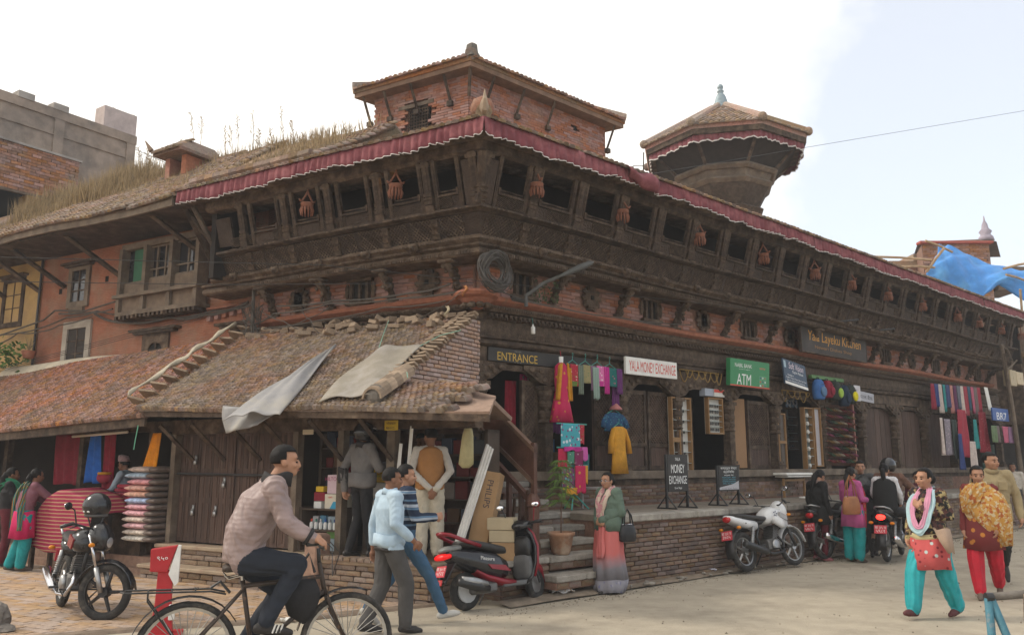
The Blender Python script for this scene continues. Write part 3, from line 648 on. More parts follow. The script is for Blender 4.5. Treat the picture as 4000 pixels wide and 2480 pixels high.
# lean-to shop against the left front
TIN=mat('grey_tarp',(.27,.262,.262),.6,.15,4,.35,9,c2=(.29,.26,.21),c2s=2.0,c2t=(.5,.75),spec=.4)
TIN2=mat('dusty_tarp',(.265,.235,.19),.7,.18,4,.35,9,c2=(.30,.28,.27),c2s=2.0,c2t=(.45,.75),spec=.3)
def leanto():
 base=PL(1.5,2.0,0);T=thing('lean_to_shop','low shop with sagging dusty tiled roof, brick gable and plank doors beside the gallery','shop',base);M=fr(PL,base)
 A,B,Cc,D=PL(4.27,2.62,2.47),PL(-.10,2.62,2.33),PL(-.06,.26,3.84),PL(4.62,.26,3.95)
 mb=MB();quadslab(mb,A+Vector((0,0,-.01)),B+Vector((0,0,-.01)),Cc+Vector((0,0,-.01)),D+Vector((0,0,-.01)),.05,base);mb.obj('roof',TILED,T)
 roof_tiles(T,base,A,B,Cc,D,TILED,.072,.066,300,.19,wav=.022)
 A2,B2,C2,D2=PL(.05,2.62,2.33),PL(-1.86,2.62,2.245),PL(-1.42,1.8,2.47),PL(.05,1.8,2.72)
 mb=MB();quadslab(mb,A2+Vector((0,0,-.01)),B2+Vector((0,0,-.01)),C2+Vector((0,0,-.01)),D2+Vector((0,0,-.01)),.05,base)
 quadslab(mb,PL(-1.2,2.6,2.272),PL(-1.88,2.64,2.25),PL(-1.44,1.78,2.50),PL(-1.0,1.8,2.60),.03,base)
 quadslab(mb,PL(.05,1.8,2.715),PL(-1.42,1.8,2.465),PL(-1.0,.6,2.3),PL(.05,.6,2.4),.05,base);mb.obj('skirt_roof',mat('pinkish_clay',(.30,.205,.155),.92,.2,8,.4,60),T)
 roof_tiles(T,base,A2,B2,C2,D2,TILED,.085,.07,60,.20,skip=lambda x,y:x>1.25+.2*math.sin(y*20))
 Ps=lambda s,d,z:PL(-.10-d,s,z)
 def inside(d,z):return z<3.84-.62*(d-.26)-.05
 bricks(T,base,Ps,.02,2.0,2.50,3.84,.0,mat('gable_brick',(.40,.235,.18),.93,.25,10,.4,80,rnd=.18,hue=.01,c2=(.42,.32,.25),c2s=2.2,c2t=(.4,.7)),pred=inside,n_obj=200,bw=.17,bh=.06)
 mb=MB(M)
 for k in range(30):
  a=.0+2.0*k/30;b=a+2.0/30;zt=3.84-.62*(b-.26)-.03
  mb.bb(-.06,-.015,a,b,2.4,max(zt,2.42))
 mb.obj('gable_core',MORTAR,T)
 vs_=[mat('flat_stone',(.275,.205,.145),.93,.25,6,.5,60,rnd=.25)]
 fs=[brick_unit(i).mesh('loose_stone',vs_[0])for i in range(4)]
 for k in range(22):
  f=k/21;d=.25+1.95*f;z=3.86-.615*(d-.26)+.02
  put('verge_tile',random.choice(fs),T,M@Vector((-.10+random.uniform(-.02,.02),d,z)),M.to_3x3()@Euler((random.uniform(-.1,.1)+.5,random.uniform(-.15,.15),random.uniform(-.3,.3))).to_matrix(),(.20,.085,.035))
  put('verge_tile',random.choice(fs),T,M@Vector((.06+random.uniform(-.02,.02),d-.02,z+.02)),M.to_3x3()@Euler((random.uniform(-.1,.1)+.5,.1,random.uniform(-.3,.3))).to_matrix(),(.16,.10,.035))
 for k in range(40):
  s_=random.uniform(.0,4.4);d=.30+random.random()**2*.32
  put('loose_stone',random.choice(fs),T,M@Vector((s_,d,3.87+.02*s_-.615*(d-.26)+.05)),M.to_3x3()@Euler((random.uniform(-.2,.6),random.uniform(-.25,.25),random.uniform(-.8,.8))).to_matrix(),(random.uniform(.13,.26),random.uniform(.1,.17),random.uniform(.05,.10)))
 for k in range(5):
  f=k/4;c=Vector((-.12-.02*f,1.98+.50*f,2.84-.26*f));m=MB(M)
  ringsA=[(c.x+.16*math.cos(a),c.y-.09,c.z-.02+.15*math.sin(a))for a in[math.pi*j/8 for j in range(9)]]
  inn=[(c.x+.13*math.cos(a),c.y-.09,c.z-.02+.12*math.sin(a))for a in[math.pi*(8-j)/8 for j in range(9)]]
  r0=ringsA+inn;r1=[(x,y+.20,z-.10)for x,y,z in r0];m.loft([r0,r1]);m.obj('ridge_tile',vs_[0],T)
 mb=MB(M);mb.ell((-.14,2.52,2.52),(.15,.06,.13),12,6);mb.obj('ridge_end',mat('dark_stone',(.13,.115,.10),.9,.2,8,.4,50),T)
 for k in range(12):
  f=k/11;p=Vector((4.32+.36*f,2.60-2.3*f,2.54+1.44*f))
  put('hip_stone',random.choice(fs),T,M@(p+Vector((.02,0,.05))),M.to_3x3()@Euler((.45,random.uniform(-.3,-.1),random.uniform(.1,.4))).to_matrix(),(.28,.22,.035))
 mb=MB();a,b,c=A-base,PL(-.1,2.62,2.33)-base,B2-base
 mb.loft([[p+(nL*q)+Vector((0,0,h))for q,h in((-.03,-.03),(.0,-.03),(.0,-.11),(-.03,-.11))]for p in(a,b,c)]);mb.obj('eave_board',DARKWOOD,T)
 for i,s_ in enumerate((4.0,3.3,2.55,1.85,1.0,.15)):
  mb=MB(M);mb.tube([(s_+.05,2.42,2.24),(s_-.06,1.86,1.72)],.035,4);mb.obj('eave_strut',DARKWOOD,T)
 for s_,w_ in((4.42,.10),(1.82,.10),(.98,.10),(.12,.13)):
  mb=MB(M);mb.box((s_,1.80,1.38),(w_,.12,1.84));mb.obj('post',mat('grey_timber',None),T)
 mb=MB(M);mb.bb(-1.2,4.45,1.70,1.88,2.12,2.34);mb.obj('lintel',DARKWOOD,T)
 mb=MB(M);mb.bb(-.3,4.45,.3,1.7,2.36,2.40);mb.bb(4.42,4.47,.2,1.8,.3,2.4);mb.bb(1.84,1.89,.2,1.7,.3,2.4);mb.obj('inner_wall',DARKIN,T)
 n=16;x=4.37;
 for k in range(n):
  w_=(4.37-1.88)/n;a=4.37-w_*k;dd=1.74+random.uniform(0,.012)+(.015 if(k//4)%2 else 0)
  mb=MB(M);mb.bb(a-w_+.006,a-.004,dd-.03,dd,.50,2.14);o=mb.obj('door_plank',PLANK,T)
  mb=MB(M);mb.bb(a-w_+.05,a-.05,dd,dd+.008,.56,1.08);mb.bb(a-w_+.05,a-.05,dd,dd+.008,1.16,1.48);mb.bb(a-w_+.05,a-.05,dd,dd+.008,1.6,2.08);mb.obj('door_panel',PLANK,o)
 mb=MB(M);mb.tube([(4.36,1.80,1.52),(1.90,1.80,1.50)],.018,8);mb.obj('lock_bar',BLKM,T)
 for s_,z in((3.98,1.74),(3.32,1.40),(2.42,1.40),(3.98,.98),(3.48,.98)):
  mb=MB(M);mb.cbox((s_,1.79,z-.05),(.06,.03,.07),.008);mb.torus((s_,1.79,z-.005),.02,.006,10,5,'y');mb.box((s_,1.775,z+.02),(.04,.01,.10));mb.obj('padlock',ALU,T,True)
 mb=MB(M);mb.bb(1.2,4.5,.0,1.96,-.05,.42);mb.bb(1.2,4.45,1.9,2.22,-.05,.15);mb.bb(-.7,1.2,.0,2.06,-.05,.40);mb.obj('plinth_core',MORTAR,T)
 bricks(T,base,PL,1.2,4.5,.2,.42,2.0,PLB,n_obj=80,bw=.26,bh=.075);bricks(T,base,PL,1.2,4.45,-.02,.15,2.27,PLB,n_obj=60,bw=.26,bh=.08)
 bricks(T,base,PL,-.7,1.2,-.02,.40,2.10,PLB,n_obj=120,bw=.21,bh=.07)
 Pend=lambda s,d,z:PL(-.70-d,s,z);bricks(T,base,Pend,.8,2.1,-.02,.4,.02,PLB,n_obj=60,bw=.21,bh=.07)
 TOP=mat('plinth_top',(.33,.255,.18),.95,.2,4,.4,40,c2=(.27,.17,.12),c2s=3,c2t=(.5,.7))
 mb=MB(M);mb.cbox((2.85,1.86,.445),(3.30,.34,.06),.02);mb.cbox((2.85,2.14,.175),(3.3,.34,.055),.02);mb.cbox((.25,1.05,.425),(1.94,2.16,.06),.02);mb.obj('plinth_top',TOP,T)
 k=0;s_=-.6
 while s_<1.1:put('edge_brick',random.choice(_bm['plinth_brick']),T,M@Vector((s_,2.06,.47)),M.to_3x3(),(.105,.2,.05));s_+=.115
 mb=MB(M);mb.cbox((1.15,2.05,.37),(.24,.28,.78),.03);mb.obj('brick_pier',mat('pier_plaster',(.30,.19,.14),.95,.3,8,.5,40),T)
MATS['grey_timber']=MATS['grey_timber']
leanto()
# red tiled shop further left
def left_shop():
 base=PL(7,2.0,0);T=thing('red_tiled_shop','long low shop under a red tiled roof with pale plaster ridge beside the plank-door shop','shop',base);M=fr(PL,base)
 A,B,Cc,D=PL(12.5,2.6,2.03),PL(4.16,2.6,2.38),PL(4.42,.26,3.74),PL(12.6,.26,3.62)
 mb=MB();quadslab(mb,*[p-Vector((0,0,.01))for p in(A,B,Cc,D)],.05,base);mb.obj('roof',TILE,T)
 roof_tiles(T,base,A,B,Cc,D,TILE,.074,.07,300,.19,wav=.02)
 mb=MB(M);k=12;mb.loft([[(4.9+7.4*i/k,d,3.74+.15*0-.004*i+z+.02*math.sin(i))for d,z in((.02,-.1),(.46,-.14),(.42,-.02),(.30,.09),(.16,.14),(.02,.16))]for i in range(k+1)]);mb.obj('plaster_ridge',PLAST,T)
 mb=MB();a,b=A-base,B-base
 mb.loft([[p+(nL*q)+Vector((0,0,h))for q,h in((-.04,-.04),(-.0,-.04),(.0,-.16),(-.04,-.16))]for p in(a,b)]);mb.obj('eave_board',DARKWOOD,T)
 mb=MB(M);mb.bb(4.5,13,.3,.4,.2,3.2);mb.bb(4.5,13,.3,2.3,2.42,2.46);mb.bb(4.5,13,.3,1.6,.1,.24);mb.bb(12.5,12.6,.3,2.0,.2,2.4);mb.obj('inner_wall',DARKIN,T)
 mb=MB(M);mb.bb(4.5,13,1.2,1.95,-.05,.25);mb.bb(4.5,13,1.9,2.1,-.05,.10);mb.obj('plinth',mat('pier_plaster',None),T)
 for s_ in(5.05,6.9,9.2,11.2):mb=MB(M);mb.box((s_,1.75,1.3),(.11,.11,2.1));mb.obj('post',DARKWOOD,T)
 mb=MB(M);mb.bb(4.5,12.5,1.68,1.82,2.18,2.34);mb.obj('lintel',DARKWOOD,T)
 for a,b in((5.25,6.7),(7.2,8.4)):mb=MB(M);mb.tube([(a,2.1,2.17),(b,2.1,2.12)],.022,8);mb.obj('tube_light',mat('tube_white',(.62,.56,.48),.4,0,bump=0),T,True)
left_shop()
# orange town house behind the shops
OR_=mat('orange_limewash',(.315,.128,.078),.93,.22,2.5,.6,45,c2=(.29,.175,.12),c2s=1.6,c2t=(.45,.68),wave=('z',8.5,.8,.5))
YE_=mat('yellow_limewash',(.42,.28,.115),.93,.15,2.5,.3,45,c2=(.33,.22,.12),c2s=1.1,c2t=(.45,.7))
def orange_house():
 base=PL(8,0,0);T=thing('orange_house','orange plastered house with carved wooden bay window beneath deep tiled eaves','house',base);M=fr(PL,base)
 mb=MB(M);mb.bb(4.6,11.75,-.4,0,0,6.75);mb.obj('wall',OR_,T)
 mb=MB(M);mb.bb(11.75,18,-.4,.02,0,6.75);o=mb.obj('wall',YE_,T);o['label']='yellow plastered end of the wall'
 mb=MB(M);mb.tube([(11.74,.05,3.4),(11.74,.05,6.5)],.03,6);mb.obj('drain_pipe',BLKM,T)
 W=mat('grey_timber',None)
 def bx(name,m,*a):mb=MB(M);mb.bb(*a);return mb.obj(name,m,T)
 bay=link('bay_window',None,T);s0,s1=6.05,8.48
 def bp(name,m,*bs):
  mb=MB(M)
  for b in bs:mb.bb(*b)
  return mb.obj(name,m,bay)
 bp('frame',W,(s0,s1,0,.34,4.60,4.68),(s0-.06,s1+.06,0,.40,4.96,5.03),(s0,s1,0,.3,5.98,6.1),*[(s-.05,s+.05,.1,.345,4.68,6.0)for s in(s0+.05,s0+.82,s1-.82,s1-.05)])
 bp('apron_panel',mat('bay_panel',(.17,.125,.09),.85,.3,5,.4,50),(s0+.1,s1-.1,.1,.27,4.68,4.96),(s0+.1,s1-.1,.1,.25,5.03,5.30))
 bp('shutter',mat('green_shutter',(.03,.12,.065),.7,.15,6,.1),(s1-.72,s1-.3,.1,.2,5.3,5.98))
 bp('pane',mat('dark_glass',(.03,.03,.035),.12,.2,3,0,spec=.6),(s0+.1,s0+.77,.1,.16,5.3,5.98),(s0+.87,s1-.87,.1,.16,5.3,5.98),(s1-.3,s1-.1,.1,.16,5.3,5.98))
 bp('glazing_bar',W,*[(a,b,.2,.235,z-.015,z+.015)for a,b in((s0+.1,s0+.77),(s0+.87,s1-.87))for z in(5.32,5.5,5.96)],*[(x-.02,x+.02,.2,.24,5.3,5.98)for x in(s0+.42,s0+1.1,s0+1.35)])
 mb=MB(M);s_=s0+.05
 while s_<s1:mb.box((s_,.2,4.56),(.06,.3,.07));s_+=.13
 mb.obj('corbel_row',DARKWOOD,bay)
 def win(name,a,b,z0,z1,fm,pm,fw=.12,cor=None,d=.05):
  o=link(name,None,T);mb=MB(M)
  for q in((a-fw,a,-.02,d,z0-fw,z1+fw),(b,b+fw,-.02,d,z0-fw,z1+fw),(a,b,-.02,d,z1,z1+fw),(a,b,-.02,d,z0-fw,z0)):mb.bb(*q)
  mb.obj('frame',fm,o);mb=MB(M);mb.bb(a,b,-.02,.012,z0,z1);mb.obj('pane',pm,o)
  mb=MB(M);[mb.bb(a,b,.014,.03,z-.012,z+.012)for z in(z0+(z1-z0)*.35,z0+(z1-z0)*.68)];mb.bb((a+b)/2-.015,(a+b)/2+.015,.014,.032,z0,z1);mb.obj('glazing_bar',DARKWOOD,o)
  if cor:mb=MB(M);mb.bb(a-cor,b+cor,-.02,.16,z1+fw,z1+fw+.05);mb.bb(a-cor+.1,b+cor-.1,-.02,.12,z1+fw-.05,z1+fw-.002);mb.obj('cornice',DARKWOOD,o)
  return o
 DP=mat('dark_glass',None)
 win('window',10.05,10.55,5.15,5.85,W,DP,.13,.30);mb=MB(M);mb.bb(10.05,10.55,0,.06,4.88,5.02);mb.obj('window_apron',mat('bay_panel',None),T)
 win('window',9.87,10.54,3.7,4.55,mat('grey_render',(.36,.32,.27),.9,.2,4,.3),mat('dark_door',(.035,.028,.024),.7,.3,4,.2),.16)
 win('window',12.5,13.15,4.9,5.85,DARKWOOD,DP,.12,.2)
 win('window',7.25,7.85,3.75,4.18,DARKWOOD,BLACK,.10,.42);win('window',4.95,5.3,3.9,4.1,DARKWOOD,BLACK,.10,.42)
 mb=MB(M);ar=[(7.55-.22*math.cos(math.pi*k/12),3.86+.2*math.sin(math.pi*k/12))for k in range(13)]
 poly=[(7.25,4.19),(7.25,3.75),(7.33,3.75)]+ar+[(7.77,3.75),(7.85,3.75),(7.85,4.19)]
 mb.loft([[(x,.015,z)for x,z in poly],[(x,.045,z)for x,z in poly]]);mb.obj('window_arch',DARKWOOD,T)
 for k in range(7):mb=MB(M);mb.box((4.72+.21*k,.03,4.50-.02*k),(.10,.10,.09));mb.obj('ledge_brick',BRICK,T)
 mb=MB(M);mb.bb(4.6,6.2,-.01,.07,4.56,4.60);mb.obj('brick_ledge',TERRA,T)
 for s_,z in((9.35,5.55),(11.0,5.45)):mb=MB(M);mb.box((s_,.0,z),(.1,.02,.12));mb.obj('putlog_hole',BLACK,T)
 for s_ in(6.1,8.85,10.85,11.8,13.2,14.6):mb=MB(M);mb.tube([(s_+.55,1.0,6.30),(s_-.05,.03,5.52)],.055,4);mb.obj('eave_strut',DARKWOOD,T)
 mb=MB(M);mb.tube([(5.62,1.1,6.30),(5.75,.5,5.7),(5.70,.25,5.3)],.05,4);mb.obj('eave_strut',DARKWOOD,T)
 TP=.74;nS=10;sa=[5.66+(18-5.66)*i/nS for i in range(nS+1)];wv=[.0,-.02,.0,.05,.06,.0,-.04,-.05,.0,.05,.05]
 mb=MB();mbf=MB()
 for i in range(nS):
  q=[PL(sa[i],1.3,6.40+wv[i]),PL(sa[i+1],1.3,6.40+wv[i+1]),PL(sa[i+1],-1.35,6.40+2.65*TP),PL(sa[i],-1.35,6.40+2.65*TP)]
  quadslab(mb,*[p-Vector((0,0,.01))for p in q],.06,base)
  if i<7:roof_tiles(T,base,*q,TILEG,.12,.105,45,.16,wav=.02)
  a,b=q[0]-base,q[1]-base;mbf.loft([[p+(nL*r)+Vector((0,0,h))for r,h in((-.05,-.05),(.0,-.05),(.0,-.17),(-.05,-.17))]for p in(a,b)])
 mb.obj('roof',TILEG,T);mbf.obj('eave_board',W,T)
 mb=MB(M);mb.bb(5.6,18,.0,1.2,6.26,6.3);mb.bb(5.6,18,-.4,0,6.7,7.2);mb.obj('soffit',DARKWOOD,T)
 quad=MB();quadslab(quad,PL(5.7,-1.35,8.36),PL(18,-1.35,8.36),PL(18,-4,6.6),PL(5.7,-4,6.6),.06,base);quad.obj('roof',TILEG,T)
 mb=MB();
 for i in range(14):
  p=PL(5.75-.21*i,.82,6.80)-base;mb.tube([p,p+uL*-.24+Vector((0,0,.02))],[.10,.085],7)
 mb.obj('ridge_tiles',TILEG,T)
 DB=link('dormer',None,T);MD=fr(PL,base);s_,d,z=7.95,-.42,7.62
 mb=MB(MD)
 for a in(s_-.26,s_+.26):mb.bb(a-.07,a+.07,d-.6,d,z,z+.55)
 mb.bb(s_-.33,s_+.33,d-.7,d-.4,z-.1,z+.55);mb.obj('dormer_wall',BRICK,DB)
 mb=MB(MD);mb.bb(s_-.25,s_+.25,d-.41,d-.36,z,z+.55);mb.obj('dormer_opening',BLACK,DB)
 mb=MB(MD);mb.loft([[(s_-.46,d+.24,z+.56),(s_+.46,d+.24,z+.56),(s_+.46,d-.9,z+.56),(s_-.46,d-.9,z+.56)],[(s_-.46,d+.24,z+.63),(s_+.46,d+.24,z+.63),(s_+.46,d-.9,z+.63),(s_-.46,d-.9,z+.63)],[(s_-.12,d-.25,z+.98),(s_+.1,d-.25,z+.98),(s_+.1,d-.9,z+.98),(s_-.12,d-.9,z+.98)]]);mb.tube([(s_+.43,d+.3,z+.66),(s_+.58,d+.36,z+.9)],[.06,.01],5);mb.obj('dormer_roof',TILED,DB)
 f=z+.63
 roof_tiles(DB,base,PL(s_-.46,d+.24,f),PL(s_+.46,d+.24,f),PL(s_+.1,d-.25,f+.35),PL(s_-.12,d-.25,f+.35),TILED,.12,.1,80,.16)
 return T
OH=orange_house()
def roof_grass():
 rng=random.Random(3);TP=math.tan(R_(23));V=[];F=[]
 def blade(p,h,lean,w):
  a=rng.uniform(0,6.28);q=Vector((math.cos(a),math.sin(a),0))*w;t=p+Vector((math.cos(lean)*h*.4*rng.random(),math.sin(lean)*h*.4*rng.random(),h));m_=p.lerp(t,.55)+Vector((rng.uniform(-.03,.03),rng.uniform(-.03,.03),h*.06))
  n=len(V);V.extend([p-q,p+q,m_+q*.6,m_-q*.6,t]);F4.append((n,n+1,n+2,n+3));F3.append((n+3,n+2,n+4))
 F4=[];F3=[]
 for k in range(15000):
  s_=rng.uniform(2.9,13.8);d=-1.4+rng.random()*2.4
  den=.5+.5*math.sin(s_*1.1+1)*math.cos(d*1.4+s_*.6)
  if s_>7.0 and s_<8.9 and d>-.5:den*=.35
  if d>.2:den*=.4
  if rng.random()>den+.12:continue
  if s_<5.75 and d>.7:continue
  z=6.80+(.75-d)*.70 if s_<5.75 else 6.40+(1.3-d)*.74
  blade(PL(s_,d,z-.02),rng.uniform(.10,.30)*(1.35 if d<-.7 else.8),rng.uniform(0,6.28),rng.uniform(.004,.009))
 for k in range(5200):
  s_=rng.uniform(8.8,13.2);d=rng.uniform(-1.3,.2);z=6.4+(1.3-d)*.74
  blade(PL(s_,d,z),rng.uniform(.4,.8)*(.6+.4*math.sin(s_*2)),rng.uniform(0,6.28),.008)
 m=MB();m.add([tuple(v)for v in V],[F4,F3]);o=m.obj('dry_grass',STRAW);o['kind']='stuff'
 POS=['left of the dormer peak','right beside the dormer peak','first right of the dormer','second right of the dormer, bushy','tall, third right of the dormer','tallest in the middle clump','stubby, in the middle clump','tallest of all, towards the tower','right of the tallest one','last before the tower','just left of the dormer roof','short, between two tall ones','beside the thin railing','low, in front of the railing','leaning, in the middle clump']
 for k,(x,y0,y1)in enumerate([(755,545,440),(780,540,455),(875,600,490),(905,600,490),(925,580,450),(985,580,430),(1040,590,560),(1105,560,415),(1140,565,470),(1180,560,520),(700,580,545),(1060,580,500),(545,610,575),(582,640,580),(1005,580,500)]):
  d=-1.1;s_,z=onL(x,y0+45,d);s2,z2=onL(x+rng.uniform(-12,12),y1,d);m=MB();a,b=PL(s_,d,z),PL(s2,d,z2);c=a.lerp(b,.5)+Vector((.03,0,0))
  m.tube([a,c,b],[.008,.006,.004],4)
  for q in range(16):
   f=.45+.55*q/16;p=a.lerp(b,f);ang=rng.uniform(0,6.28);l=rng.uniform(.03,.10)*(1.2-f*.6);m.tube([p,p+Vector((math.cos(ang)*l,math.sin(ang)*l*.6,l*.8))],[.005,.009],4)
  tag(m.obj('weed_stalk',STRAW),'dry weed stalk on the grassy roof, '+POS[k],'weed','dry weeds on the old roof')
roof_grass()
# brick tower above the corner
def tower():
 c=Vector((-.86,15.4,0));T=thing('brick_tower','square red brick roof pavilion with low tiled roof above the gallery corner','tower',c)
 PTL=lambda s,d,z:c+uL*s+nL*d+Vector((0,0,z));PTR=lambda s,d,z:c+uR*s+nR*d+Vector((0,0,z))
 ML,MR=fr(PTL,c),fr(PTR,c);LL,LR=2.42,4.07;z0,z1=6.9,9.6
 mb=MB();q=[c,c+uL*LL,c+uL*LL+uR*LR,c+uR*LR];ins=sum(q,Vector())/4
 mb.loft([[p+(ins-p)*.045-c+Vector((0,0,z))for p in q]for z in(z0,z1)]);mb.obj('wall_core',MORTARD,T)
 hole=[(1.30,1.82,7.78,8.32)]
 bricks(T,c,PTL,0,LL,z0+.4,z1,.02,BRICK,[(1.0,1.5,8.48,9.06)],n_obj=200,bw=.2,bh=.058,j=.007,proud=.003);bricks(T,c,PTR,.0,LR,z0+.4,z1,.02,BRICK,[(3.0,3.1,9.04,9.14)],n_obj=200,bw=.2,bh=.058,j=.007,proud=.003)
 w=link('window',None,T);mb=MB(ML);mb.bb(.99,1.51,-.08,-.055,8.45,8.97);mb.obj('dark_pane',BLACK,w);mb=MB(ML);[mb.tube([(1.02+.07*k,-.01,8.46),(1.02+.07*k,-.01,8.96)],.012,4)for k in range(8)];[mb.tube([(1.0,-.006,8.5+.07*k),(1.5,-.006,8.5+.07*k)],.012,4)for k in range(7)];mb.obj('lattice',DARKWOOD,w);mb=MB(ML);mb.bb(.85,1.75,-.05,.035,8.975,9.055);mb.obj('lintel',mat('grey_timber',None),w)
 mb=MB(MR);mb.lathe([(.06,-.02),(.06,.02)],8,(0,0,0),Matrix.Translation((3.05,.0,9.09))@Matrix.Rotation(math.pi/2,4,'X'));mb.obj('putlog_hole',BLACK,T)
 ov=.34;ze=9.48;k2=KC*ov
 E=[c+uL*(-k2)+nL*ov,c+uL*(LL+ov)+nL*ov,c+uL*(LL+ov)+uR*(LR+ov),c+uR*(LR+ov)+nR*ov]
 top=[ins+(p-ins)*.06 for p in E];h=.58
 mb=MB();mb.loft([[p-c+Vector((0,0,ze))for p in E],[p-c+Vector((0,0,ze+.09))for p in E],[p-c+Vector((0,0,ze+h))for p in top]]);mb.obj('roof',TILE,T)
 mb=MB();mb.loft([[p+(ins-p)*.012-c+Vector((0,0,ze-.10))for p in E],[p+(ins-p)*.012-c+Vector((0,0,ze+.05))for p in E]]);mb.obj('eave_board',mat('worn_timber',(.20,.125,.085),.88,.3,4,.4,40,stretch=(1,1,1)),T)
 for i in range(4):
  a,b=E[i]+Vector((0,0,ze+.08)),E[(i+1)%4]+Vector((0,0,ze+.08));a2,b2=top[i]+Vector((0,0,ze+h)),top[(i+1)%4]+Vector((0,0,ze+h))
  roof_tiles(T,c,a,b,b2,a2,TILE,.12,.11,75,.16)
  mb=MB();mb.tube([a-c+Vector((0,0,.06)),a2-c+Vector((0,0,.06))],[.13,.09],7);mb.obj('hip_ridge',TILED,T)
 p=E[0]-c+Vector((0,0,ze+.1));mb=MB();mb.tube([p+Vector((.02,.12,-.02)),p+Vector((.02,.14,.12)),p+Vector((.02,.15,.27)),p+Vector((.02,.15,.33))],[.17,.14,.12,.05],6);mb.obj('ridge_end',mat('dark_stone',None),T)
 for MM,ss in((ML,(.42,1.25,1.95,2.5)),(MR,(.42,1.25,2.15,4.1))):
  for s_ in ss:mb=MB(MM);mb.tube([(s_+.03,.28,9.42),(s_,.03,8.86)],.035,4);mb.box((s_,.05,8.83),(.12,.1,.1));mb.obj('eave_strut',DARKWOOD,T)
 mb=MB();mb.tube([(E[0]-c)*.75+Vector((0,0,9.42)),Vector((0,-.04,8.9))],.035,4);mb.obj('eave_strut',DARKWOOD,T)
tower()
# eight-sided temple behind
def temple():
 az=R_(15.2);Dm=26.0;c=Vector((math.sin(az)*Dm,math.cos(az)*Dm,0));T=thing('octagonal_temple','eight-sided temple tower with red valance and bell-shaped finial rising behind the long roof','temple',c)
 a0=math.pi/8-az+R_(3);oc=lambda r,z:[(r*math.cos(a0+k*math.pi/4),r*math.sin(a0+k*math.pi/4),z)for k in range(8)]
 ze=11.42;
 mb=MB();mb.loft([oc(2.62,ze),oc(2.66,ze+.12),oc(1.4,ze+.92),oc(.22,ze+1.58)]);mb.obj('roof',TILE,T)
 for k in range(8):
  A_,B_=[Vector(oc(2.68,ze+.13)[(k+i)%8])+c for i in(0,1)];D_,C_=[Vector(oc(.3,ze+1.58)[(k+i)%8])+c for i in(0,1)]
  if(A_+B_).length/2<Dm+1.2:roof_tiles(T,c,A_,B_,C_,D_,TILED,.15,.14,70,.15)
  mb=MB();mb.tube([A_-c+Vector((0,0,.05)),D_-c+Vector((0,0,.05))],[.12,.09],7);mb.ell(tuple(A_-c+Vector((0,0,.06))),.14,8,6);mb.obj('hip_ridge',TILED,T)
 mb=MB();mb.loft([oc(2.60,ze-.16),oc(2.62,ze+.02)]);mb.obj('eave_board',DARKWOOD,T)
 mb=MB();n=240;ring=lambda z,amp:[((2.50+amp*math.sin(i*2.1))*f*math.cos(a0+th),(2.50+amp*math.sin(i*2.1))*f*math.sin(a0+th),z+(.03*math.sin(i*.9)if amp>.02 else 0))for i in range(n)for th in[2*math.pi*i/n]for f in[math.cos(math.pi/8)/math.cos((th%(math.pi/4))-math.pi/8)]]
 mb.loft([ring(ze-.02,.005),ring(ze-.34,.035)],False);o=mb.obj('valance',CLOTHR,T,solid=.01)
 mb=MB();mb.loft([ring(ze-.335,.036),ring(ze-.375,.04)],False);mb.obj('valance_trim',mat('white_trim',(.60,.58,.56),.8,.2,9),T,solid=.01)
 mb=MB();mb.loft([oc(2.40,ze-.05),oc(2.30,ze-.18),oc(1.55,ze-.78)]);mb.obj('slanted_screen',mat('shaded_timber',(.032,.025,.021),.9,.3,5,.4,40),T)  # shade under the temple eaves is put into this darker timber colour
 mb=MB();mb.loft([oc(1.66,ze-.78),oc(1.70,ze-.86),oc(1.60,ze-.94)]);mb.loft([oc(1.5,ze-.94),oc(1.42,ze-1.15)]);mb.loft([oc(1.48,ze-1.15),oc(1.52,ze-1.22),oc(1.40,ze-1.32)]);mb.obj('moulded_ring',mat('grey_timber',None),T)
 mb=MB();mb.loft([oc(1.38,ze-1.32),oc(1.02,ze-1.95)]);mb.loft([oc(1.15,ze-1.95),oc(1.2,ze-2.0),oc(1.1,ze-2.1)]);mb.obj('balcony',CARVED,T)
 mb=MB();mb.loft([oc(.95,0),oc(.95,ze-2.05)]);mb.obj('shaft',BRICK,T)
 for k in range(8):
  mb=MB();p=Vector(oc(2.25,ze-.2)[k]);q=Vector(oc(1.5,ze-.9)[k]);mb.tube([p,q],.06,4);mb.obj('eave_strut',DARKWOOD,T)
 mb=MB();mb.lathe([(.27,0),(.29,.08),(.24,.14),(.26,.2),(.22,.26),(.17,.45),(.12,.56),(.06,.6),(.11,.64),(.11,.69),(.05,.73),(.10,.78),(.10,.84),(.04,.92)],14,(0,0,ze+1.54));mb.obj('finial',mat('blue_grey_metal',(.25,.31,.34),.5,.2,6,.1,40,metal=.4),T,True)
 mb=MB();p=Vector((-2.75,-.6,0));mb.tube([p+Vector((0,0,9.6)),p+Vector((.08,0,11.3))],.02,4);mb.box(tuple(p+Vector((-.1,0,10.85))),(.35,.02,.02));mb.tube([p+Vector((.25,0,9.7)),p+Vector((-.05,0,10.0)),p+Vector((.1,0,10.4))],[.05,.12,.08],6);mb.obj('metal_bracket',DARKWOOD,T)
temple()
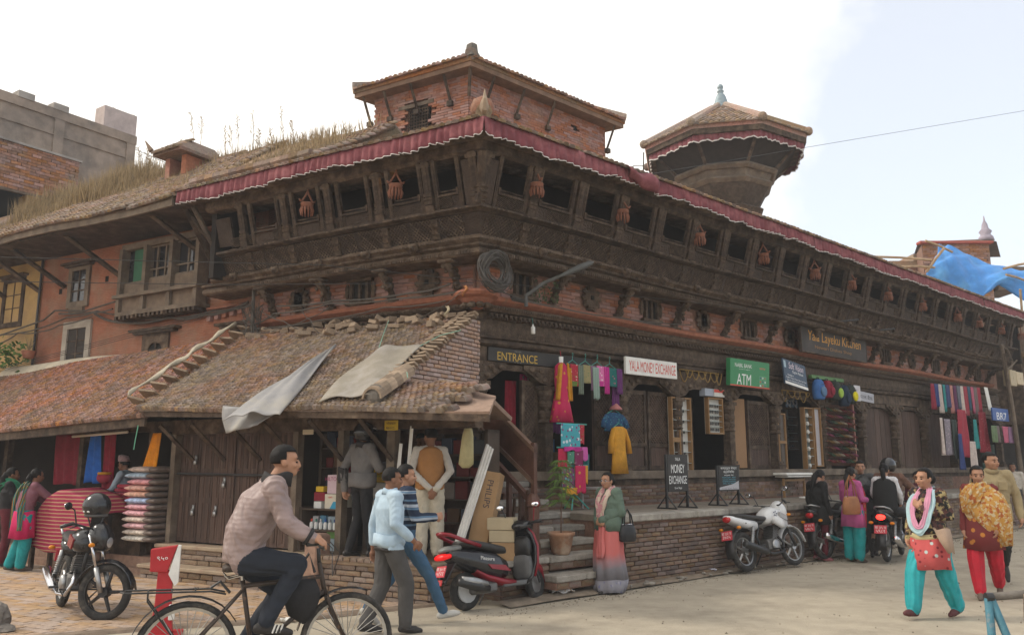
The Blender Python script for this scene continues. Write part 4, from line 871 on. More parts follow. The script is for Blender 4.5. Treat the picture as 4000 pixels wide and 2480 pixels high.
# grey and brick building far left, beyond the roof
def far_left():
 u=Vector((math.cos(R_(56)),math.sin(R_(56)),0));n=Vector((math.sin(R_(56)),-math.cos(R_(56)),0));b0=Vector((math.sin(R_(-25.9))*31,math.cos(R_(-25.9))*31,0))
 P=lambda s,d,z:b0-u*s+n*d+Vector((0,0,z));T=thing('concrete_building','grey concrete parapet building over a brick wall behind the grassy roof','building',b0);M=fr(P,b0)
 def px(x,y,d=0):
  o=b0+n*d;r=ray(x,y);t=(o.dot(n))/r.dot(n);p=r*t;return(b0-p).dot(u),p.z+CAMH
 zt=px(417,499)[1]
 mb=MB(M);mb.bb(0,12,-.3,0,4,zt);mb.obj('parapet_wall',mat('weathered_render',(.28,.222,.178),.95,.25,2.5,.4,30,c2=(.15,.13,.115),c2s=.8,c2t=(.45,.75)),T)
 mb=MB(M)
 mb.bb(-.02,12,-.02,.07,zt-.3,zt+.02);
 for a in(0,px(225,500)[0]-.2,6.6):mb.bb(a,a+.32,-.02,.055,5,zt-.22)
 for a,b in((.32,px(225,500)[0]-.2),(px(225,500)[0]+.12,6.6)):
  mb.bb(a,b,-.02,.05,zt-.88,zt-.84)
  for q in(a,b):mb.loft([[(q,-.01,zt-.22),(q+(.1 if q==a else-.1),-.01,zt-.22),(q,-.01,zt-.36)],[(q,.05,zt-.22),(q+(.1 if q==a else-.1),.05,zt-.22),(q,.05,zt-.36)]])
 mb.obj('pilaster_frame',mat('weathered_render',None),T)
 for x in(95,235):a=px(x,420)[0];mb=MB(M);mb.box((a,-.1,zt+.1),(.5,.4,.22));mb.obj('parapet_block',CONC,T)
 mb=MB(M);mb.bb(.0,1.2,-.6,.0,zt,zt+.8);mb.obj('chimney_block',mat('pale_concrete',(.43,.36,.34),.9,.15,4,.2),T)
 mb=MB(M);[mb.tube([(x,-.1,zt+.3),(x,-.1,zt+.85),(x+.06,-.1,zt+.86)],.012,4)for x in(.05,.8)];[mb.tube([(-.1-.02,-.2,z),(-2.4,-.5,z-.1)],.016,4)for z in(zt-.35,zt-.95)];[mb.tube([(-.2*k-.2,-.2-.025*k,zt-.36),(-.2*k-.2,-.2-.025*k,zt-1.0)],.008,4)for k in range(11)];mb.obj('roof_railing',mat('galvanised',(.4,.4,.4),.6),T)
 mb=MB(M);mb.bb(-2.6,-.05,-.6,-.2,6,zt-1.05);mb.obj('rear_wall',CONC,T)
 z1=px(60,560,.5)[1];s1=px(312,640,.5)[0]
 bricks(T,b0,P,s1,12,7.0,z1,.5,mat('orange_brick',(.30,.125,.062),.92,.3,10,.4,70,rnd=.28,hue=.012,c2=(.22,.14,.09),c2s=1.2,c2t=(.5,.75)),n_obj=200,bw=.3,bh=.1)
 mb=MB(M);mb.bb(s1,12,-.1,.46,4,z1-.01);mb.obj('brick_core',MORTARD,T);mb=MB(M);mb.bb(s1-.05,12,-.1,.56,z1,z1+.07);mb.obj('brick_coping',CONC,T)
 a,z=px(150,780,1.4);mb=MB(M);mb.bb(a-.22,a+.28,.8,1.4,4.5,z+.1);mb.obj('yellow_pier',YE_,T)
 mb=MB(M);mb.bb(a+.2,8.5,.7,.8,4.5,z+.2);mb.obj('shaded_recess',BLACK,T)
 mb=MB(M);mb.loft([[(a-.6+k*.8,.5,z+.42-.06*(k%2)),(a-.6+k*.8,1.7,z+.08-.03*k),(a-.6+k*.8,1.7,z-.0-.03*k),(a-.6+k*.8,.5,z+.32)]for k in range(6)]);mb.obj('lean_roof',mat('rusty_sheet',(.12,.085,.06),.85,.3,5,.4,40),T)
far_left()
# right background: brick house, tarp, bamboo, dark end of the street
def far_right():
 p0=PR(24,-3.0,0)
 P=lambda s,d,z:p0+uR*s+nR*d+Vector((0,0,z))
 def on(x,y,Y):
  r=ray(x,y);return r*(Y/r.y)+Vector((0,0,CAMH))
 Y=36;a,b,c=on(3710,1010,Y),on(3862,945,Y),on(3935,985,Y+1.5)
 T=thing('brick_house','small brick house with red roof edge and grey spire showing above the blue tarpaulin','house',(b.x,b.y,0));base=Vector((b.x,b.y,0))
 mb=MB();Pw=lambda s,d,z:Vector((b.x-s,b.y-d,z))
 bricks(T,base,Pw,0,3.0,b.z-3.0,b.z-.1,.0,mat('orange_brick',None),n_obj=120,bw=.3,bh=.1)
 mb.loft([[Vector((-3,.1,0)),Vector((0,.05,0)),Vector((1.2,2.0,0)),Vector((-2,3,0))],[Vector((-3,.1,b.z-.1)),Vector((0,.05,b.z-.1)),Vector((1.2,2.0,b.z-.1)),Vector((-2,3,b.z-.1))]]);mb.obj('wall_core',MORTARD,T)
 mb=MB();mb.bb(-3.2,.1,-.2,.2,b.z-.1,b.z);mb.obj('roof_edge',mat('red_roof_edge',(.38,.09,.07)),T)
 mb=MB();mb.loft([[(-3.2,0,b.z),(.3,-.1,b.z),(1.7,2,b.z-.2),(-2,3,b.z)],[(.1,.8,b.z+.35),(.3,.8,b.z+.35),(.5,1.2,b.z+.3),(.1,1.4,b.z+.3)]]);mb.bb(.2,1.8,.2,2.4,b.z-1.3,b.z-1.1);mb.bb(.3,1.4,.1,2,b.z-2.2,b.z-1.5);mb.obj('roof',mat('rusty_sheet',None),T)
 mb=MB();mb.lathe([(.35,0),(.3,.2),(.2,.3),(.28,.45),(.15,.6),(.12,.8),(.05,.95),(.02,1.2)],10,(.25,.6,b.z+.2));mb.obj('spire',mat('spire_grey',(.34,.30,.36)),T,True)
 q=on(3690,960,33);mb=MB();mb.box(tuple(Vector((q.x,q.y,q.z-.6))-base),(.3,.3,1.2));mb.obj('chimney',mat('dark_stone',None),T)
 q=on(3620,1035,38);T2=thing('low_brick_house','low far brick house top beside the hanging blue tarpaulin','house',(q.x,q.y,0));b2=Vector((q.x,q.y,0))
 mb=MB();mb.bb(-1.6,1.6,0,2,0,q.z-.1);mb.obj('wall',BRICK,T2);mb=MB();mb.bb(-1.9,1.9,-.2,2,q.z-.1,q.z+.15);mb.bb(-.7,.7,-.2,2,q.z+.16,q.z+.5);mb.obj('roof',TILED,T2)
 Yt=30;pts=[on(3665,960,Yt),on(3705,965,Yt),on(3800,1010,Yt),on(3960,1060,Yt),on(4060,1060,Yt)]
 low=[on(3605,1090,Yt-.8),on(3680,1115,Yt-.9),on(3830,1165,Yt-1.0),on(3895,1125,Yt-1.0),on(4080,1190,Yt-1.0)]
 def fn(u,v):
  t=u*4;i=min(int(t),3);f=t-i;a=pts[i].lerp(pts[i+1],f);b_=low[i].lerp(low[i+1],f)
  p=a.lerp(b_,v);return p+Vector((0,-.34*math.sin(math.pi*v)+.07*math.sin(u*13+v*3)+.035*math.sin(u*31-v*9),.12*math.sin(u*11)*v+(.05 if v<.05 else 0)+.05*math.sin(u*29+v*17)))
 mb=MB();mb.sheet(48,20,fn);tag(mb.obj('blue_tarpaulin',mat('blue_tarp',(.05,.235,.60),.5,.2,3,.5,5,spec=.4,c2=(.10,.33,.66),c2s=1.2,c2t=(.5,.7)),smooth=True,solid=.02),'blue plastic tarpaulin stretched over bamboo poles at the street end','tarpaulin')
 for k,(x0,y0,x1,y1)in enumerate([(3615,940,3720,985),(3690,968,3620,1062),(3385,1002,3640,1016),(3515,1042,3650,1045),(3930,1073,4010,1098),(3985,1130,3992,1215),(3920,1050,4040,1024)]):
  mb=MB();a,b_=on(x0,y0,Yt-1.3),on(x1,y1,Yt-1.0);mb.tube([a,a.lerp(b_,.5)+Vector((0,0,.03)),b_],.045,6);tag(mb.obj('bamboo_pole',mat('bamboo',(.40,.28,.17),.7,.25,5)),['bamboo pole jutting up left of the blue tarpaulin','slanting bamboo pole lashed to the left edge of the blue tarpaulin','long thin upper bamboo pole pointing left from the blue tarpaulin','short lower bamboo pole pointing left from the blue tarpaulin','short bamboo pole poking through the right of the blue tarpaulin','upright pole under the torn corner of the blue tarpaulin','thin pole behind the top right of the blue tarpaulin'][k],'pole')
 e0=PR(24.2,.4,0);T3=thing('timber_house','dark timber house with street stalls closing the right end of the row','house',e0);M=fr(lambda s,d,z:e0+uR*s+nR*d+Vector((0,0,z)),e0)
 mb=MB(M);mb.bb(0,9,-4,0,3.0,5.3);mb.obj('upper_wall',DARKWOOD,T3);mb=MB(M);mb.bb(0,9,-4,-1.5,0,3.0);mb.obj('shop_recess',DARKIN,T3)
 mb=MB(M);mb.bb(-.3,9,-.5,.9,5.3,5.42);mb.bb(.0,9,-4,.2,5.42,6.9);mb.obj('roof',TILEG,T3)
 for k in range(4):mb=MB(M);mb.box((.2+1.5*k,.05,1.6),(.18,.18,2.9));mb.obj('post',DARKWOOD,T3)
 mb=MB(M);mb.bb(-.2,9,-1.4,.7,-.05,.75);mb.obj('plinth',BRICKD,T3)
far_right()
# helpers for things
def obj_at(mb,name,mats,anchor,label,cat,group=None,**k):
 anchor=Vector(anchor);mb.V=[v-np.array(anchor)for v in mb.V]
 o=mb.obj(name,mats,**k);o.location=anchor;return tag(o,label,cat,group)
def part_at(mb,name,mats,parent,**k):
 a=np.array(parent.location)if parent.parent is None else np.array(parent.parent.location)*1.0+np.array(parent.location)
 mb.V=[v-a for v in mb.V];return mb.obj(name,mats,parent,**k)
WR,WL=fr(PR,Vector((0,0,0))),fr(PL,Vector((0,0,0)))
def text_bm(txt):
 cu=bpy.data.curves.new('t','FONT');cu.body=txt;cu.align_x='CENTER';cu.resolution_u=3;o=bpy.data.objects.new('t',cu);COL.objects.link(o)
 dg=bpy.context.evaluated_depsgraph_get();me=bpy.data.meshes.new_from_object(o.evaluated_get(dg))
 V=np.array([v.co[:]for v in me.vertices])if len(me.vertices)else np.zeros((0,3));F=[list(p.vertices)for p in me.polygons]
 bpy.data.objects.remove(o);bpy.data.curves.remove(cu);bpy.data.meshes.remove(me);return V,F
def lettering(parent,txt,m,org,ux,uz,w=None,h=None,name='lettering',pw=None,shear=0.0):
 V,F=text_bm(txt)
 if not len(V):return None
 lo,hi=V.min(0),V.max(0);V=V-(lo+hi)/2;sz=hi-lo
 sx=sy=None
 if h:sy=h/sz[1];sx=sy
 if w:sx=w/sz[0];sy=sy or sx
 x=V[:,0:1]*sx+V[:,1:2]*sy*shear;y=V[:,1:2]*sy
 W=np.array(org)[None]+x*np.array(ux)[None]+y*np.array(uz)[None]
 mb=MB();by={}
 for f in F:by.setdefault(len(f),[]).append(f)
 mb.add(W,list(by.values()));return part_at(mb,name,m,parent)
SIGNT=lambda n,c:mat('print_'+n,c,.6,0,bump=0)
def cloth(name,label,M,s0,s1,z1,z0,d,m,group=None,amp=.02,fr_=3.0,taper=0.0,cat='cloth',nu=24,nv=14,ph=None,sway=0.0):
 ph=random.uniform(0,6)if ph is None else ph
 def fn(u,v):
  s=s0+(s1-s0)*(.5+(u-.5)*(1+taper*v))+sway*v
  return(s,d+amp*(.3+.7*v)*math.sin(u*fr_*6.28+ph+v*1.2),z1+(z0-z1)*v+.012*math.sin(u*9+ph)*v)
 mb=MB(M);mb.sheet(nu,nv,fn);anchor=M@Vector(((s0+s1)/2,d,z1))
 return obj_at(mb,name,m,anchor,label,cat,group,smooth=True,solid=.008)
 # pleated red valances under the eaves
def valance(label,M,s0,s1,d=1.33,z1=6.455,drop=.25,sag=.02,wav=1.0):
 n=int(abs(s1-s0)/.018);rng=random.Random(int(s0*10)+3)
 ph=np.cumsum([rng.uniform(.15,1.5)for _ in range(n+1)]);am=[rng.uniform(.4,1.3)for _ in range(n//9+2)]
 dr=[drop+.022*math.sin(i*.031+s0)+sag*.5*math.sin(i*.11)+sag*.6*math.sin(ph[i]*.23)for i in range(n+1)]
 A='valance';anchor=M@Vector((s0,d,z1));rows=5
 def rowsheet(fa,fb,off):
  mb=MB(M);rings=[]
  for j in range(rows if off==0 else 2):
   f=fa+(fb-fa)*j/((rows if off==0 else 2)-1)
   rings.append([(s0+(s1-s0)*i/n+.012*f*math.sin(ph[i]*.5),d+off+(.006+.030*f)*am[i//9]*math.sin(ph[i]),z1-dr[i]*f+.006*math.sin(ph[i]*.31))for i in range(n+1)])
  mb.loft(rings,False,False);return mb
 root=obj_at(rowsheet(0,1,0),'valance',CLOTHR,anchor,label,'valance','pleated red valances along the eaves',smooth=True,solid=.006)
 part_at(rowsheet(.965,1.015,.004),'trim',mat('white_trim',(.60,.58,.56),.8,.2,9),root,solid=.006)
valance('pleated maroon valance with white hem on the left eave of the corner gallery',WL,-KC*1.33,5.5)
valance('pleated maroon valance on the street eave from the corner to the first flap',WR,-KC*1.33,2.68,sag=.028)
valance('pleated maroon valance on the street eave between the flap and the second break',WR,2.72,8.2,z1=6.47,drop=.27,sag=.03)
valance('long maroon valance on the middle stretch of the street eave',WR,8.25,18.2,z1=6.46,drop=.27,sag=.02)
valance('last maroon valance at the far end of the street eave',WR,18.25,23.1,z1=6.46,drop=.26,sag=.02)
mb=MB(WR);mb.sheet(16,8,lambda u,v:(1.95+.75*u+.15*v,1.36+.10*math.sin(v*3.14)+.02*math.sin(u*9),6.50-.05*math.sin(u*3.1)-.27*v-.05*u*v+.07*(1-u)*v))
obj_at(mb,'loose_flap',CLOTHR,PR(2.3,1.36,6.45),'loose turned-up flap of maroon cloth where two street valances meet','cloth',smooth=True,solid=.006)
# hanging carved baskets
def basket_meshes():
 T=mat('terracotta_wood',(.21,.085,.052),.8,.25,12,.3,60)
 a=MB();a.tube([(0,0,0),(.004,0,-.12),(0,0,-.24)],.010,6)
 b=MB();
 for sg in(-1,1):b.tube([(0,0,-.20),(sg*.022,0,-.26),(sg*.078,0,-.36),(sg*.08,0,-.41)],[.016,.018,.018,.016],6);b.tube([(sg*.07,0,-.385),(sg*.12,0,-.37),(sg*.135,0,-.345)],[.02,.018,.008],6)
 c=MB();c.lathe([(.095,-.40),(.11,-.415),(.10,-.43),(.105,-.47),(.09,-.48),(.02,-.48)],14)
 d=MB()
 for k in range(12):
  q=k*math.pi/6;x,y=.085*math.cos(q),.085*math.sin(q);d.tube([(x,y,-.475),(x*1.22,y*1.22,-.53),(x*1.1,y*1.1,-.60),(x*1.12,y*1.12,-.615)],[.014,.02,.013,.003],5)
 return[(n,m.mesh(n,T,True))for n,m in(('cord',a),('handle',b),('bowl',c),('pendant_ring',d))]
BK=basket_meshes()
def basket(p,label,rz):
 t=thing('hanging_basket',label,'hanging basket',p,rz,'carved hanging baskets under the eaves')
 for n,me in BK:link(n,me,t)
 return t
RB=[.36,2.36,4.54,6.74,8.83,10.54,12.48,14.56,17.0,18.64,20.56]
NB=['first from the corner','second from the corner','third from the corner','fourth from the corner','fifth from the corner','above the gap left of the kitchen signboard','above the kitchen signboard','right of the kitchen signboard','fourth from the far end','third from the far end','second from the far end']
for s_,nb in zip(RB,NB):basket(PR(s_,1.0,6.27),'carved reddish basket hanging under the street eave, '+nb,random.uniform(0,3))
basket(PR(22.3,1.05,6.27),'carved reddish basket hanging at the very end of the street eave',1)
basket(PL(2.65,1.0,6.27),'carved reddish basket hanging under the left eave, farther from the corner',.5);basket(PL(.83,1.0,6.27),'carved reddish basket hanging beside the lit bulb under the left eave',.2)
mb=MB();p=PL(1.05,.92,5.98);mb.ell(tuple(p),(.03,.03,.024),10,6);o=obj_at(mb,'light_bulb',mat('warm_bulb',(1,.55,.15),.5,0,bump=0,emit=8),p,'small glowing orange bulb in a window of the left gallery','bulb',smooth=True)
mb=MB();mb.tube([p+Vector((0,0,.02)),p+Vector((0,0,.12))],.006,4);part_at(mb,'flex',WIRE,o)
# signs
def sign(name,label,M,s0,s1,z0,z1,d,m,th=.03,tilt=0.0,rim=None,cat='sign',skew=0.0,lean=0.0,rot=0.0):
 c=M@Vector(((s0+s1)/2,d,(z0+z1)/2));u=(M.to_3x3()@Vector((1,0,0))).normalized();n=(M.to_3x3()@Vector((0,1,0))).normalized()
 if M is WL:u=-u
 up=(Vector((0,0,1))*math.cos(lean)+n*math.sin(lean));n2=n*math.cos(lean)-Vector((0,0,1))*math.sin(lean)
 u2=u*math.cos(rot)+up*math.sin(rot);up=up*math.cos(rot)-u*math.sin(rot);u=u2
 w,h=abs(s1-s0),abs(z1-z0);t=thing(name,label,cat,c);B3=Matrix((u,-n2,up)).transposed().to_4x4()
 mb=MB(B3);mb.cbox((0,0,0),(w,th,h),.004);mb.obj('board',m,t)
 if rim:mb=MB(B3);[mb.box((x,0,0),(.03,th+.012,h+.03))for x in(-w/2,w/2)];[mb.box((0,0,z),(w+.03,th+.012,.03))for z in(-h/2,h/2)];mb.obj('rim',rim,t)
 def T(txt,x,y,ww=None,hh=None,col='white',shear=0.0):return lettering(t,txt,SIGNT(*col)if isinstance(col,tuple)else SIGNT(col,(.8,.8,.8)),c+u*x+up*y+n2*(th/2+.003),u,up,ww,hh,shear=shear)
 def box(x,y,ww,hh,m,name='print'):mb=MB(B3);mb.box((x,-th/2-.0015,y),(ww,.002,hh));return mb.obj(name,m,t)
 return t,T,box,w,h
GOLD=('gold',(.52,.33,.05));RED=('red',(.60,.07,.05));WH=('white',(.78,.78,.76));BK_=('black',(.02,.02,.02))
t,T,bx_,w,h=sign('entrance_sign','black board lettered ENTRANCE in gold over the dark doorway',WR,.20,2.55,3.235,3.45,.055,mat('black_board',(.035,.032,.03),.6,.2,3))
T('ENTRANCE',-.56,-.02,.86,.13,GOLD);T('OM OM',-.56,.075,.14,.02,('pale',(.3,.28,.25)));T('* * *',-.56,-.10,.16,.016,('pale',(.3,.28,.25)))
t,T,bx_,w,h=sign('money_exchange_sign','white signboard lettered YALA MONEY EXCHANGE in red over the lattice doors',WR,3.22,4.70,3.23,3.54,.24,WHITE,.05)
T('YALA MONEY EXCHANGE',.02,-.0,1.34,.19,RED)
t,T,bx_,w,h=sign('bank_sign','green bank signboard with white ATM lettering over the tan door',WR,6.32,7.78,3.22,3.77,.32,mat('bank_green',(.035,.22,.085),.45,.08,3,0),.10,lean=.06)
T('ATM',-.24,-.13,.52,.22,WH);T('NABIL BANK',-.26,.15,.62,.075,WH);T('your bank your neighbour',-.22,.075,.42,.022,WH)
bx_(.47,-.14,.28,.24,mat('sign_panel',(.10,.30,.16),.5,0,bump=0));rr=random.Random(2)
for i in range(3):
 for j in range(3):bx_(.38+.09*i,-.22+.08*j,.055,.035,SIGNT(*[WH,RED,('navy',(.04,.06,.2))][(i+j)%3])).location.y+=0
bx_(0,-h/2+.012,w,.024,SIGNT(*RED));mb=MB();q=t.location
for k in range(5):mb.ell((.46+.045*(k-2),-.056,.16-.012*abs(k-2)),(.02,.004,.05-.008*abs(k-2)),8,5,(0,.35*(k-2),0))
o=mb.obj('logo',mat('logo_rose',(.42,.14,.09),.5,0,bump=0),t);o.rotation_euler=(0,0,R_(42))
t,T,bx_,w,h=sign('optician_sign','tilted dark blue optician signboard with white lettering right of the bank sign',WR,8.42,9.36,3.32,3.90,.34,mat('sign_navy',(.045,.07,.11),.5,.1,3),.04,lean=-.15,rot=-.12)
T('Soft Vision',.06,.17,.60,.15,('pinkwhite',(.75,.62,.66)),.15);T('Optic Palace',.1,.03,.45,.08,WH);T('Available in',-.22,-.06,.24,.04,WH);T('Eyeglass, Frame, Power Glass, Sun Glass',0,-.125,.82,.045,WH);T('Sports Glasses & Accessories',-.02,-.185,.72,.045,WH);bx_(0,-.255,w,.06,WHITE);bx_(-.40,.17,.08,.16,SIGNT('paleblue',(.35,.45,.5)))
t,T,bx_,w,h=sign('kitchen_signboard','long dark wooden signboard with orange lettering hung above the street shops',WR,9.15,12.35,4.16,4.76,.38,mat('sign_wood',(.05,.042,.038),.7,.3,3),.06,rim=DARKWOOD)
T('Yala Layeku Kitchen',.0,.06,2.6,.30,('orange',(.55,.26,.03)),.12);T('Newari Dishes Shop',-.1,-.16,1.8,.10,('dimorange',(.30,.14,.03)))
for x in(.6,2.6):mb=MB(WR);mb.tube([(9.3+x,.42,4.86),(10.6+x,.8,5.06)],.018,6);obj_at(mb,'sign_stay',BLKM,PR(9.3+x,.42,4.78),'thin slanting iron stay above the wooden kitchen signboard, '+('inner' if x<1 else 'outer')+' one','bracket')
def dev(M,x0,z0,w,h,n,seed,d,m,parent):
 r=random.Random(seed)
t,T,bx_,w,h=sign('yellow_notice','small yellow notice with black lettering under the lean-to eave',WL,-.05,.17,2.10,2.23,1.93,mat('notice_yellow',(.55,.38,.03),.6,.1,4),.01)
T('मोबाइल',0,.028,.15,.04,BK_);T('98510-22...',0,-.035,.16,.03,BK_)
t,T,bx_,w,h=sign('cream_notice','small blank cream notice under the lean-to eave by the shelves',WL,1.42,1.62,2.07,2.14,1.93,mat('cream_card',(.55,.47,.33),.7,.1,4),.01)
t,T,bx_,w,h=sign('blue_stall_sign','blue sign lettered BR7 in white at the scarf stall',WR,19.45,20.85,2.95,3.33,.85,mat('sign_blue',(.03,.09,.30),.5,.1,3),.04);T('BR7',.05,-.05,.85,.22,WH)
t,T,bx_,w,h=sign('cloth_banner','pale hand-lettered banner behind the backpacks',WR,12.05,13.2,3.22,3.46,.12,mat('banner_cloth',(.42,.42,.46),.8,.1,4),.012,rot=-.05);T('नेपाल बैंक',.1,.0,.8,.12,BK_)
def easel(label,s0,s1,z0,z1,d,lines,extra=None):
 c=PR((s0+s1)/2,d,.95);t=thing('sign_easel',label,'sign board',c,0,'black sign boards on stands');M=fr(lambda s,d_,z:c+uR*s+nR*d_+Vector((0,0,z)),c)
 w=s1-s0;la=-.05;mb=MB(M)
 for x in(-w/2,w/2):
  mb.box((x,0,(z1-.95)/2),(.035,.035,z1-.95));mb.tube([(x,.02,.20),(x,.20,.0)],.013,5);mb.tube([(x,-.02,.20),(x,-.20,.0)],.013,5);mb.tube([(x,-.2,.01),(x,.2,.01)],.013,5)
 mb.obj('stand',BLKM,t)
 mb=MB(M);mb.cbox((0,.012,(z0+z1)/2-.95),(w-.03,.03,z1-z0),.004);mb.obj('board',mat('black_board',None),t)
 for txt,z,ww,hh,col in lines:lettering(t,txt,SIGNT(*col),c+uR*(0 if len(txt)>4 or txt=='YALA' else 0)+nR*.031+Vector((0,0,z-.95)),uR,Vector((0,0,1)),ww,hh)
 if extra:extra(t,M,c)
easel('black easel board lettered MONEY EXCHANGE in white on the terrace',3.05,3.60,1.22,1.82,1.2,[('YALA',1.745,.14,.05,WH),('MONEY',1.59,.36,.14,WH),('EXCHANGE',1.41,.47,.13,WH),('Govt. Regd.',1.275,.20,.04,WH)])
def ex2(t,M,c):
 mb=MB(M);mb.loft([[(-.30,.0295,.27),(.30,.0295,.27),(.30,.0295,.42),(.1,.0295,.36),(-.3,.0295,.31)],[(-.30,.031,.27),(.30,.031,.27),(.30,.031,.42),(.1,.031,.36),(-.3,.031,.31)]]);mb.obj('print',mat('pale_print',(.45,.44,.46),.6,0,bump=0),t)
easel('black easel board with printed price list and pale foot on the terrace',4.55,5.2,1.20,1.64,1.15,[('कम्प्युटर सेन्टर',1.59,.5,.06,WH),('क्लिनिक',1.525,.34,.06,WH),('साइबर नेट',1.47,.3,.03,WH),('PHOTOCOPY   PRINT',1.43,.42,.022,('cyan',(.1,.35,.45))),('COLOUR LAMINATION',1.395,.40,.022,('cyan',(.1,.35,.45))),('INTERNET SCANNING',1.36,.40,.022,('cyan',(.1,.35,.45))),('EMAIL  FAX  PHONE',1.325,.38,.022,('cyan',(.1,.35,.45))),('Durbar Square, Patan',1.235,.44,.03,BK_)],ex2)
# clothes for sale at the entrance
C=lambda n,c,**k:mat('cloth_'+n,c,.85,.18,9,.25,35,**k)
PK=patt('floral_crimson',(.46,.025,.085),[(.50,.26,.03)],9,thr=.22);MUST=C('mustard',(.55,.26,.025))
def dress():
 c=PR(1.66,.2,3.40);t=thing('hanging_dress','crimson floral dress with mustard shawl hanging on a white bust by the entrance','dress',c);M=fr(lambda s,d,z:PR(1.66,.2,0)+uR*s+nR*d+Vector((0,0,z)),c)
 def ring(z,rx,ry,f,ox=0,oy=0,n=36):return[(ox+rx*math.cos(a)*(1+f*math.sin(a*7)),oy+ry*math.sin(a)*(1+f*math.sin(a*7)),z)for a in[2*math.pi*k/n for k in range(n)]]
 mb=MB(M);mb.loft([ring(3.30,.05,.04,0),ring(3.24,.13,.07,0),ring(3.05,.14,.09,.01),ring(2.85,.12,.08,.02),ring(2.6,.18,.10,.06),ring(2.33,.24,.12,.09)]);mb.obj('dress',PK,t,True)
 mb=MB(M);mb.lathe([(.045,3.40),(.04,3.30),(.09,3.24),(.085,3.17)],14,sy=.7);mb.obj('bust',WHITE,t,True)
 mb=MB(M);mb.tube([(0,0,3.39),(-.02,0,3.50)],.006,5);mb.obj('cord',C('red',(.4,.03,.05)),t)
 mb=MB(M)
 for sg in(-1,1):mb.sheet(10,14,lambda u,v:(sg*(.06+.07*u+.05*v)+.01*math.sin(u*9),.07+.03*math.sin(u*8)-.02*v,3.30-.10*u-(.62-.1*u)*v))
 mb.obj('shawl',MUST,t,True,solid=.008)
dress()
HANG=mat('teal_plastic',(.06,.28,.24),.5,.1,5,0)
def hanger(p,M,s,d,z,w,label,m1,m2,drop,ox=0.0,m3=None):
 t=thing('hung_shawl',label,'shawl',M@Vector((s,d,z)),0,'folded shawls on teal hangers');M2=M.copy();M2.translation=M2.translation-t.location
 mb=MB(M2);mb.tube([(s-.01,d,z+.02),(s+.012,d,z+.045),(s+.02,d,z+.02),(s,d,z-.02),(s,d,z-.08)],.005,5);mb.tube([(s-w/2,d,z-.16),(s,d,z-.08),(s+w/2,d,z-.16)],.007,5);mb.tube([(s-w/2,d,z-.165),(s+w/2,d,z-.165)],.006,5);mb.obj('hanger',HANG,t)
 def sh(a,b,dd,z1,z0,k):return lambda u,v:(a+(b-a)*u,d+dd+.012*math.sin(u*k+v*2)*(.4+v),z1+(z0-z1)*v)
 mb=MB(M2);mb.sheet(16,10,sh(s-w*.36+ox,s+w*.42+ox,.03,z-.155,z-drop,9));mb.obj('shawl_front',m1,t,True,solid=.012)
 mb=MB(M2);mb.sheet(12,12,sh(s+w*.22+ox,s+w*.62+ox,.045,z-.16,z-drop*1.25,14));mb.obj('shawl_fold',m2,t,True,solid=.012)
 if m3:mb=MB(M2);mb.bb(s-w*.36+ox,s+w*.42+ox,d+.046,d+.05,z-drop,z-drop+.08);mb.obj('border',m3,t)
FL1=patt('floral_red',(.38,.03,.05),[(.6,.5,.4),(.10,.25,.05)],16,thr=.2);FL2=patt('beige_print',(.28,.24,.12),[(.15,.2,.1)],20,thr=.25);FL3=patt('pink_print',(.62,.16,.36),[(.7,.55,.6),(.15,.3,.1)],15,thr=.2);FL4=patt('teal_print',(.02,.13,.12),[(.5,.15,.2)],14,thr=.17)
hanger(0,WR,1.93,.2,3.45,.30,'red and green printed shawl folded over the first teal hanger',FL1,C('greygreen',(.14,.17,.13)),.52,.02,C('leaf',(.10,.16,.03)))
hanger(0,WR,2.24,.2,3.46,.30,'beige printed shawl with grey fold on the second teal hanger',FL2,C('mauve',(.22,.12,.2)),.46,.02)
hanger(0,WR,2.54,.2,3.47,.30,'pink printed shawl with pale green fold on the third teal hanger',FL3,C('magenta',(.45,.03,.22)),.50,.06,C('magenta',None))
hanger(0,WR,2.86,.2,3.46,.34,'dark teal printed shawl on the last teal hanger',FL4,C('purple',(.12,.03,.13)),.48,.06)
cloth('hanging_cloth','pale green striped scarf hanging long between the teal hangers',WR,2.36,2.52,3.28,2.74,.26,patt('green_stripe',(.25,.42,.30),[(.25,.2,.27)],30,kind='wave',ax='x',thr=.35),amp=.02)
cloth('hanging_cloth','purple scarf hanging under the last teal hanger',WR,2.98,3.16,3.0,2.62,.15,C('purple',None))
mb=MB(WR);mb.lathe([(.03,.10),(.06,.07),(.10,.03),(.12,.0),(.11,-.01)],14,(3.05,.15,2.60));obj_at(mb,'straw_hat',C('rose',(.4,.16,.15)),PR(3.05,.15,2.6),'small pink hat hung below the purple scarf','hat',smooth=True)
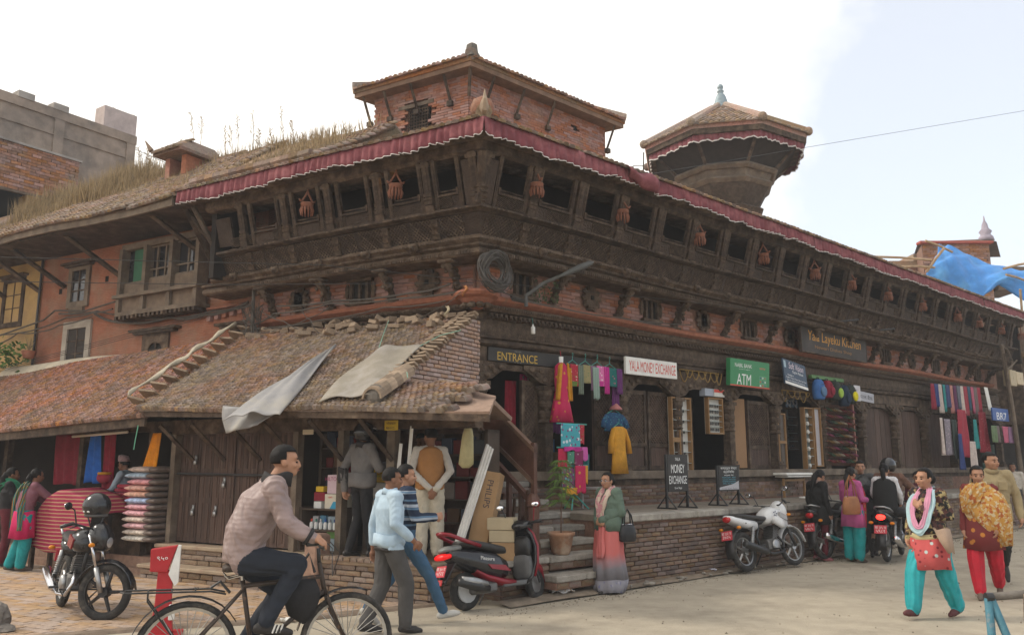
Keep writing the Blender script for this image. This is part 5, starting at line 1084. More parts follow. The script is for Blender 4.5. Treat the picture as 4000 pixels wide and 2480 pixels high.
defs=[('turquoise cloth with white medallions draped over the lower rack',1.28,1.70,2.29,1.92,.56,patt('medallion',(.07,.33,.38),[(.55,.6,.65),(.2,.06,.16)],11,thr=.28)),('magenta hem cloth under the turquoise medallion cloth',1.32,1.70,1.93,1.87,.585,C('magenta',None)),('red cloth with green hem right of the turquoise cloth',1.66,1.84,2.28,1.98,.53,FL1),('crimson cloth at the left of the middle tier',1.22,1.42,1.90,1.62,.55,C('crimson',(.42,.02,.06))),('green paisley cloth in the middle tier',1.40,1.56,1.86,1.67,.57,patt('paisley_green',(.07,.22,.15),[(.5,.5,.45)],22,thr=.2)),('plum paisley cloth in the middle tier',1.56,1.76,1.88,1.64,.57,patt('paisley_plum',(.20,.03,.09),[(.45,.35,.4)],16,thr=.2)),('orchid cloth in the middle tier',1.75,1.88,1.93,1.72,.55,C('orchid',(.5,.10,.32))),('dark teal cloth at the right of the middle tier',1.84,1.98,1.82,1.58,.5,C('deepteal',(.015,.10,.10))),('yellow and plum printed cloth at the lowest tier',1.30,1.56,1.60,1.28,.56,patt('yellow_print',(.16,.05,.12),[(.55,.45,.04),(.1,.35,.3)],10,thr=.3)),('gold hem cloth at the foot of the rack',1.36,1.62,1.30,1.20,.58,MUST),('scarlet cloth with silver hem at the lowest tier',1.57,1.80,1.64,1.22,.58,PK),('orange cloth hanging right of the scarlet cloth',1.76,1.90,1.64,1.36,.54,MUST)]
for l,a,b,z1,z0,d,m in defs:cloth('draped_cloth',l,WR,a,b,z1,z0,d,m,'cloths on the entrance rack',amp=.012,fr_=1.3)
t=thing('cloth_rack','teal metal rack with splayed legs holding the folded cloths','rack',PR(1.6,.5,.96));mb=MB(WR)
mb.tube([(1.62,.48,2.3),(1.62,.48,1.2)],.014,6);[mb.tube([(1.62,.48,1.22),(1.62+a,.48+b,.97)],.012,6)for a,b in((.24,.1),(-.2,.15),(.05,-.25))];[mb.tube([(1.22,.52,z),(1.9,.52,z)],.012,6)for z in(2.29,1.92,1.64)];part_at(mb,'rack_frame',HANG,t)
mb=MB(WR);mb.bb(1.90,2.45,.35,.75,1.27,1.30);[mb.bb(a-.015,a+.015,b-.015,b+.015,.96,1.27)for a in(1.93,2.42)for b in(.38,.72)];obj_at(mb,'small_table',mat('grey_steel',(.30,.29,.28),.6,.2,5),PR(2.2,.55,.96),'small grey metal-legged table behind the walking woman in the sari','table')
def kurta(label,s,d,z1,z0,w,m,slv=.25,hemw=1.2):
 c=PR(s,d,z1);t=thing('hanging_tunic',label,'tunic',c);M=fr(lambda a,b,z:c+uR*a+nR*b+Vector((0,0,z)),c);H=z1-z0
 def ring(z,w_,ry,n=24):return[(w_*math.copysign(abs(math.cos(a))**.6,math.cos(a)),ry*math.sin(a)+.012*math.sin(a*5+z*9),z)for a in[2*math.pi*k/n for k in range(n)]]
 mb=MB(M);mb.loft([ring(-.06,w*.25,.03),ring(-.10,w*.5,.04),ring(-.35*H,w*.42,.04),ring(-.65*H,w*.48,.05),ring(-H,w*.5*hemw,.05)]);mb.obj('tunic_body',m,t,True)
 for sg in(-1,1):mb=MB(M);mb.tube([(sg*w*.42,0,-.12),(sg*w*.62,.01,-.12-slv*.5),(sg*w*.68,.02,-.12-slv)],[.05,.06,.065],8,ell=.5);mb.obj('sleeve',m,t,True)
 mb=MB(M);mb.tube([(-.01,0,.06),(.015,0,.08),(.01,0,.03),(0,0,0)],.005,5);mb.tube([(-w*.4,0,-.08),(0,0,0),(w*.4,0,-.08)],.007,5);mb.obj('hanger',HANG,t)
kurta('mustard yellow tunic hanging low at the doorway edge',3.02,.24,2.36,1.50,.36,MUST,.40);kurta('dark blue printed short top hanging above the yellow tunic',3.0,.16,2.60,2.22,.46,patt('blue_print',(.02,.06,.13),[(.05,.2,.25)],20,thr=.25),.2)
cloth('hanging_cloth','deep crimson cloth hanging in the dark entrance',WR,.88,1.12,3.0,2.28,-.3,C('darkcrimson',(.22,.01,.025)),amp=.03)
cloth('hanging_cloth','pink and teal sari length hanging in the entrance',WR,1.16,1.36,3.12,2.12,-.25,patt('sari_pink',(.40,.015,.10),[(.08,.16,.18)],7,thr=.25),amp=.03);cloth('hanging_cloth','narrow teal cloth at the right side of the entrance',WR,1.34,1.43,3.0,2.3,-.22,C('teal',(.02,.22,.20)))
for k,(l,s0,s1,z1,z0,m)in enumerate([('maroon dress in the shade of the cloth shop',2.0,2.25,2.75,2.1,C('darkcrimson',None)),('plum dress hanging deep in the cloth shop',2.3,2.55,2.8,2.2,C('purple',None)),('dark red printed cloth at the back of the cloth shop',1.7,1.95,2.9,2.2,FL1),('blue cloth on the floor of the cloth shop',2.35,2.6,2.1,1.6,C('blue',(.02,.07,.15)))]):cloth('shop_cloth',l,WR,s0,s1,z1,z0,-.6-.1*k,m,amp=.03)
mb=MB(WR);mb.lathe([(.20,1.45),(.22,1.6),(.25,1.85),(.23,1.86)],18,(2.15,-.25,0));obj_at(mb,'wicker_basket',mat('wicker',(.20,.12,.06),.85,.3,20,.6,70),PR(2.15,-.25,1.45),'round wicker basket on the sill of the cloth shop','basket',smooth=True)
# optician: show cases, spectacles, boxes
OAK=mat('oak_frame',(.26,.145,.06),.6,.2,5,.2,40);LINER=mat('case_liner',(.52,.50,.46),.7,.08,4,0);GLAS=mat('dark_glass',None)
def specs(parent,M,s,d,z,w=.12,m=None):
 mb=MB(M);[mb.torus((s+q*w*.27,d,z),w*.2,.006,12,5,'y')for q in(-1,1)];mb.tube([(s-w*.08,d,z),(s+w*.08,d,z)],.005,4);mb.mi=1;[mb.ell((s+q*w*.27,d,z),(w*.2,.003,w*.18),10,5)for q in(-1,1)];mb.obj('spectacles',[BLKP,m or mat('sunglass_lens',(.03,.025,.022),.1,0,bump=0,spec=.6)],parent)
def showcase(label,s0,s1,z0,z1,d,rows,dep=.10,frame=OAK,arched=False,fill=LINER):
 c=PR((s0+s1)/2,d,z0);t=thing('showcase',label,'display case',c);M=fr(PR,c)
 mb=MB(M);mb.bb(s0,s1,d-dep,d-dep+.01,z0,z1);mb.obj('back',fill,t);f=.03;mb=MB(M)
 for q in((s0,s0+f,z0,z1),(s1-f,s1,z0,z1),(s0+f,s1-f,z0,z0+f),(s0+f,s1-f,z1-f,z1)):mb.bb(q[0],q[1],d-dep,d,q[2],q[3])
 if arched:a=s0+(s1-s0)*.36;mb.bb(a,a+f,d-dep,d+.002,z0+f,z1-f);mb.bb(s0+f,a,d-.02,d,z0+(z1-z0)*.42,z0+(z1-z0)*.48)
 mb.obj('frame',frame,t,bev=.004);mb=MB(M)
 for k in range(rows):z=z0+f+(z1-z0-2*f)*k/rows;mb.bb(s0+f,s1-f,d-dep+.012,d-.02,z-.004,z+.004)
 mb.obj('glass_shelf',mat('shelf_glass',(.4,.45,.43),.15,0,bump=0),t)
 return t,M
t,M=showcase('tall oak display case of spectacles standing left of the optician doorway',4.72,5.34,1.45,2.92,.10,7,arched=True)
for k in range(6):specs(t,M,5.12,.04,1.66+.2*k)
t,M=showcase('hanging display case of sunglasses with white shelves left of the tan door',5.98,6.50,2.25,2.98,.05,6)
for k in range(5):specs(t,M,6.14,.0,2.34+.118*k,.13);specs(t,M,6.33,.0,2.34+.118*k,.13)
t,M=showcase('narrow leaning oak panel case right of the lattice door',8.50,8.82,1.55,2.76,.10,2,.05,fill=mat('smoked_panel',(.09,.075,.065),.4,.2,6))
mb=MB(M);mb.bb(8.53,8.79,.09,.102,2.10,2.16);mb.obj('cross_rail',OAK,t)
t,M=showcase('glass cabinet of sunglasses at the back of the second optician shop',9.9,10.45,1.97,2.98,-.5,5,.25,DARKWOOD,fill=mat('cabinet_grey',(.14,.16,.155),.5,.1,4))
for k in range(4):
 for j in range(3):specs(t,M,10.0+.16*j,-.6,2.08+.2*k,.13)
t,M=showcase('tall oak case with round white display pads by the shoe rack',9.66,10.05,1.45,2.94,.10,8,.12,fill=mat('cabinet_grey',None))
for k in range(7):mb=MB(M);mb.ell((9.83,.06,1.62+.19*k),(.05,.04,.055),10,6);mb.obj('display_pad',LINER,t,True)
t,M=showcase('tall oak poster case with pale poster and red cross by the shoe rack',10.08,10.40,1.60,2.95,.11,1,.06,fill=mat('poster_pale',(.42,.40,.42),.5,.1,3))
mb=MB(M);mb.bb(10.18,10.20,.053,.056,2.6,2.82);mb.bb(10.12,10.27,.053,.056,2.74,2.76);mb.obj('red_cross',SIGNT(*RED),t);mb=MB(M);mb.bb(10.11,10.37,.053,.056,1.64,2.02);mb.obj('poster_photo',mat('poster_dark',(.12,.08,.07),.4,.4,5),t)
for k,(s0,s1,c)in enumerate([(5.83,6.12,(.33,.36,.42)),(6.14,6.5,(.60,.58,.54))]):
 mb=MB(WR);mb.cbox(((s0+s1)/2,.02,3.07),(s1-s0,.14,.15),.004);o=obj_at(mb,'carton',mat('carton%d'%k,c,.7,.1,4),PR((s0+s1)/2,.02,3.0),['grey blue carton on top of the hanging sunglasses case','white carton with red stripe on top of the hanging sunglasses case'][k],'box')
 if k:mb=MB(WR);mb.bb(s0,s1,.0905,.0925,3.08,3.14);part_at(mb,'red_stripe',SIGNT(*RED),o)
for k,(s0,s1)in enumerate([(9.92,10.15),(10.17,10.45)]):mb=MB(WR);mb.cbox(((s0+s1)/2,-.5,3.10),(s1-s0-.02,.02,.24),.003);obj_at(mb,'poster',patt('poster_%d'%k,(.25,.35,.5),[(.6,.6,.62),(.08,.09,.12)],9,kind='noise',thr=.45),PR((s0+s1)/2,-.5,3),['smaller eyewear poster above the glass cabinet','bluish eyewear poster above the glass cabinet'][k],'poster')
mb=MB(WR);mb.cbox((8.62,.3,1.45),(1.1,.35,.05),.01);mb.cbox((8.65,.3,1.40),(1.0,.3,.03),.01);obj_at(mb,'white_counter',WHITE,PR(8.6,.3,1.38),'white covered counter board below the second optician shop','counter')
mb=MB(WR);[mb.bb(a-.02,a+.02,.3,.34,.96,1.36)for a in(8.2,9.05)];mb.bb(8.2,9.05,.3,.34,1.3,1.34);obj_at(mb,'counter_stand',OAK,PR(8.6,.32,.96),'light wooden trestle below the white counter','trestle')
mb=MB(WR);[mb.torus((8.1+.16*k,.8,.985),.07,.016,14,6,'z')for k in range(2)];obj_at(mb,'cable_loops',WHITE,PR(8.18,.8,.96),'white coiled loops lying on the terrace floor','cable')
for k,(s0,s1,z)in enumerate([(5.0,6.3,3.46),(8.72,9.9,3.28)]):
 mb=MB(WR);n=7-2*k;r=random.Random(k)
 for j in range(n):
  a=s0+(s1-s0)*j/n;b=a+(s1-s0)/n*r.uniform(.9,1.7);dp_=r.uniform(.10,.28);mb.tube([(a+(b-a)*q/8,.10+.01*j,z-.02*j*0-dp_*4*(q/8)*(1-q/8))for q in range(9)],.011,5)
 mb.tube([(s0,.10,z),(s1,.10,z)],.012,5);obj_at(mb,'garland',mat('dried_garland',(.28,.18,.06),.85,.3,40,.6,90),PR(s0,.1,z),['looped dry garland left of the bank signboard','looped dry garland below the optician signboard'][k],'garland')
 # backpacks
def backpack(label,s,z,m,m2,w=.34,h=.44):
 c=PR(s,.30,z);t=thing('backpack',label,'backpack',c,R_(42),'backpacks hanging on the green rail')
 mb=MB();mb.loft([[(x*w/2*k,-y*.13*k,zz)for x,y in[(math.cos(a)*(1.0 if abs(math.cos(a))<.7 else 1),math.sin(a))for a in[2*math.pi*i/16 for i in range(16)]]]for zz,k in((-h,.75),(-h+.03,.95),(-h*.6,1.05),(-h*.3,1.0),(-.06,.85),(0,.5))]);mb.obj('bag_body',m,t,True)
 mb=MB();mb.ell((0,-.13,-h*.62),(w*.34,.05,h*.27),14,8);mb.obj('front_pocket',m2,t,True)
 mb=MB();mb.tube([(-.05,0,-.01),(-.03,0,.05),(.03,0,.05),(.05,0,-.01)],.010,6);mb.obj('grab_loop',BLKP,t);mb=MB();mb.tube([(-w*.3,-.118,-h*.28),(0,-.15,-h*.25),(w*.3,-.118,-h*.28)],.006,5);mb.obj('zip',BLKP,t)
backpack('blue backpack at the left end of the green rail',10.0,3.58,C('royalblue',(.05,.14,.36)),C('slateblue',(.10,.18,.30)),.36,.46);backpack('dark red backpack on the green rail',10.42,3.58,C('winered',(.24,.02,.04)),C('winered',None),.26,.40);backpack('black backpack with lime panel on the green rail',10.82,3.58,C('charcoal',(.03,.04,.035)),C('lime',(.32,.48,.08)),.3,.44);backpack('navy backpack on the green rail',11.2,3.52,C('navy',(.015,.03,.06)),C('navy',None),.3,.5);backpack('bright yellow and black backpack on the green rail',11.55,3.54,C('charcoal',None),C('yellow',(.66,.56,.01)),.34,.44)
mb=MB(WR);mb.bb(9.76,11.3,.2,.28,3.60,3.68);obj_at(mb,'green_rail',mat('rail_green',(.10,.20,.08),.7,.2,6),PR(10.5,.24,3.6),'green painted rail carrying the backpacks','rail')
mb=MB(WR);mb.cbox((11.92,.30,3.37),(.32,.02,.38),.006);obj_at(mb,'white_board',mat('pale_board',(.55,.53,.56),.6),PR(11.92,.3,3.2),'blank whitish board right of the yellow backpack','board')
# shoe rack
c=PR(11.2,.15,1.7);t=thing('shoe_rack','tall rack with rows of small embroidered shoes beside the backpacks','rack',c);M=fr(PR,c)
mb=MB(M);mb.bb(10.56,12.0,-.04,-.01,1.62,3.08);mb.obj('back_cloth',C('brownred',(.10,.045,.03)),t);mb=MB(M);[mb.bb(10.56,12.0,-.01,.14,z-.006,z+.006)for z in[1.74+.15*k for k in range(9)]];mb.bb(11.96,12.02,-.02,.14,1.6,3.1);mb.obj('rack_shelf',mat('pink_strip',(.28,.13,.10),.8),t)
shm=[]
for k,cc in enumerate([(.13,.02,.02),(.15,.085,.03),(.02,.018,.015),(.10,.04,.02),(.22,.18,.13),(.03,.055,.025),(.15,.03,.06)]):
 m_=MB();m_.loft([[(x,y,z)for x,z in((-.035*q,0),(.035*q,0),(.032*q,h),(-.032*q,h))]for y,q,h in((0,.8,.05),(.07,.9,.035),(.14,1.1,.04),(.20,.9,.03),(.235,.3,.012))]);m_.mi=1;m_.box((0,.05,.052),(.045,.09,.004));shm.append(m_.mesh('shoe',[C('shoe%d'%k,cc),BLACK],True))
k=0;names={}
for r in range(9):
 for j in range(6):
  for q in(-1,1):
   sx=10.68+.23*j+q*.04;o=put('shoe',shm[(r*5+j*3)%7],None,M@Vector((sx,.10,1.755+.15*r))+c,M.to_3x3()@Euler((-.5,0,random.uniform(-.2,.2))).to_matrix(),(.75,.7,.8))
   tag(o,('left ' if q<0 else 'right ')+['maroon','tan','black','brown','cream','green','pink'][(r*5+j*3)%7]+' slipper of the '+['first','second','third','fourth','fifth','sixth'][j]+' pair, '+['bottom','second lowest','third lowest','fourth lowest','middle','fourth highest','third highest','second highest','top'][r]+' row of the shoe rack','shoe','shoes on the tall rack')
   # scarf stalls at the far end
cols=[(.22,.02,.04),(.03,.05,.16),(.45,.38,.35),(.03,.22,.22),(.05,.06,.14),(.40,.18,.16),(.10,.03,.08),(.12,.13,.16),(.5,.42,.38),(.28,.04,.06),(.04,.09,.14),(.42,.10,.16),(.16,.12,.12),(.30,.03,.05)]
cn=['red','navy','pale grey','teal','dark blue','salmon','plum','slate','cream','wine red','blue green','pink','brown','crimson']
for k in range(14):
 s_=15.95+.27*k;cloth('hanging_scarf','%s scarf on the upper rail of the far scarf stall'%cn[k],WR,s_,s_+.22,3.86+.008*k,3.15+.1*math.sin(k*2),.5,C('scarf%d'%k,cols[k]),'scarves of the far stall',amp=.03,fr_=1.5,nu=10,nv=8)
for k,(l,a,b,z1,z0,m)in enumerate([('cream edged printed scarf hanging long in the far stall',16.2,16.45,2.92,1.9,C('scarf8',None)),('grey mottled shawl hanging long in the far stall',16.45,16.95,2.9,1.9,patt('grey_mottle',(.22,.19,.22),[(.35,.3,.33)],14,thr=.3)),('black cloth hanging in the far stall',16.95,17.3,2.9,1.8,C('charcoal',None)),('crimson shawl hanging wide in the far stall',17.4,18.0,3.2,1.85,C('scarf13',None)),('turquoise scarf in the far stall',18.5,18.75,2.95,2.1,C('scarf3',None)),('dark red spotted shawl in the far stall',18.9,19.5,3.2,2.0,patt('red_spot',(.20,.02,.03),[(.4,.2,.2)],14,thr=.15)),('white fringed shawl low in the far stall',18.0,18.35,2.3,1.5,C('scarf8',None)),('navy shawl low in the far stall',17.05,17.35,2.5,1.5,C('scarf1',None))]):cloth('hanging_shawl',l,WR,a,b,z1,z0,.55+.02*k,m,'shawls of the far stall',amp=.04,fr_=1.6,taper=.25)
for k,(l,a,b,m)in enumerate([('sage green cloth on the low line at the street end',19.3,19.7,C('sage',(.12,.17,.09))),('brown cloth on the low line at the street end',19.72,19.95,C('scarf12',None)),('pink cloth on the low line at the street end',20.2,20.75,C('scarf11',None)),('mauve cloth on the low line at the street end',20.8,21.1,C('mauve',None)),('rose cloth last on the low line at the street end',21.15,21.45,C('scarf5',None))]):cloth('line_cloth',l,WR,a,b,2.79,2.30,.85,m,'cloths on the low line',amp=.03,fr_=1.5)
cloth('door_curtain','dark green curtain below the low line of cloths',WR,19.6,20.8,2.25,1.0,.4,C('bottlegreen',(.015,.04,.028)),amp=.04,fr_=3)
cloth('white_strip','slanting white plastic strip by the scarf stall',WR,19.7,20.0,3.98,3.27,.62,WHITE,amp=.01,sway=.25)
t=thing('utility_pole','leaning steel pole with street brackets at the end of the long gallery','pole',PR(20.9,.95,.9));mb=MB(WR);mb.tube([(21.25,.95,.9),(20.95,.95,3.6),(20.6,.95,5.35)],[.08,.07,.06],8);part_at(mb,'pole',mat('grey_timber',None),t);mb=MB(WR);mb.tube([(20.75,.95,4.5),(21.4,1.1,4.9)],.03,6);mb.tube([(20.8,.95,4.2),(20.0,1.2,4.75),(19.6,1.3,4.95)],.03,6);mb.tube([(20.6,.95,5.3),(21.1,.95,5.25),(21.5,.95,4.9),(21.2,.95,4.5)],.025,6);part_at(mb,'bracket',mat('grey_timber',None),t)
for k,(a,b,z0,z1,c)in enumerate([(20.95,21.5,4.08,4.58,(.42,.34,.22)),(21.55,22.2,4.16,4.56,(.52,.42,.28))]):mb=MB(WR);mb.cbox(((a+b)/2,.9,(z0+z1)/2),(b-a,.22,z1-z0),.01);mb.box(((a+b)/2,1.012,(z0+z1)/2),(.03,.012,.08));obj_at(mb,'meter_box',mat('meter%d'%k,c,.6,.1,4),PR((a+b)/2,.9,z0),['darker tan meter box on the pole at the street end','lighter cream meter box on the pole at the street end'][k],'meter box')
# lamp, cable coil, wires
t=thing('street_lamp','grey street lamp head on a short arm reaching from the brick band','street lamp',PR(.55,.25,4.2));LG=mat('lamp_grey',(.085,.085,.08),.6,.2,6)
mb=MB(WR);mb.tube([(.55,.55,4.05),(.55,.55,4.22),(.75,.75,4.42),(.88,.92,4.5)],.03,8);part_at(mb,'arm',LG,t);mb=MB(WR);a,b=Vector((.86,.92,4.49)),Vector((1.46,1.12,4.80));mb.loft([[(a.lerp(b,f).x+(-.5*w_)*math.cos(q)*.6,a.lerp(b,f).y+w_*math.sin(q),a.lerp(b,f).z+w_*.55*math.cos(q))for q in[2*math.pi*k/12 for k in range(12)]]for f,w_ in((0,.025),(.15,.045),(.4,.075),(.7,.085),(.92,.065),(1,.02))]);part_at(mb,'lamp_head',LG,t,smooth=True)
mb=MB(WR);mb.tube([(.55,.2,4.22),(.55,.55,4.12)],.025,6);part_at(mb,'wall_bracket',LG,t)
mb=MB(WR);r=random.Random(5);cs,cz=-.30,4.42
for k in range(34):
 Rr=r.uniform(.17,.32);ox,oz=r.uniform(-.05,.07),r.uniform(-.05,.05);e=r.uniform(.8,1.0);ph=r.uniform(0,6);tl=r.uniform(-.12,.12)
 mb.tube([(cs+ox+Rr*math.cos(q)*e,.78+tl*math.sin(q)+.01*k%.06,cz+oz+Rr*math.sin(q)*.93+.012*math.sin(q*3+ph))for q in[2*math.pi*i/22 for i in range(22)]],r.uniform(.006,.011),5,loop=True)
obj_at(mb,'cable_coil',mat('grey_cable',(.085,.076,.068),.7,.3,10),PR(cs,.78,cz),'big tangled coil of grey cable hanging at the building corner','cable coil')
def wire(label,pts,r=.007,m=None,sag=0.0,n=14,name='cable',grp='wires along the house fronts'):
 P=[];pts=[Vector(p)for p in pts]
 for a,b in zip(pts,pts[1:]):
  for k in range(n):f=k/n;P.append(a.lerp(b,f)-Vector((0,0,sag*4*f*(1-f))))
 P.append(pts[-1]);mb=MB();mb.tube(P,r,5);obj_at(mb,name,m or WIRE,pts[0],label,'cable',grp)
def onpx(x,y,Y):r=ray(x,y);return r*(Y/r.y)+Vector((0,0,CAMH))
wire('upper thin wire crossing the street in front of the left houses',[onpx(-300,995,9.5),onpx(0,1005,9.2),onpx(1250,1035,9.6),onpx(2900,1200,15)],.005,sag=.0)
wire('lower thin wire crossing the street in front of the left houses',[onpx(-300,1095,9.5),onpx(0,1100,9.2),onpx(900,1112,9.5),onpx(1850,1105,11.3)],.005)
wire('long wire running from the temple to the upper right of the sky',[PR(2.7,1.3,6.5),onpx(3100,585,22),onpx(4200,400,24)],.006)
BW=mat('bundle_grey',(.085,.075,.065),.75,.3,8)
r=random.Random(11)
for k,(l,pts,rr_,sg)in enumerate([('thick sagging cable bundle under the bay window',[(970,1180),(800,1230),(660,1240),(480,1260),(370,1225)],.028,.05),('second cable looping below the bay window',[(985,1190),(830,1215),(640,1245),(500,1230),(380,1215),(230,1225)],.018,.03),('cable running left from the bay window',[(450,1178),(330,1215),(215,1213),(170,1250),(0,1310)],.02,.0),('cable arching over the small window',[(440,1207),(360,1222),(260,1240),(130,1290),(0,1308)],.016,.02),('low cable crossing to the yellow wall',[(360,1235),(230,1270),(160,1295),(70,1300),(0,1340)],.014,.03)]):
 wire(l,[PL(*(lambda q:(q[0],.10+.03*k,q[1]))(onL(x,y,.10+.03*k)))for x,y in pts],rr_,BW,sg,6)
for k,(l,pts,rr_)in enumerate([('dark cable bundle along the brick band, upper one',[(1760,1108),(1600,1145),(1300,1175),(1080,1195)],.016),('dark cable bundle along the brick band, lower one',[(1830,1130),(1560,1165),(1290,1185),(1070,1225),(985,1268)],.013),('slack cable over the terracotta band',[(1740,1175),(1500,1200),(1250,1250),(1000,1285)],.010),('looping cable dropping to the tiled roof',[(1020,1215),(1110,1255),(1190,1290),(1270,1320)],.008),('crossed cable dropping to the tiled roof',[(1290,1195),(1210,1240),(1100,1280),(1000,1300)],.008),('thin cable from the corner to the roof edge',[(1800,1140),(1700,1210),(1580,1260)],.007),('short looped cable by the roof top',[(1180,1215),(1215,1250),(1235,1290),(1270,1305)],.007),('low cable lying on the tiled roof',[(1275,1330),(1450,1320),(1600,1290),(1700,1280)],.007)]):
 wire(l,[PL(*(lambda q:(q[0],.36+.03*k,q[1]))(onL(x,y,.36+.03*k)))for x,y in pts],rr_,BW,.03,6)
for k in range(3):wire('straight thin wire from the junction to the far left, %s of three'%['upper','middle','lower'][k],[PL(*(lambda q:(q[0],.5,q[1]))(onL(960,1180+10*k,.5))),PL(*(lambda q:(q[0],1.4,q[1]))(onL(0,1438+6*k,1.4)))],.005,WIRE)
for k,(l,pts)in enumerate([('cable drooping along the street side brick band',[(1960,1140),(2150,1195),(2400,1240),(2700,1270)]),('second cable along the street side brick band',[(2000,1160),(2200,1205),(2450,1245),(2620,1275)])]):wire(l,[PR(*(lambda q:(q[0],.33,q[1]))(onR(x,y,.33)))for x,y in pts],.010,BW,.02,6)
mb=MB();r=random.Random(4);p0=PL(*(lambda q:(q[0],.45,q[1]))(onL(985,1240,.45)))
for k in range(14):
 P=[p0+Vector((r.uniform(-.2,.2),r.uniform(-.1,.1),r.uniform(-.35,.3)))for _ in range(5)];mb.tube([P[0].lerp(P[1],f/3)for f in range(3)]+[P[1].lerp(P[2],f/3)for f in range(3)]+[P[2].lerp(P[3],f/3)for f in range(4)],.007,4)
mb.tube([p0+Vector((0,0,.5)),p0+Vector((.02,0,-.35))],.03,6);obj_at(mb,'wire_tangle',BW,p0,'tangled knot of wires where the orange house meets the gallery','cable')
for k,(x,y,l)in enumerate([(1815,1115,'orange scrap of plastic caught at the building corner'),(1745,1195,'pale plastic scrap hanging over the roof top')]):
 mb=MB();p=PL(*(lambda q:(q[0],.5,q[1]))(onL(x,y,.5)));mb.sheet(5,6,lambda u,v:tuple(p+Vector((.05*(u-.5)*(1-v*.5)+.03*math.sin(v*5),.03*math.sin(u*4+v*6),-.16*v))));obj_at(mb,'plastic_scrap',[mat('orange_scrap',(.45,.20,.08)),mat('cream_card',None)][k],p,l,'scrap',smooth=True,solid=.004)
t=thing('hanging_bottle','small white bottle hanging from the cornice above the entrance','bottle',PR(.98,.25,3.9));mb=MB(WR);mb.lathe([(.012,.0),(.014,-.03),(.035,-.05),(.035,-.15),(.03,-.155)],10,(.98,.25,3.86));part_at(mb,'bottle_body',WHITE,t,smooth=True);mb=MB(WR);mb.tube([(.98,.25,3.86),(.97,.24,3.97)],.004,4);part_at(mb,'cord',HANG,t)
# tarps and ropes on the lean-to roof
def onroof(x,y,off=.05):
 lo,hi=-.5,4.5
 for _ in range(40):
  d=(lo+hi)/2;s,z=onL(x,y,d)
  if z>3.84+.023*s-.632*(d-.26)+off:lo,hi=lo,d
  else:lo=d
 return PL(s,d,z)
def tarp(label,pts,m,fold,lift=.10):
 Q=[]
 for x,y,d in pts:Q.append(onroof(x,y,.11))
 def fn(u,v):p=(Q[0].lerp(Q[1],u)).lerp(Q[3].lerp(Q[2],u),v);return tuple(p+nL*(.03*math.sin(u*fold+v*3)*(1-.3*v)+.05*math.sin(v*3.1))+Vector((0,0,lift*math.sin(u*3.14)*.6+.02*math.sin(u*fold*1.7-v*7))))
 mb=MB();mb.sheet(26,26,fn);return obj_at(mb,'tarpaulin',m,Q[0],label,'tarpaulin',smooth=True,solid=.01)
TP_=tarp('long grey tarpaulin strip hanging over the eave of the plank-door shop',[(1290,1375,.9),(1318,1352,.85),(1090,1625,2.72),(872,1640,2.75)],TIN,9)
Q=[PL(*(lambda q:(q[0],d,q[1]))(onL(x,y,d)))for x,y,d in((872,1585,2.72),(1095,1600,2.72),(1010,1660,2.8),(878,1692,2.8))]
mb=MB();mb.sheet(14,8,lambda u,v:tuple(Q[0].lerp(Q[1],u).lerp(Q[3].lerp(Q[2],u),v)+nL*.03*math.sin(u*11+v*4)));part_at(mb,'drooping_end',TIN,TP_,smooth=True,solid=.01)
tarp('dusty grey tarpaulin with pulled corners tied near the roof verge',[(1480,1360,.95),(1645,1352,.9),(1455,1545,2.3),(1245,1568,2.35)],TIN2,5,.05)
for k,(l,pts)in enumerate([('pale green rope tied from the tarpaulin up to the roof top',[(1480,1360),(1500,1300),(1525,1235)]),('blue rope tied across the verge tiles',[(1640,1352),(1720,1310),(1800,1290)]),('short blue rope over the curved ridge tile',[(1545,1425),(1590,1455),(1592,1475)])]):wire(l,[onroof(x,y,.12)for x,y in pts],.007,mat('rope_pale',[(.22,.36,.28),(.25,.35,.42)][k>0],.8),.0,4,'rope','ropes on the tiled roof')
wire('green string dangling from the eave beside the stacked bags',[PL(*(lambda q:(q[0],2.6,q[1]))(onL(x,y,2.6)))for x,y in((540,1660),(530,1710),(522,1755))],.008,mat('rope_green',(.15,.42,.28),.8),0,4,'rope','ropes on the tiled roof')
mb=MB(WL);mb.loft([[(4.50+.34*f+.06*math.cos(q)*wd,2.66-2.2*f+.03*math.sin(f*23),2.70+1.42*f+.035*math.sin(q)+.02*math.sin(f*31+q))for q in[2*math.pi*k/10 for k in range(10)]]for f,wd in[(i/22,.35+.65*min(1,i/6)+.15*math.sin(i*2))for i in range(23)]])
obj_at(mb,'rolled_sheet',mat('white_sheet',(.42,.37,.28),.6,.15,6,.3,12),PL(4.5,2.6,2.6),'crumpled white plastic sheet rolled along the hip of the tiled roof','plastic sheet',smooth=True)
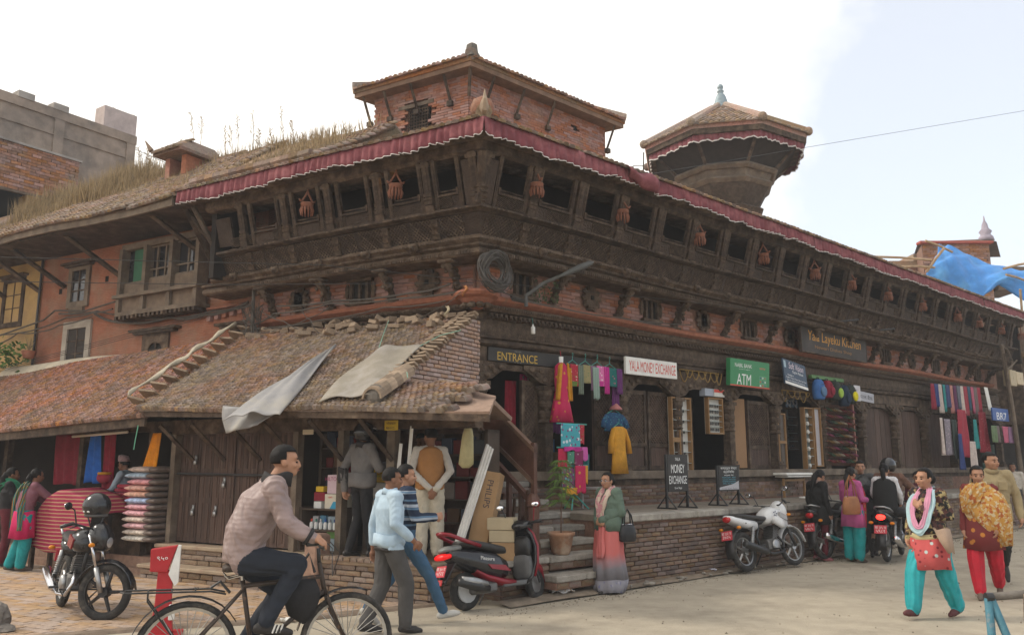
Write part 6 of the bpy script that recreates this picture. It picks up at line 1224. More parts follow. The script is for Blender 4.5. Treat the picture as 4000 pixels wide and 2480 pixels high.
# hardware shop goods
SHM=mat('shop_board',(.075,.055,.042),.8,.3,4)
def goods(label,M,s0,s1,z0,z1,d,m,name='carton',cat='box',dep=.2,txt=None,tm=None,band=None,grp='boxed goods of the hardware shop',out=True):
 mb=MB(M);mb.cbox(((s0+s1)/2,d-dep/2,(z0+z1)/2),(abs(s1-s0),dep,z1-z0),.004);anchor=M@Vector(((s0+s1)/2,d-dep/2,z0));o=obj_at(mb,name,m,anchor,label,cat,grp)
 if band:mb=MB(M);mb.loft([[(s0-(s0-s1)*a,d+.001,z0+(z1-z0)*b)for a,b in((.3,.02),(.98,.02),(.98,.5),(.5,.5))],[(s0-(s0-s1)*a,d+.002,z0+(z1-z0)*b)for a,b in((.3,.02),(.98,.02),(.98,.5),(.5,.5))]]);part_at(mb,'print',band,o)
 if txt:lettering(o,txt,tm or SIGNT(*RED),M@Vector((s0-(s0-s1)*.32,d+.003,z0+(z1-z0)*.78)),(-uL if M is WL else uR),Vector((0,0,1)),None,(z1-z0)*.2)
 return o
def shelf_unit(label,s0,s1,zs,d0,d1,top):
 t=thing('shelf_unit',label,'shelf',PL((s0+s1)/2,d1,zs[0]));mb=MB(WL);[mb.bb(s0,s1,d0,d1,z-.02,z)for z in zs];[mb.bb(x-.025,x+.025,d0,d1+.005,zs[0]-.02,top)for x in(s0,s1)];mb.bb(s0,s1,d0,d0+.02,zs[0],top);part_at(mb,'shelf_frame',SHM,t)
shelf_unit('dark shelf unit with boxes and bottles at the hardware shop doorway',1.0,1.74,(.50,.78,1.06),1.45,1.78,1.08)
shelf_unit('tall back shelf of the hardware shop behind the doorway goods',1.0,1.76,(1.30,1.62,1.9),1.15,1.4,2.1)
cw=lambda n,c:mat('box_'+n,c,.6,.08,5,.05)
BL=cw('blueprint',(.04,.30,.48));CR=cw('cream',(.62,.57,.47));WHb=cw('whitebox',(.66,.66,.64));YL=cw('yellow',(.60,.40,.03));MR_=cw('maroon',(.22,.015,.03))
goods('cream carton with blue swoosh on the shelf at the doorway',WL,1.34,1.02,1.06,1.26,1.74,CR,band=BL,txt='ujala',tm=SIGNT(*RED));goods('pink lettered HILTOP fan box on the doorway shelf',WL,1.32,1.06,1.265,1.52,1.72,cw('pinkish',(.60,.45,.50)),txt='HILTOP',tm=SIGNT('plum',(.35,.03,.12)))
goods('maroon box with slanting white strap above the fan box',WL,1.2,.98,1.53,1.74,1.66,MR_);goods('maroon box left of the cream carton',WL,1.58,1.38,1.16,1.28,1.70,MR_);goods('small cream box on the maroon box',WL,1.55,1.41,1.285,1.36,1.70,YL);goods('small white box under the maroon box',WL,1.56,1.42,1.06,1.155,1.72,WHb)
goods('lower yellow carton stack by the man in the helmet',WL,.72,.36,1.42,1.53,1.5,YL,txt='EVEREADY',tm=SIGNT('green',(.05,.25,.06)));goods('upper yellow carton by the man in the helmet',WL,.70,.38,1.535,1.64,1.5,YL,txt='EVEREADY',tm=SIGNT('green',None or(.05,.25,.06)))
goods('white carton with blue swoosh by the man in the helmet',WL,.80,.34,1.18,1.415,1.52,WHb,band=BL);goods('white carton with teal swoosh under the blue one',WL,.82,.34,.93,1.175,1.52,WHb,band=cw('tealprint',(.03,.24,.20)));goods('plain counter block below the white cartons',WL,.85,.30,.47,.925,1.5,SHM,'counter','counter')
r=random.Random(9);cols5=[(.14,.025,.025),(.05,.055,.065),(.17,.15,.12),(.05,.065,.10),(.10,.055,.03),(.22,.19,.17)]
for k in range(4):
 pass
bc=[('red',(.5,.06,.03)),('green',(.05,.2,.15)),('white',(.6,.6,.6)),('blue',(.04,.12,.4)),('grey',(.3,.3,.32)),('navy',(.03,.05,.2)),('pale blue',(.3,.4,.55))]
for k in range(7):
 x=1.60-.085*k;t=thing('bottle','small pale bottle with %s cap on the lower doorway shelf'%bc[k][0],'bottle',PL(x,1.70,.78),0,'bottles on the doorway shelf');mb=MB();mb.lathe([(.026,0),(.028,.01),(.028,.08),(.012,.10)],10);mb.obj('bottle_body',WHb,t,True);mb=MB();mb.lathe([(.015,.10),(.015,.135),(.01,.14)],8);mb.obj('cap',cw('cap%d'%k,bc[k][1]),t,True)
for k,(a,b,z1,c,l)in enumerate([(1.66,1.56,.95,(.5,.5,.52),'grey packet behind the bottles, at the left'),(1.52,1.42,.96,(.10,.25,.38),'blue packet behind the bottles'),(1.38,1.24,.95,(.32,.40,.46),'pale blue packet behind the bottles, at the right')]):goods(l,WL,a,b,.78,z1,1.62,cw('pk%d'%k,c),'packet','packet',.06)
for k in range(5):goods(['first','second','third','fourth','fifth'][k]+' small white and blue box along the bottom shelf',WL,1.50-.085*k,1.43-.085*k,.50,.66,1.70,[WHb,cw('pk2',None or(.32,.40,.46))][k%2],'small_box','box',.1)
goods('green and orange packet standing on the bottom boxes',WL,1.32,1.10,.665,.76,1.70,cw('grn',(.14,.30,.08)),'packet','packet',.06)
OD=['first','second','third','fourth','fifth','sixth','seventh','eighth','ninth']
for s0,s1,zs,d in((1.04,1.72,(1.30,1.62,1.9),1.38),(-.9,.0,(.9,1.2,1.5,1.8),1.1),(-.78,-.50,(.6,.95,1.25,1.55,1.85),.9)):
 if s0<1:shelf_unit('side goods shelf between the ochre vest and the stair' if s0==-.78 else 'rear goods shelf behind the man in the ochre vest',s0,s1,zs,d-.28,d+.02,zs[-1]+.28)
 for z in zs:
  x=s1-.03;nn=-1
  while x>s0+.1:
   wd=r.uniform(.07,.2);hh=r.uniform(.12,.24);c=r.choice(cols5)
   nn+=1;o=goods(['dark red','slate','grey tan','navy','brown','pale grey'][cols5.index(c)]+' box, '+OD[min(nn,8)]+' from the left, '+OD[zs.index(z)]+' shelf up, '+('side' if s0==-.78 else 'rear' if s0>1 else 'back wall')+' goods shelf',WL,x,max(x-wd,s0+.03),z,z+hh,d-.02,cw('ware%d'%cols5.index(c),c),'boxed_ware','box',.12,grp='dim wares on the dark shelves');x-=wd+r.uniform(.01,.05)
for k,(s_,l)in enumerate([(-.12,'taller'),(.05,'shorter')]):
 t=thing('white_conduit','pair of white plastic conduits leaning behind the ochre vest man, %s one'%l,'pipe',PL(s_-.12,1.9,.47));mb=MB(WL);mb.tube([(s_-.04,1.95,.47),(s_-.12+.02,1.86,2.15-.22*k)],.028,4);part_at(mb,'pipe',WHITE,t)
 # planks, cartons and pipes by the stair
CB=mat('cardboard',(.36,.225,.115),.85,.12,4,.2,30)
def leanbox(label,c,dims,rx,rz,m,name='carton',cat='box',txt=None):
 t=thing(name,label,cat,c);t.rotation_euler=(rx,0,rz);mb=MB();mb.cbox((0,0,dims[2]/2),dims,.006);mb.obj(name+'_body',m,t)
 if txt:
  V,F=text_bm(txt);lo,hi=V.min(0),V.max(0);V=(V-(lo+hi)/2)*(.36/(hi[0]-lo[0]));mb=MB();by={}
  for f in F:by.setdefault(len(f),[]).append(f)
  mb.add(np.stack([V[:,1]+.02,np.full(len(V),-dims[1]/2-.003),-V[:,0]+dims[2]*.74],1),list(by.values()));mb.obj('lettering',SIGNT('ink',(.05,.04,.05)),t)
 return t
def yz(x,y,Y):p=onpx(x,y,Y);return p
p=yz(1862,2150,10.95);leanbox('tall cardboard carton lettered PHILIPS leaning by the wooden stair',(p.x,p.y,.46),(.26,.24,1.12),R_(-10),R_(-18),CB,txt='PHILIPS').rotation_euler=(R_(-9),R_(9),R_(-14))
p=yz(1962,2150,10.75)
for k,(z,l)in enumerate([(.85,'top'),(.70,'middle'),(.47,'bottom')]):leanbox('small pale carton, %s of the stack beside the tall carton'%l,(p.x+.01*k,p.y,z),(.34-.02*k,.26,.145 if k<2 else.225),0,R_(-12+4*k),cw('paletan',(.42,.34,.22))if k<2 else CB)
for k in range(3):
 p0,p1=yz(1768+12*k,2160,10.75),yz(1905+9*k,1735+8*k,11.0);mb=MB();mb.tube([p0,p1],.022,4);obj_at(mb,'white_trunking',WHITE,p0,'white plastic trunking length leaning across the stair front, %s of the three'%['left','middle','right'][k],'pipe')
WB=mat('worn_brown_timber',(.105,.062,.042),.8,.3,4,.4,30,stretch=(1,1,1))
for k,(x0,y0,x1,y1,w_)in enumerate([(2045,2170,2062,1915,.10),(2020,2175,2035,1930,.08),(1998,2150,2010,1950,.09),(2030,2165,2050,1960,.07)]):
 p0,p1=yz(x0,y0,11.05+.05*k),yz(x1,y1,11.3+.05*k);mb=MB();mb.tube([p0,p1],w_/2,4,ell=.5);obj_at(mb,'old_plank',WB,p0,'old brown plank leaning by the stair, '+['nearest the newel post','second from the newel post','nearest the cartons','behind the others'][k],'plank')
p=yz(1965,2175,10.9);mb=MB();mb.lathe([(.10,0),(.11,.02),(.115,.30),(.10,.31)],16,(p.x,p.y,.47));obj_at(mb,'tin_drum',mat('grey_tin',(.17,.14,.125),.7,.3,6),(p.x,p.y,.47),'small dull tin drum between the planks and the newel post','drum',smooth=True)
def stair_rail():
 c=PR(-.2,1.48,.47);t=thing('wooden_stair_rail','reddish brown panelled stair balustrade with newel post beside the stone steps','railing',c);M=fr(PR,c);RW=mat('red_brown_wood',(.10,.045,.030),.5,.3,5,.25,30,spec=.4);S=-.2
 def quad(name,pts,th,m=RW):mb=MB(M);mb.loft([[(S-th/2,d,z)for d,z in pts],[(S+th/2,d,z)for d,z in pts]]);mb.obj(name,m,t)
 quad('panel',[(.45,2.62),(1.50,1.86),(1.50,1.46),(.45,2.18)],.03);quad('top_rail',[(.40,2.68),(1.53,1.88),(1.53,1.82),(.40,2.62)],.07,mat('rail_edge',(.16,.095,.065),.6,.2,6));quad('lower_rail',[(.40,2.2),(1.52,1.45),(1.52,1.38),(.40,2.13)],.06,mat('rail_edge',None));quad('hand_rail',[(.35,2.0),(1.47,1.20),(1.47,1.12),(.35,1.92)],.07)
 quad('end_post',[(1.47,1.95),(1.53,1.95),(1.53,1.15),(1.47,1.15)],.06);mb=MB(M);mb.lathe([(.10,.47),(.10,.62),(.085,.66),(.085,1.10),(.10,1.12),(.10,1.18),(.085,1.22),(.05,1.28),(.0,1.29)],10,(S,1.48,0));mb.obj('newel_post',RW,t)
 for d in(.7,1.0,1.25):mb=MB(M);mb.bb(S-.03,S+.03,d-.03,d+.03,.9,1.95-.72*(d-.4));mb.obj('baluster',RW,t)
 mb=MB(M);mb.tube([(S+.03,.75,2.36),(S+.035,1.0,2.2),(S+.03,1.2,2.02)],.012,5);mb.tube([(S+.03,1.13,2.10),(S+.03,1.22,2.02),(S+.03,1.10,2.04)],.01,4);mb.obj('yellow_arrow',mat('arrow_yellow',(.50,.26,.02)),t)
stair_rail()
def pot_plant():
 c=PR(.14,1.66,.485);t=thing('potted_tree','young feathery conifer in a round terracotta pot on the steps','plant',c);t.scale=(.84,)*3
 mb=MB();mb.lathe([(.12,0),(.15,.04),(.20,.28),(.225,.30),(.225,.345),(.19,.345),(.18,.30)],22);mb.obj('pot',mat('pot_clay',(.30,.165,.10),.9,.25,6,.3,40,c2=(.36,.27,.2),c2s=4),t,True);mb=MB();mb.lathe([(.185,.29),(.18,.31),(.0,.315)],14);mb.obj('soil',mat('soil',(.06,.045,.03)),t)
 mb=MB();mb.tube([(0,0,.3),(.01,0,.8),(0,.01,1.25),(.01,0,1.42)],[.013,.011,.008,.004],6);mb.obj('trunk',WB,t);mb=MB();r=random.Random(1)
 for k in range(7):
  z=.82+.105*k;L_=.29*(1-.07*k)
  for q in range(6):
   a=q*1.047+k*.4+r.uniform(-.2,.2);P=[Vector((0,0,z))]+[Vector((math.cos(a)*L_*f,math.sin(a)*L_*f,z+.10*f-.16*f*f*(1+.3*r.random())))for f in(.35,.7,1)]
   mb.tube(P,[.005,.004,.003,.002],4)
   for f in range(2,11):
    g_=f/10;i=min(int(g_*3),2);p=P[i].lerp(P[i+1],g_*3-i)
    for sg in(-1,1):
     d=Vector((-math.sin(a)*sg+.5*math.cos(a),math.cos(a)*sg+.5*math.sin(a),.15))*.075*(1.1-.5*g_);w_=Vector((0,0,.006));e=p+d-Vector((0,0,.04));m_=p+d*.6
     mb.add([tuple(p),tuple(m_+w_),tuple(e),tuple(m_-w_)],[[(0,1,2,3)]])
 mb.obj('foliage',mat('fern_green',(.10,.17,.035),.7,.3,8,.1,40,rnd=.3),t)
pot_plant()
for k,(x,y,n_)in enumerate([(2105,2290,60),(2140,2300,40),(2640,2200,50)]):
 g=gnd(x,y,.03);mb=MB();r=random.Random(k)
 for q in range(n_*2):a=r.uniform(0,6.28);l=r.uniform(.03,.13);p=Vector((r.uniform(-.12,.12),r.uniform(-.08,.08),0));e=p+Vector((math.cos(a)*l*.6,math.sin(a)*l*.6,l));w_=Vector((-math.sin(a),math.cos(a),0))*.012;m_=p.lerp(e,.6);mb.add([tuple(p),tuple(m_+w_),tuple(e),tuple(m_-w_)],[[(0,1,2,3)]])
 o=mb.obj('weed_tuft',GREEN);o.location=g;tag(o,'small green weed tuft '+['at the foot of the steps, left','at the foot of the steps, right','against the terrace brickwork'][k],'weed')
mb=MB();r=random.Random(8);p=PR(1.2,.3,4.25)
for q in range(70):e=p+Vector((r.uniform(-.2,.2),r.uniform(-.12,.1),r.uniform(-.05,.35)));mb.add([tuple(e),tuple(e+Vector((.022,.0,.012))),tuple(e+Vector((.028,.01,-.015))),tuple(e+Vector((.0,.012,-.02)))],[[(0,1,2,3)]])
mb.tube([p,p+Vector((0,0,.35))],.006,4);obj_at(mb,'wall_plant',mat('dusty_green',(.05,.075,.03),.8,.3,8),p,'sparse dark green plant growing from the brick band below the lamp','plant')
g=PL(13.2,2.2,0)
mb=MB();r=random.Random(18)
p=PL(*(lambda q:(q[0],.5,q[1]))(onL(40,1395,.5)))
for q in range(260):e=p+Vector((r.uniform(-.7,.35),r.uniform(-.3,.2),r.gauss(0,.16)));a=r.uniform(0,6.28);d_=Vector((math.cos(a),math.sin(a),.4))*.07;mb.add([tuple(e),tuple(e+d_+Vector((0,0,.03))),tuple(e+d_*1.7),tuple(e+d_-Vector((0,0,.03)))],[[(0,1,2,3)]])
obj_at(mb,'roof_shrub',GREEN,p,'dark leafy shrub in the shade at the left frame edge above the red tiles','shrub')
t=thing('flower_pot','small reddish pot with thin plant on the plaster ridge by the yellow wall','plant',PL(*(lambda q:(q[0],.3,q[1]))(onL(110,1400,.3))));mb=MB();mb.lathe([(.10,0),(.15,.16),(.14,.17)],12);mb.obj('pot',TERRA,t,True);mb=MB();r=random.Random(3);[mb.tube([(0,0,.15),(r.uniform(-.12,.12),r.uniform(-.1,.1),r.uniform(.3,.5))],.005,4)for _ in range(14)];mb.obj('stems',STRAW,t)
# stall of textiles on the left
ST=patt('red_stripes',(.27,.022,.06),[(.38,.22,.13)],5.6,kind='wave',ax='z',thr=.22)
c=PL(6.55,2.3,.25);t=thing('textile_table','wooden trestle table under a red striped blanket at the left stall','table',c);M=fr(PL,c)
mb=MB(M);mb.bb(5.7,7.0,1.9,2.55,.86,.90);[mb.bb(a-.03,a+.03,b-.03,b+.03,0,.86)for a in(5.8,6.4,6.9)for b in(1.98,2.48)];mb.obj('table_frame',DARKWOOD,t)
sH,sL_=onL(128,2060,2.58)[0],onL(352,2060,2.58)[0]
def stripe(u,v):
 s=sL_+(sH-sL_)*u;bul=math.sin(min(max((u-.02)/.96,0),1)*math.pi)**.5;top=.93+.34*bul-(.12 if u>.8 else 0)*(u-.8)*5
 if v<.35:q=v/.35;return(s,1.95+.62*q,top-.03*q+.02*math.sin(u*14))
 q=(v-.35)/.65;return(s+.06*(u-.5)*q,2.57+.05*q+.035*math.sin(u*11+1)*q,top-.03-(top-.30-.10*u)*q+.02*math.sin(u*7))
mb=MB(WL);mb.sheet(40,26,stripe);obj_at(mb,'striped_blanket',ST,PL(6.5,2.3,.9),'crimson blanket with pale horizontal stripes draped over the stall table','blanket',smooth=True,solid=.012)
for k in range(7):
 mb=MB(WL);z=.92+.065*k;mb.cbox((5.35+.04*(k%3),1.65,z),(.75-.05*(k%2),.5,.06),.025,(0,0,.1*math.sin(k*2)));obj_at(mb,'folded_textile',[C('scarf13',None),C('winered',None),C('white_fold',(.5,.47,.48)),C('scarf0',None)][[0,1,2,0,3,1,0][k]],PL(5.35,1.65,z-.03),'folded %s textile, number %s from the bottom of the red pile'%(['crimson','wine red','white','crimson','red','wine red','crimson'][k],['one','two','three','four','five','six','seven'][k]),'textile','folded textiles on the stall')
mb=MB(WL);mb.bb(5.0,5.75,1.35,1.9,.25,.88);obj_at(mb,'stall_counter',DARKWOOD,PL(5.4,1.6,.25),'low dark counter under the pile of red textiles','counter')
cloth('hanging_cloth','bright blue scarf hanging from the beam of the left stall',WL,6.45,6.72,2.2,1.35,1.75,C('vividblue',(.02,.12,.45)),amp=.03,fr_=2,taper=.8);cloth('hanging_cloth','maroon scarf hanging beside the blue one in the left stall',WL,6.1,6.4,2.2,1.2,1.72,C('darkcrimson',None),amp=.03,fr_=2);cloth('hanging_cloth','dark red blanket hung behind the two women at the left stall',WL,7.6,8.5,2.2,1.3,1.3,C('winered',None),amp=.03);cloth('hanging_cloth','orange scarf hanging over the stacked bags',WL,4.62,4.82,2.15,1.60,1.95,C('saffron',(.66,.24,.01)),amp=.02,fr_=2,taper=.7,sway=.12)
c=PL(6.22,1.78,1.36);t=thing('masked_bundle','small red and gold bundle standing on the striped blanket','bundle',c);mb=MB();mb.ell((0,0,.08),(.13,.09,.10),12,8);mb.obj('bundle',C('scarf13',None),t,True);mb=MB();mb.torus((0,0,.15),.09,.025,14,6,'z');mb.obj('gold_band',MUST,t,True)
bagc=[('grey striped',(.36,.28,.24)),('blue and white',(.26,.33,.40)),('pink and yellow',(.52,.24,.26)),('salmon',(.48,.28,.23)),('orange patterned',(.52,.30,.22)),('sky blue',(.30,.38,.55)),('rose',(.52,.27,.30)),('pink',(.54,.30,.33)),('cream',(.50,.42,.36)),('pale rose',(.50,.30,.32)),('off white',(.48,.42,.36)),('white',(.52,.49,.44))]
for k in range(12):
 z=1.58-.096*k;c=PL(4.86,1.78,z);t=thing('quilt_pack','%s wrapped quilt, %s in the stack by the plank doors'%(bagc[k][0],['topmost','second from the top','third from the top','fourth from the top','fifth from the top','sixth from the top','sixth from the bottom','fifth from the bottom','fourth from the bottom','third from the bottom','second from the bottom','bottom'][k]),'quilt',c,R_(-30),'wrapped quilts in a stack');r=random.Random(k);ox=r.uniform(-.05,.04)
 mb=MB();mb.loft([[(x,.32*cy+oy,.05*math.sin(q)*hh)for q in[2*math.pi*i/14 for i in range(14)]for cy in[math.copysign(abs(math.cos(q))**.5,math.cos(q))]]for x,hh,oy in((-.34+ox,.55,0),(-.31+ox,1,.01),(-.1,1.06,0),(.12+ox,1.0,.01),(.16+ox,.95,0))]);mb.obj('quilt',patt('quilt%d'%k,bagc[k][1],[tuple(min(1,q*1.35+.03)for q in bagc[k][1])],9+k,kind='noise',thr=.5),t,True)
 mb=MB();mb.loft([[(x,.31*cy,.05*math.sin(q)*hh)for q in[2*math.pi*i/12 for i in range(12)]for cy in[math.copysign(abs(math.cos(q))**.5,math.cos(q))]]for x,hh in((.161+ox,.93),(.3+ox,1.0),(.36+ox,.6))]);mb.obj('wrapper',mat('brown_wrapper',(.13,.10,.085),.5,.3,8,.5,14),t,True)
t=thing('plastic_bag','yellowish plastic bag hanging under the eave by the stair rail','bag',PL(-1.15,1.95,2.1));mb=MB(WL);mb.loft([[(-1.15+.03*f+w_*math.cos(q),1.95+.05*math.sin(q),2.1-.48*f)for q in[2*math.pi*i/10 for i in range(10)]]for f,w_ in((0,.05),(.2,.08),(.6,.10),(.9,.11),(1,.04))]);part_at(mb,'bag',mat('bag_cream',(.38,.33,.17),.5,.2,6,.5,12),t,smooth=True)
# street bits
g=gnd(628,2478);t=thing('red_post','red metal post with slanted red and white head on the plaza','post',(g.x,g.y,0),R_(18));RP=mat('post_red',(.40,.025,.03),.5,.15,5,.1,30)
mb=MB();mb.loft([[(-.11,-.06,.0),(.11,-.06,0),(.11,.06,0),(-.11,.06,0)],[(-.075,-.045,.3),(.08,-.045,.3),(.08,.045,.3),(-.075,.045,.3)],[(-.065,-.04,.62),(.075,-.04,.62),(.075,.04,.62),(-.065,.04,.62)]]);mb.obj('column',RP,t,bev=.01)
mb=MB();mb.loft([[(x,y,z)for x,z in((-.14,.615),(.02,.60),(.105,.86),(-.145,.83))]for y in(-.06,.05)]);mb.obj('head',RP,t,bev=.008);mb=MB();mb.loft([[(x,y,z)for x,z in((.035,.585),(.10,.47),(.13,.50),(.135,.855),(.108,.862))]for y in(-.062,.048)]);mb.obj('white_cheek',WHITE,t)
lettering(t,'९५०',SIGNT(*WH),Vector(t.location)+Vector((-.03,-.066,.74)),Vector((1,0,0)),Vector((0,0,1)),.10,.04);mb=MB();mb.cbox((.09,-.06,.22),(.06,.03,.15),.01);mb.obj('latch',WHITE,t);mb=MB();mb.box((0,0,.01),(.4,.3,.02));mb.obj('base_plate',RP,t)
g=gnd(-25,2462);mb=MB();rr=random.Random(4);mb.ell((0,0,.10),(.14,.13,.17),12,9);mb.ell((.09,-.06,.02),(.15,.12,.06),10,6);mb.V=[v*np.array([[1+rr.uniform(-.14,.14),1+rr.uniform(-.14,.14),1+rr.uniform(-.1,.1)]for _ in v])for v in mb.V];o=mb.obj('stone_lump',mat('rough_stone',(.17,.15,.13),.95,.35,9,.8,30));o.location=g;tag(o,'rough grey stone lump at the lower left frame edge','stone')
def barricade():
 p=onpx(3860,2330,6.4);t=thing('pipe_barricade','blue legged pipe barricade at the lower right frame edge','barricade',(p.x,p.y,0));BP=mat('worn_blue_paint',(.06,.17,.22),.6,.2,8,.3,40,c2=(.25,.22,.2),c2s=7,c2t=(.55,.7));RU=mat('rusty_pipe',(.13,.115,.10),.6,.3,8,.3,40);h=p.z
 mb=MB();mb.tube([(.0,0,h),(1.6,.22,h+.07)],.03,10);mb.obj('top_rail',RU,t,True)
 for a,b in((-.02,-.03),(.2,-.10)):mb=MB();mb.tube([(.0+.02*(a>0),0,h-.01),(a,b,0)],.029,10);mb.obj('leg',BP,t,True)
 for a,b in((1.55,.15),(1.75,.1)):mb=MB();mb.tube([(1.6,.22,h+.05),(a,b,0)],.029,10);mb.obj('leg',BP,t,True)
 mb=MB();mb.lathe([(.031,0),(.034,.0),(.034,.05),(.02,.05),(.02,.01)],12,M=Matrix.Translation((-.02,-.003,h-.002))@Matrix.Rotation(math.pi/2,4,'Y'));mb.obj('pipe_end',BLKM,t);mb=MB();mb.sheet(6,8,lambda u,v:(.27+.16*u-.02*v+.05*v*u,.02*math.sin(u*5+v*3),h+.02-.02*u-.5*v));mb.obj('rag',mat('tan_rag',(.30,.23,.17),.9,.2,6),t,True,solid=.01)
barricade()
for k,(x,y,w_,d_,m,l,rz)in enumerate([(2195,2318,.30,.12,patt('foil',(.5,.48,.46),[(.3,.2,.1)],30,thr=.3),'crumpled foil and paper litter by the scooter wheel at the kerb',.3),(2755,2232,.34,.10,mat('blue_paper',(.62,.62,.72),.5),'flat white and blue paper lying on the kerb',.1),(1120,2430,.14,.05,WHITE,'scrap of white paper on the road behind the bicycle',.5),(840,2245,.34,.12,mat('tan_sack',(.30,.21,.13),.9),'tan sack lying on the plaza behind the bicycle saddle',.1)]):
 g=gnd(x,y,.03 if k<2 else 0);mb=MB();mb.sheet(8,4,lambda u,v:(w_*(u-.5),d_*(v-.5),.03+.02*math.sin(u*9+v*3)+(.06*math.sin(u*3.1)*math.sin(v*3.1)if k in(0,3)else 0)));o=mb.obj(['litter','paper','paper','sack'][k],m,solid=.012);o.location=g;o.rotation_euler=(0,0,rz);tag(o,l,'litter' if k<3 else 'sack')
mb=MB()
for k in range(60):r=random.Random(k+50);p=PR(r.uniform(.5,12),r.uniform(1.98,2.25),.05);mb.ell(tuple(p),(r.uniform(.015,.05),r.uniform(.015,.04),r.uniform(.01,.022)),7,5)
stuff(mb.obj('gutter_gravel',STONE))
# two-wheelers (local x forward, y left, z up)
LENSR=mat('red_lens',(.45,.01,.012),.25,.1,10,0,spec=.6);LENSO=mat('amber_lens',(.65,.22,.01),.3,0,bump=0);LITR=mat('lit_tail',(1,.03,.02),.3,0,bump=0,emit=3.0);MIRR=mat('mirror_glass',(.85,.88,.92),.05,0,bump=0,metal=1);PLATE=mat('plate_red',(.55,.05,.07),.5,.1,6,0);WPNT=mat('white_gloss',(.66,.66,.66),.3,.06,5,0,spec=.5);RPNT=mat('red_gloss',(.22,.010,.02),.25,.1,5,0,spec=.5);BPNT=mat('black_gloss',(.016,.016,.018),.22,.1,5,0,spec=.6);SEAT=mat('seat_vinyl',(.035,.033,.032),.5,.2,8,.15,60);ENG=mat('engine_grey',(.16,.155,.15),.5,.3,12,.2,80,metal=.6)
def wheel(parent,x,r=.30,w=.05,name='wheel',alloy=True,spokes=6,c=None,thin=None,hub=.06):
 t=link(name,None,parent);t.location=(x,0,r)
 mb=MB();mb.torus((0,0,0),r-w,w,40,12,'y',ell=.85);mb.obj('tyre',RUBBER,t,True)
 rr=r-w*1.75;mb=MB();mb.loft([[(q*math.cos(a),y,q*math.sin(a))for q,y in((rr+.012,-w*.6),(rr+.012,w*.6),(rr-.02,w*.35),(rr-.02,-w*.35))]for a in[2*math.pi*i/36 for i in range(36)]],False,True,loop=True)
 mb.lathe([(hub,-.06),(hub,.06)],14,M=Matrix.Rotation(math.pi/2,4,'X'))
 if alloy:
  for k in range(spokes):a=2*math.pi*k/spokes;mb.tube([(hub*.7*math.cos(a),0,hub*.7*math.sin(a)),(rr*math.cos(a+.12),0,rr*math.sin(a+.12))],[.022,.015],5)
 else:
  for k in range(spokes):a=2*math.pi*k/spokes;b=a+(.5 if k%2 else-.5);s_=.02 if k%4<2 else-.02;mb.tube([(hub*.8*math.cos(b),s_,hub*.8*math.sin(b)),(rr*math.cos(a),0,rr*math.sin(a))],.0028,4)
 mb.obj('rim',c or ALU,t,False);return t
def plate(parent,c,rot,w=.20,h=.13,l1='बा ३१ प',l2='८७९२',sub=None):
 t=link('number_plate',None,parent);t.location=c;t.rotation_euler=rot;mb=MB();mb.cbox((0,0,0),(w,.008,h),.003);mb.obj('plate',PLATE,t)
 for txt,z,hh in((l1,.028,.04),(l2,-.028,.05)):
  V,F=text_bm(txt);
  if not len(V):continue
  lo,hi=V.min(0),V.max(0);V=(V-(lo+hi)/2)*(hh/(hi[1]-lo[1]));V[:,0]*=min(1,w*.9/max(1e-6,np.ptp(V[:,0])));mb=MB();by={}
  for f in F:by.setdefault(len(f),[]).append(f)
  mb.add(np.stack([V[:,0],np.full(len(V),-.006),V[:,1]+z],1),list(by.values()));mb.obj('lettering',SIGNT(*WH),t)
def blob(name,m,parent,secs,n=16,smooth=True,sq=.8,**k):
 mb=MB();mb.loft([[(x,w*math.copysign(abs(math.cos(a))**sq,math.cos(a)),z+h*math.copysign(abs(math.sin(a))**sq,math.sin(a)))for a in[2*math.pi*i/n for i in range(n)]]for x,z,w,h in secs]);return mb.obj(name,m,parent,smooth,**k)
def mirror(parent,p,y,head,m=BLKM):
 t=link('mirror',None,parent);mb=MB();mb.tube([p,(p[0]-.02,p[1]+y*.4,p[2]+.14),head],.008,6);mb.obj('stalk',m,t);mb=MB();mb.ell(head,(.018,.065,.042),14,8);mb.obj('shell',m,t,True);mb=MB();mb.ell((head[0]-.014,head[1],head[2]),(.008,.056,.035),14,6);mb.obj('glass',MIRR,t,True)
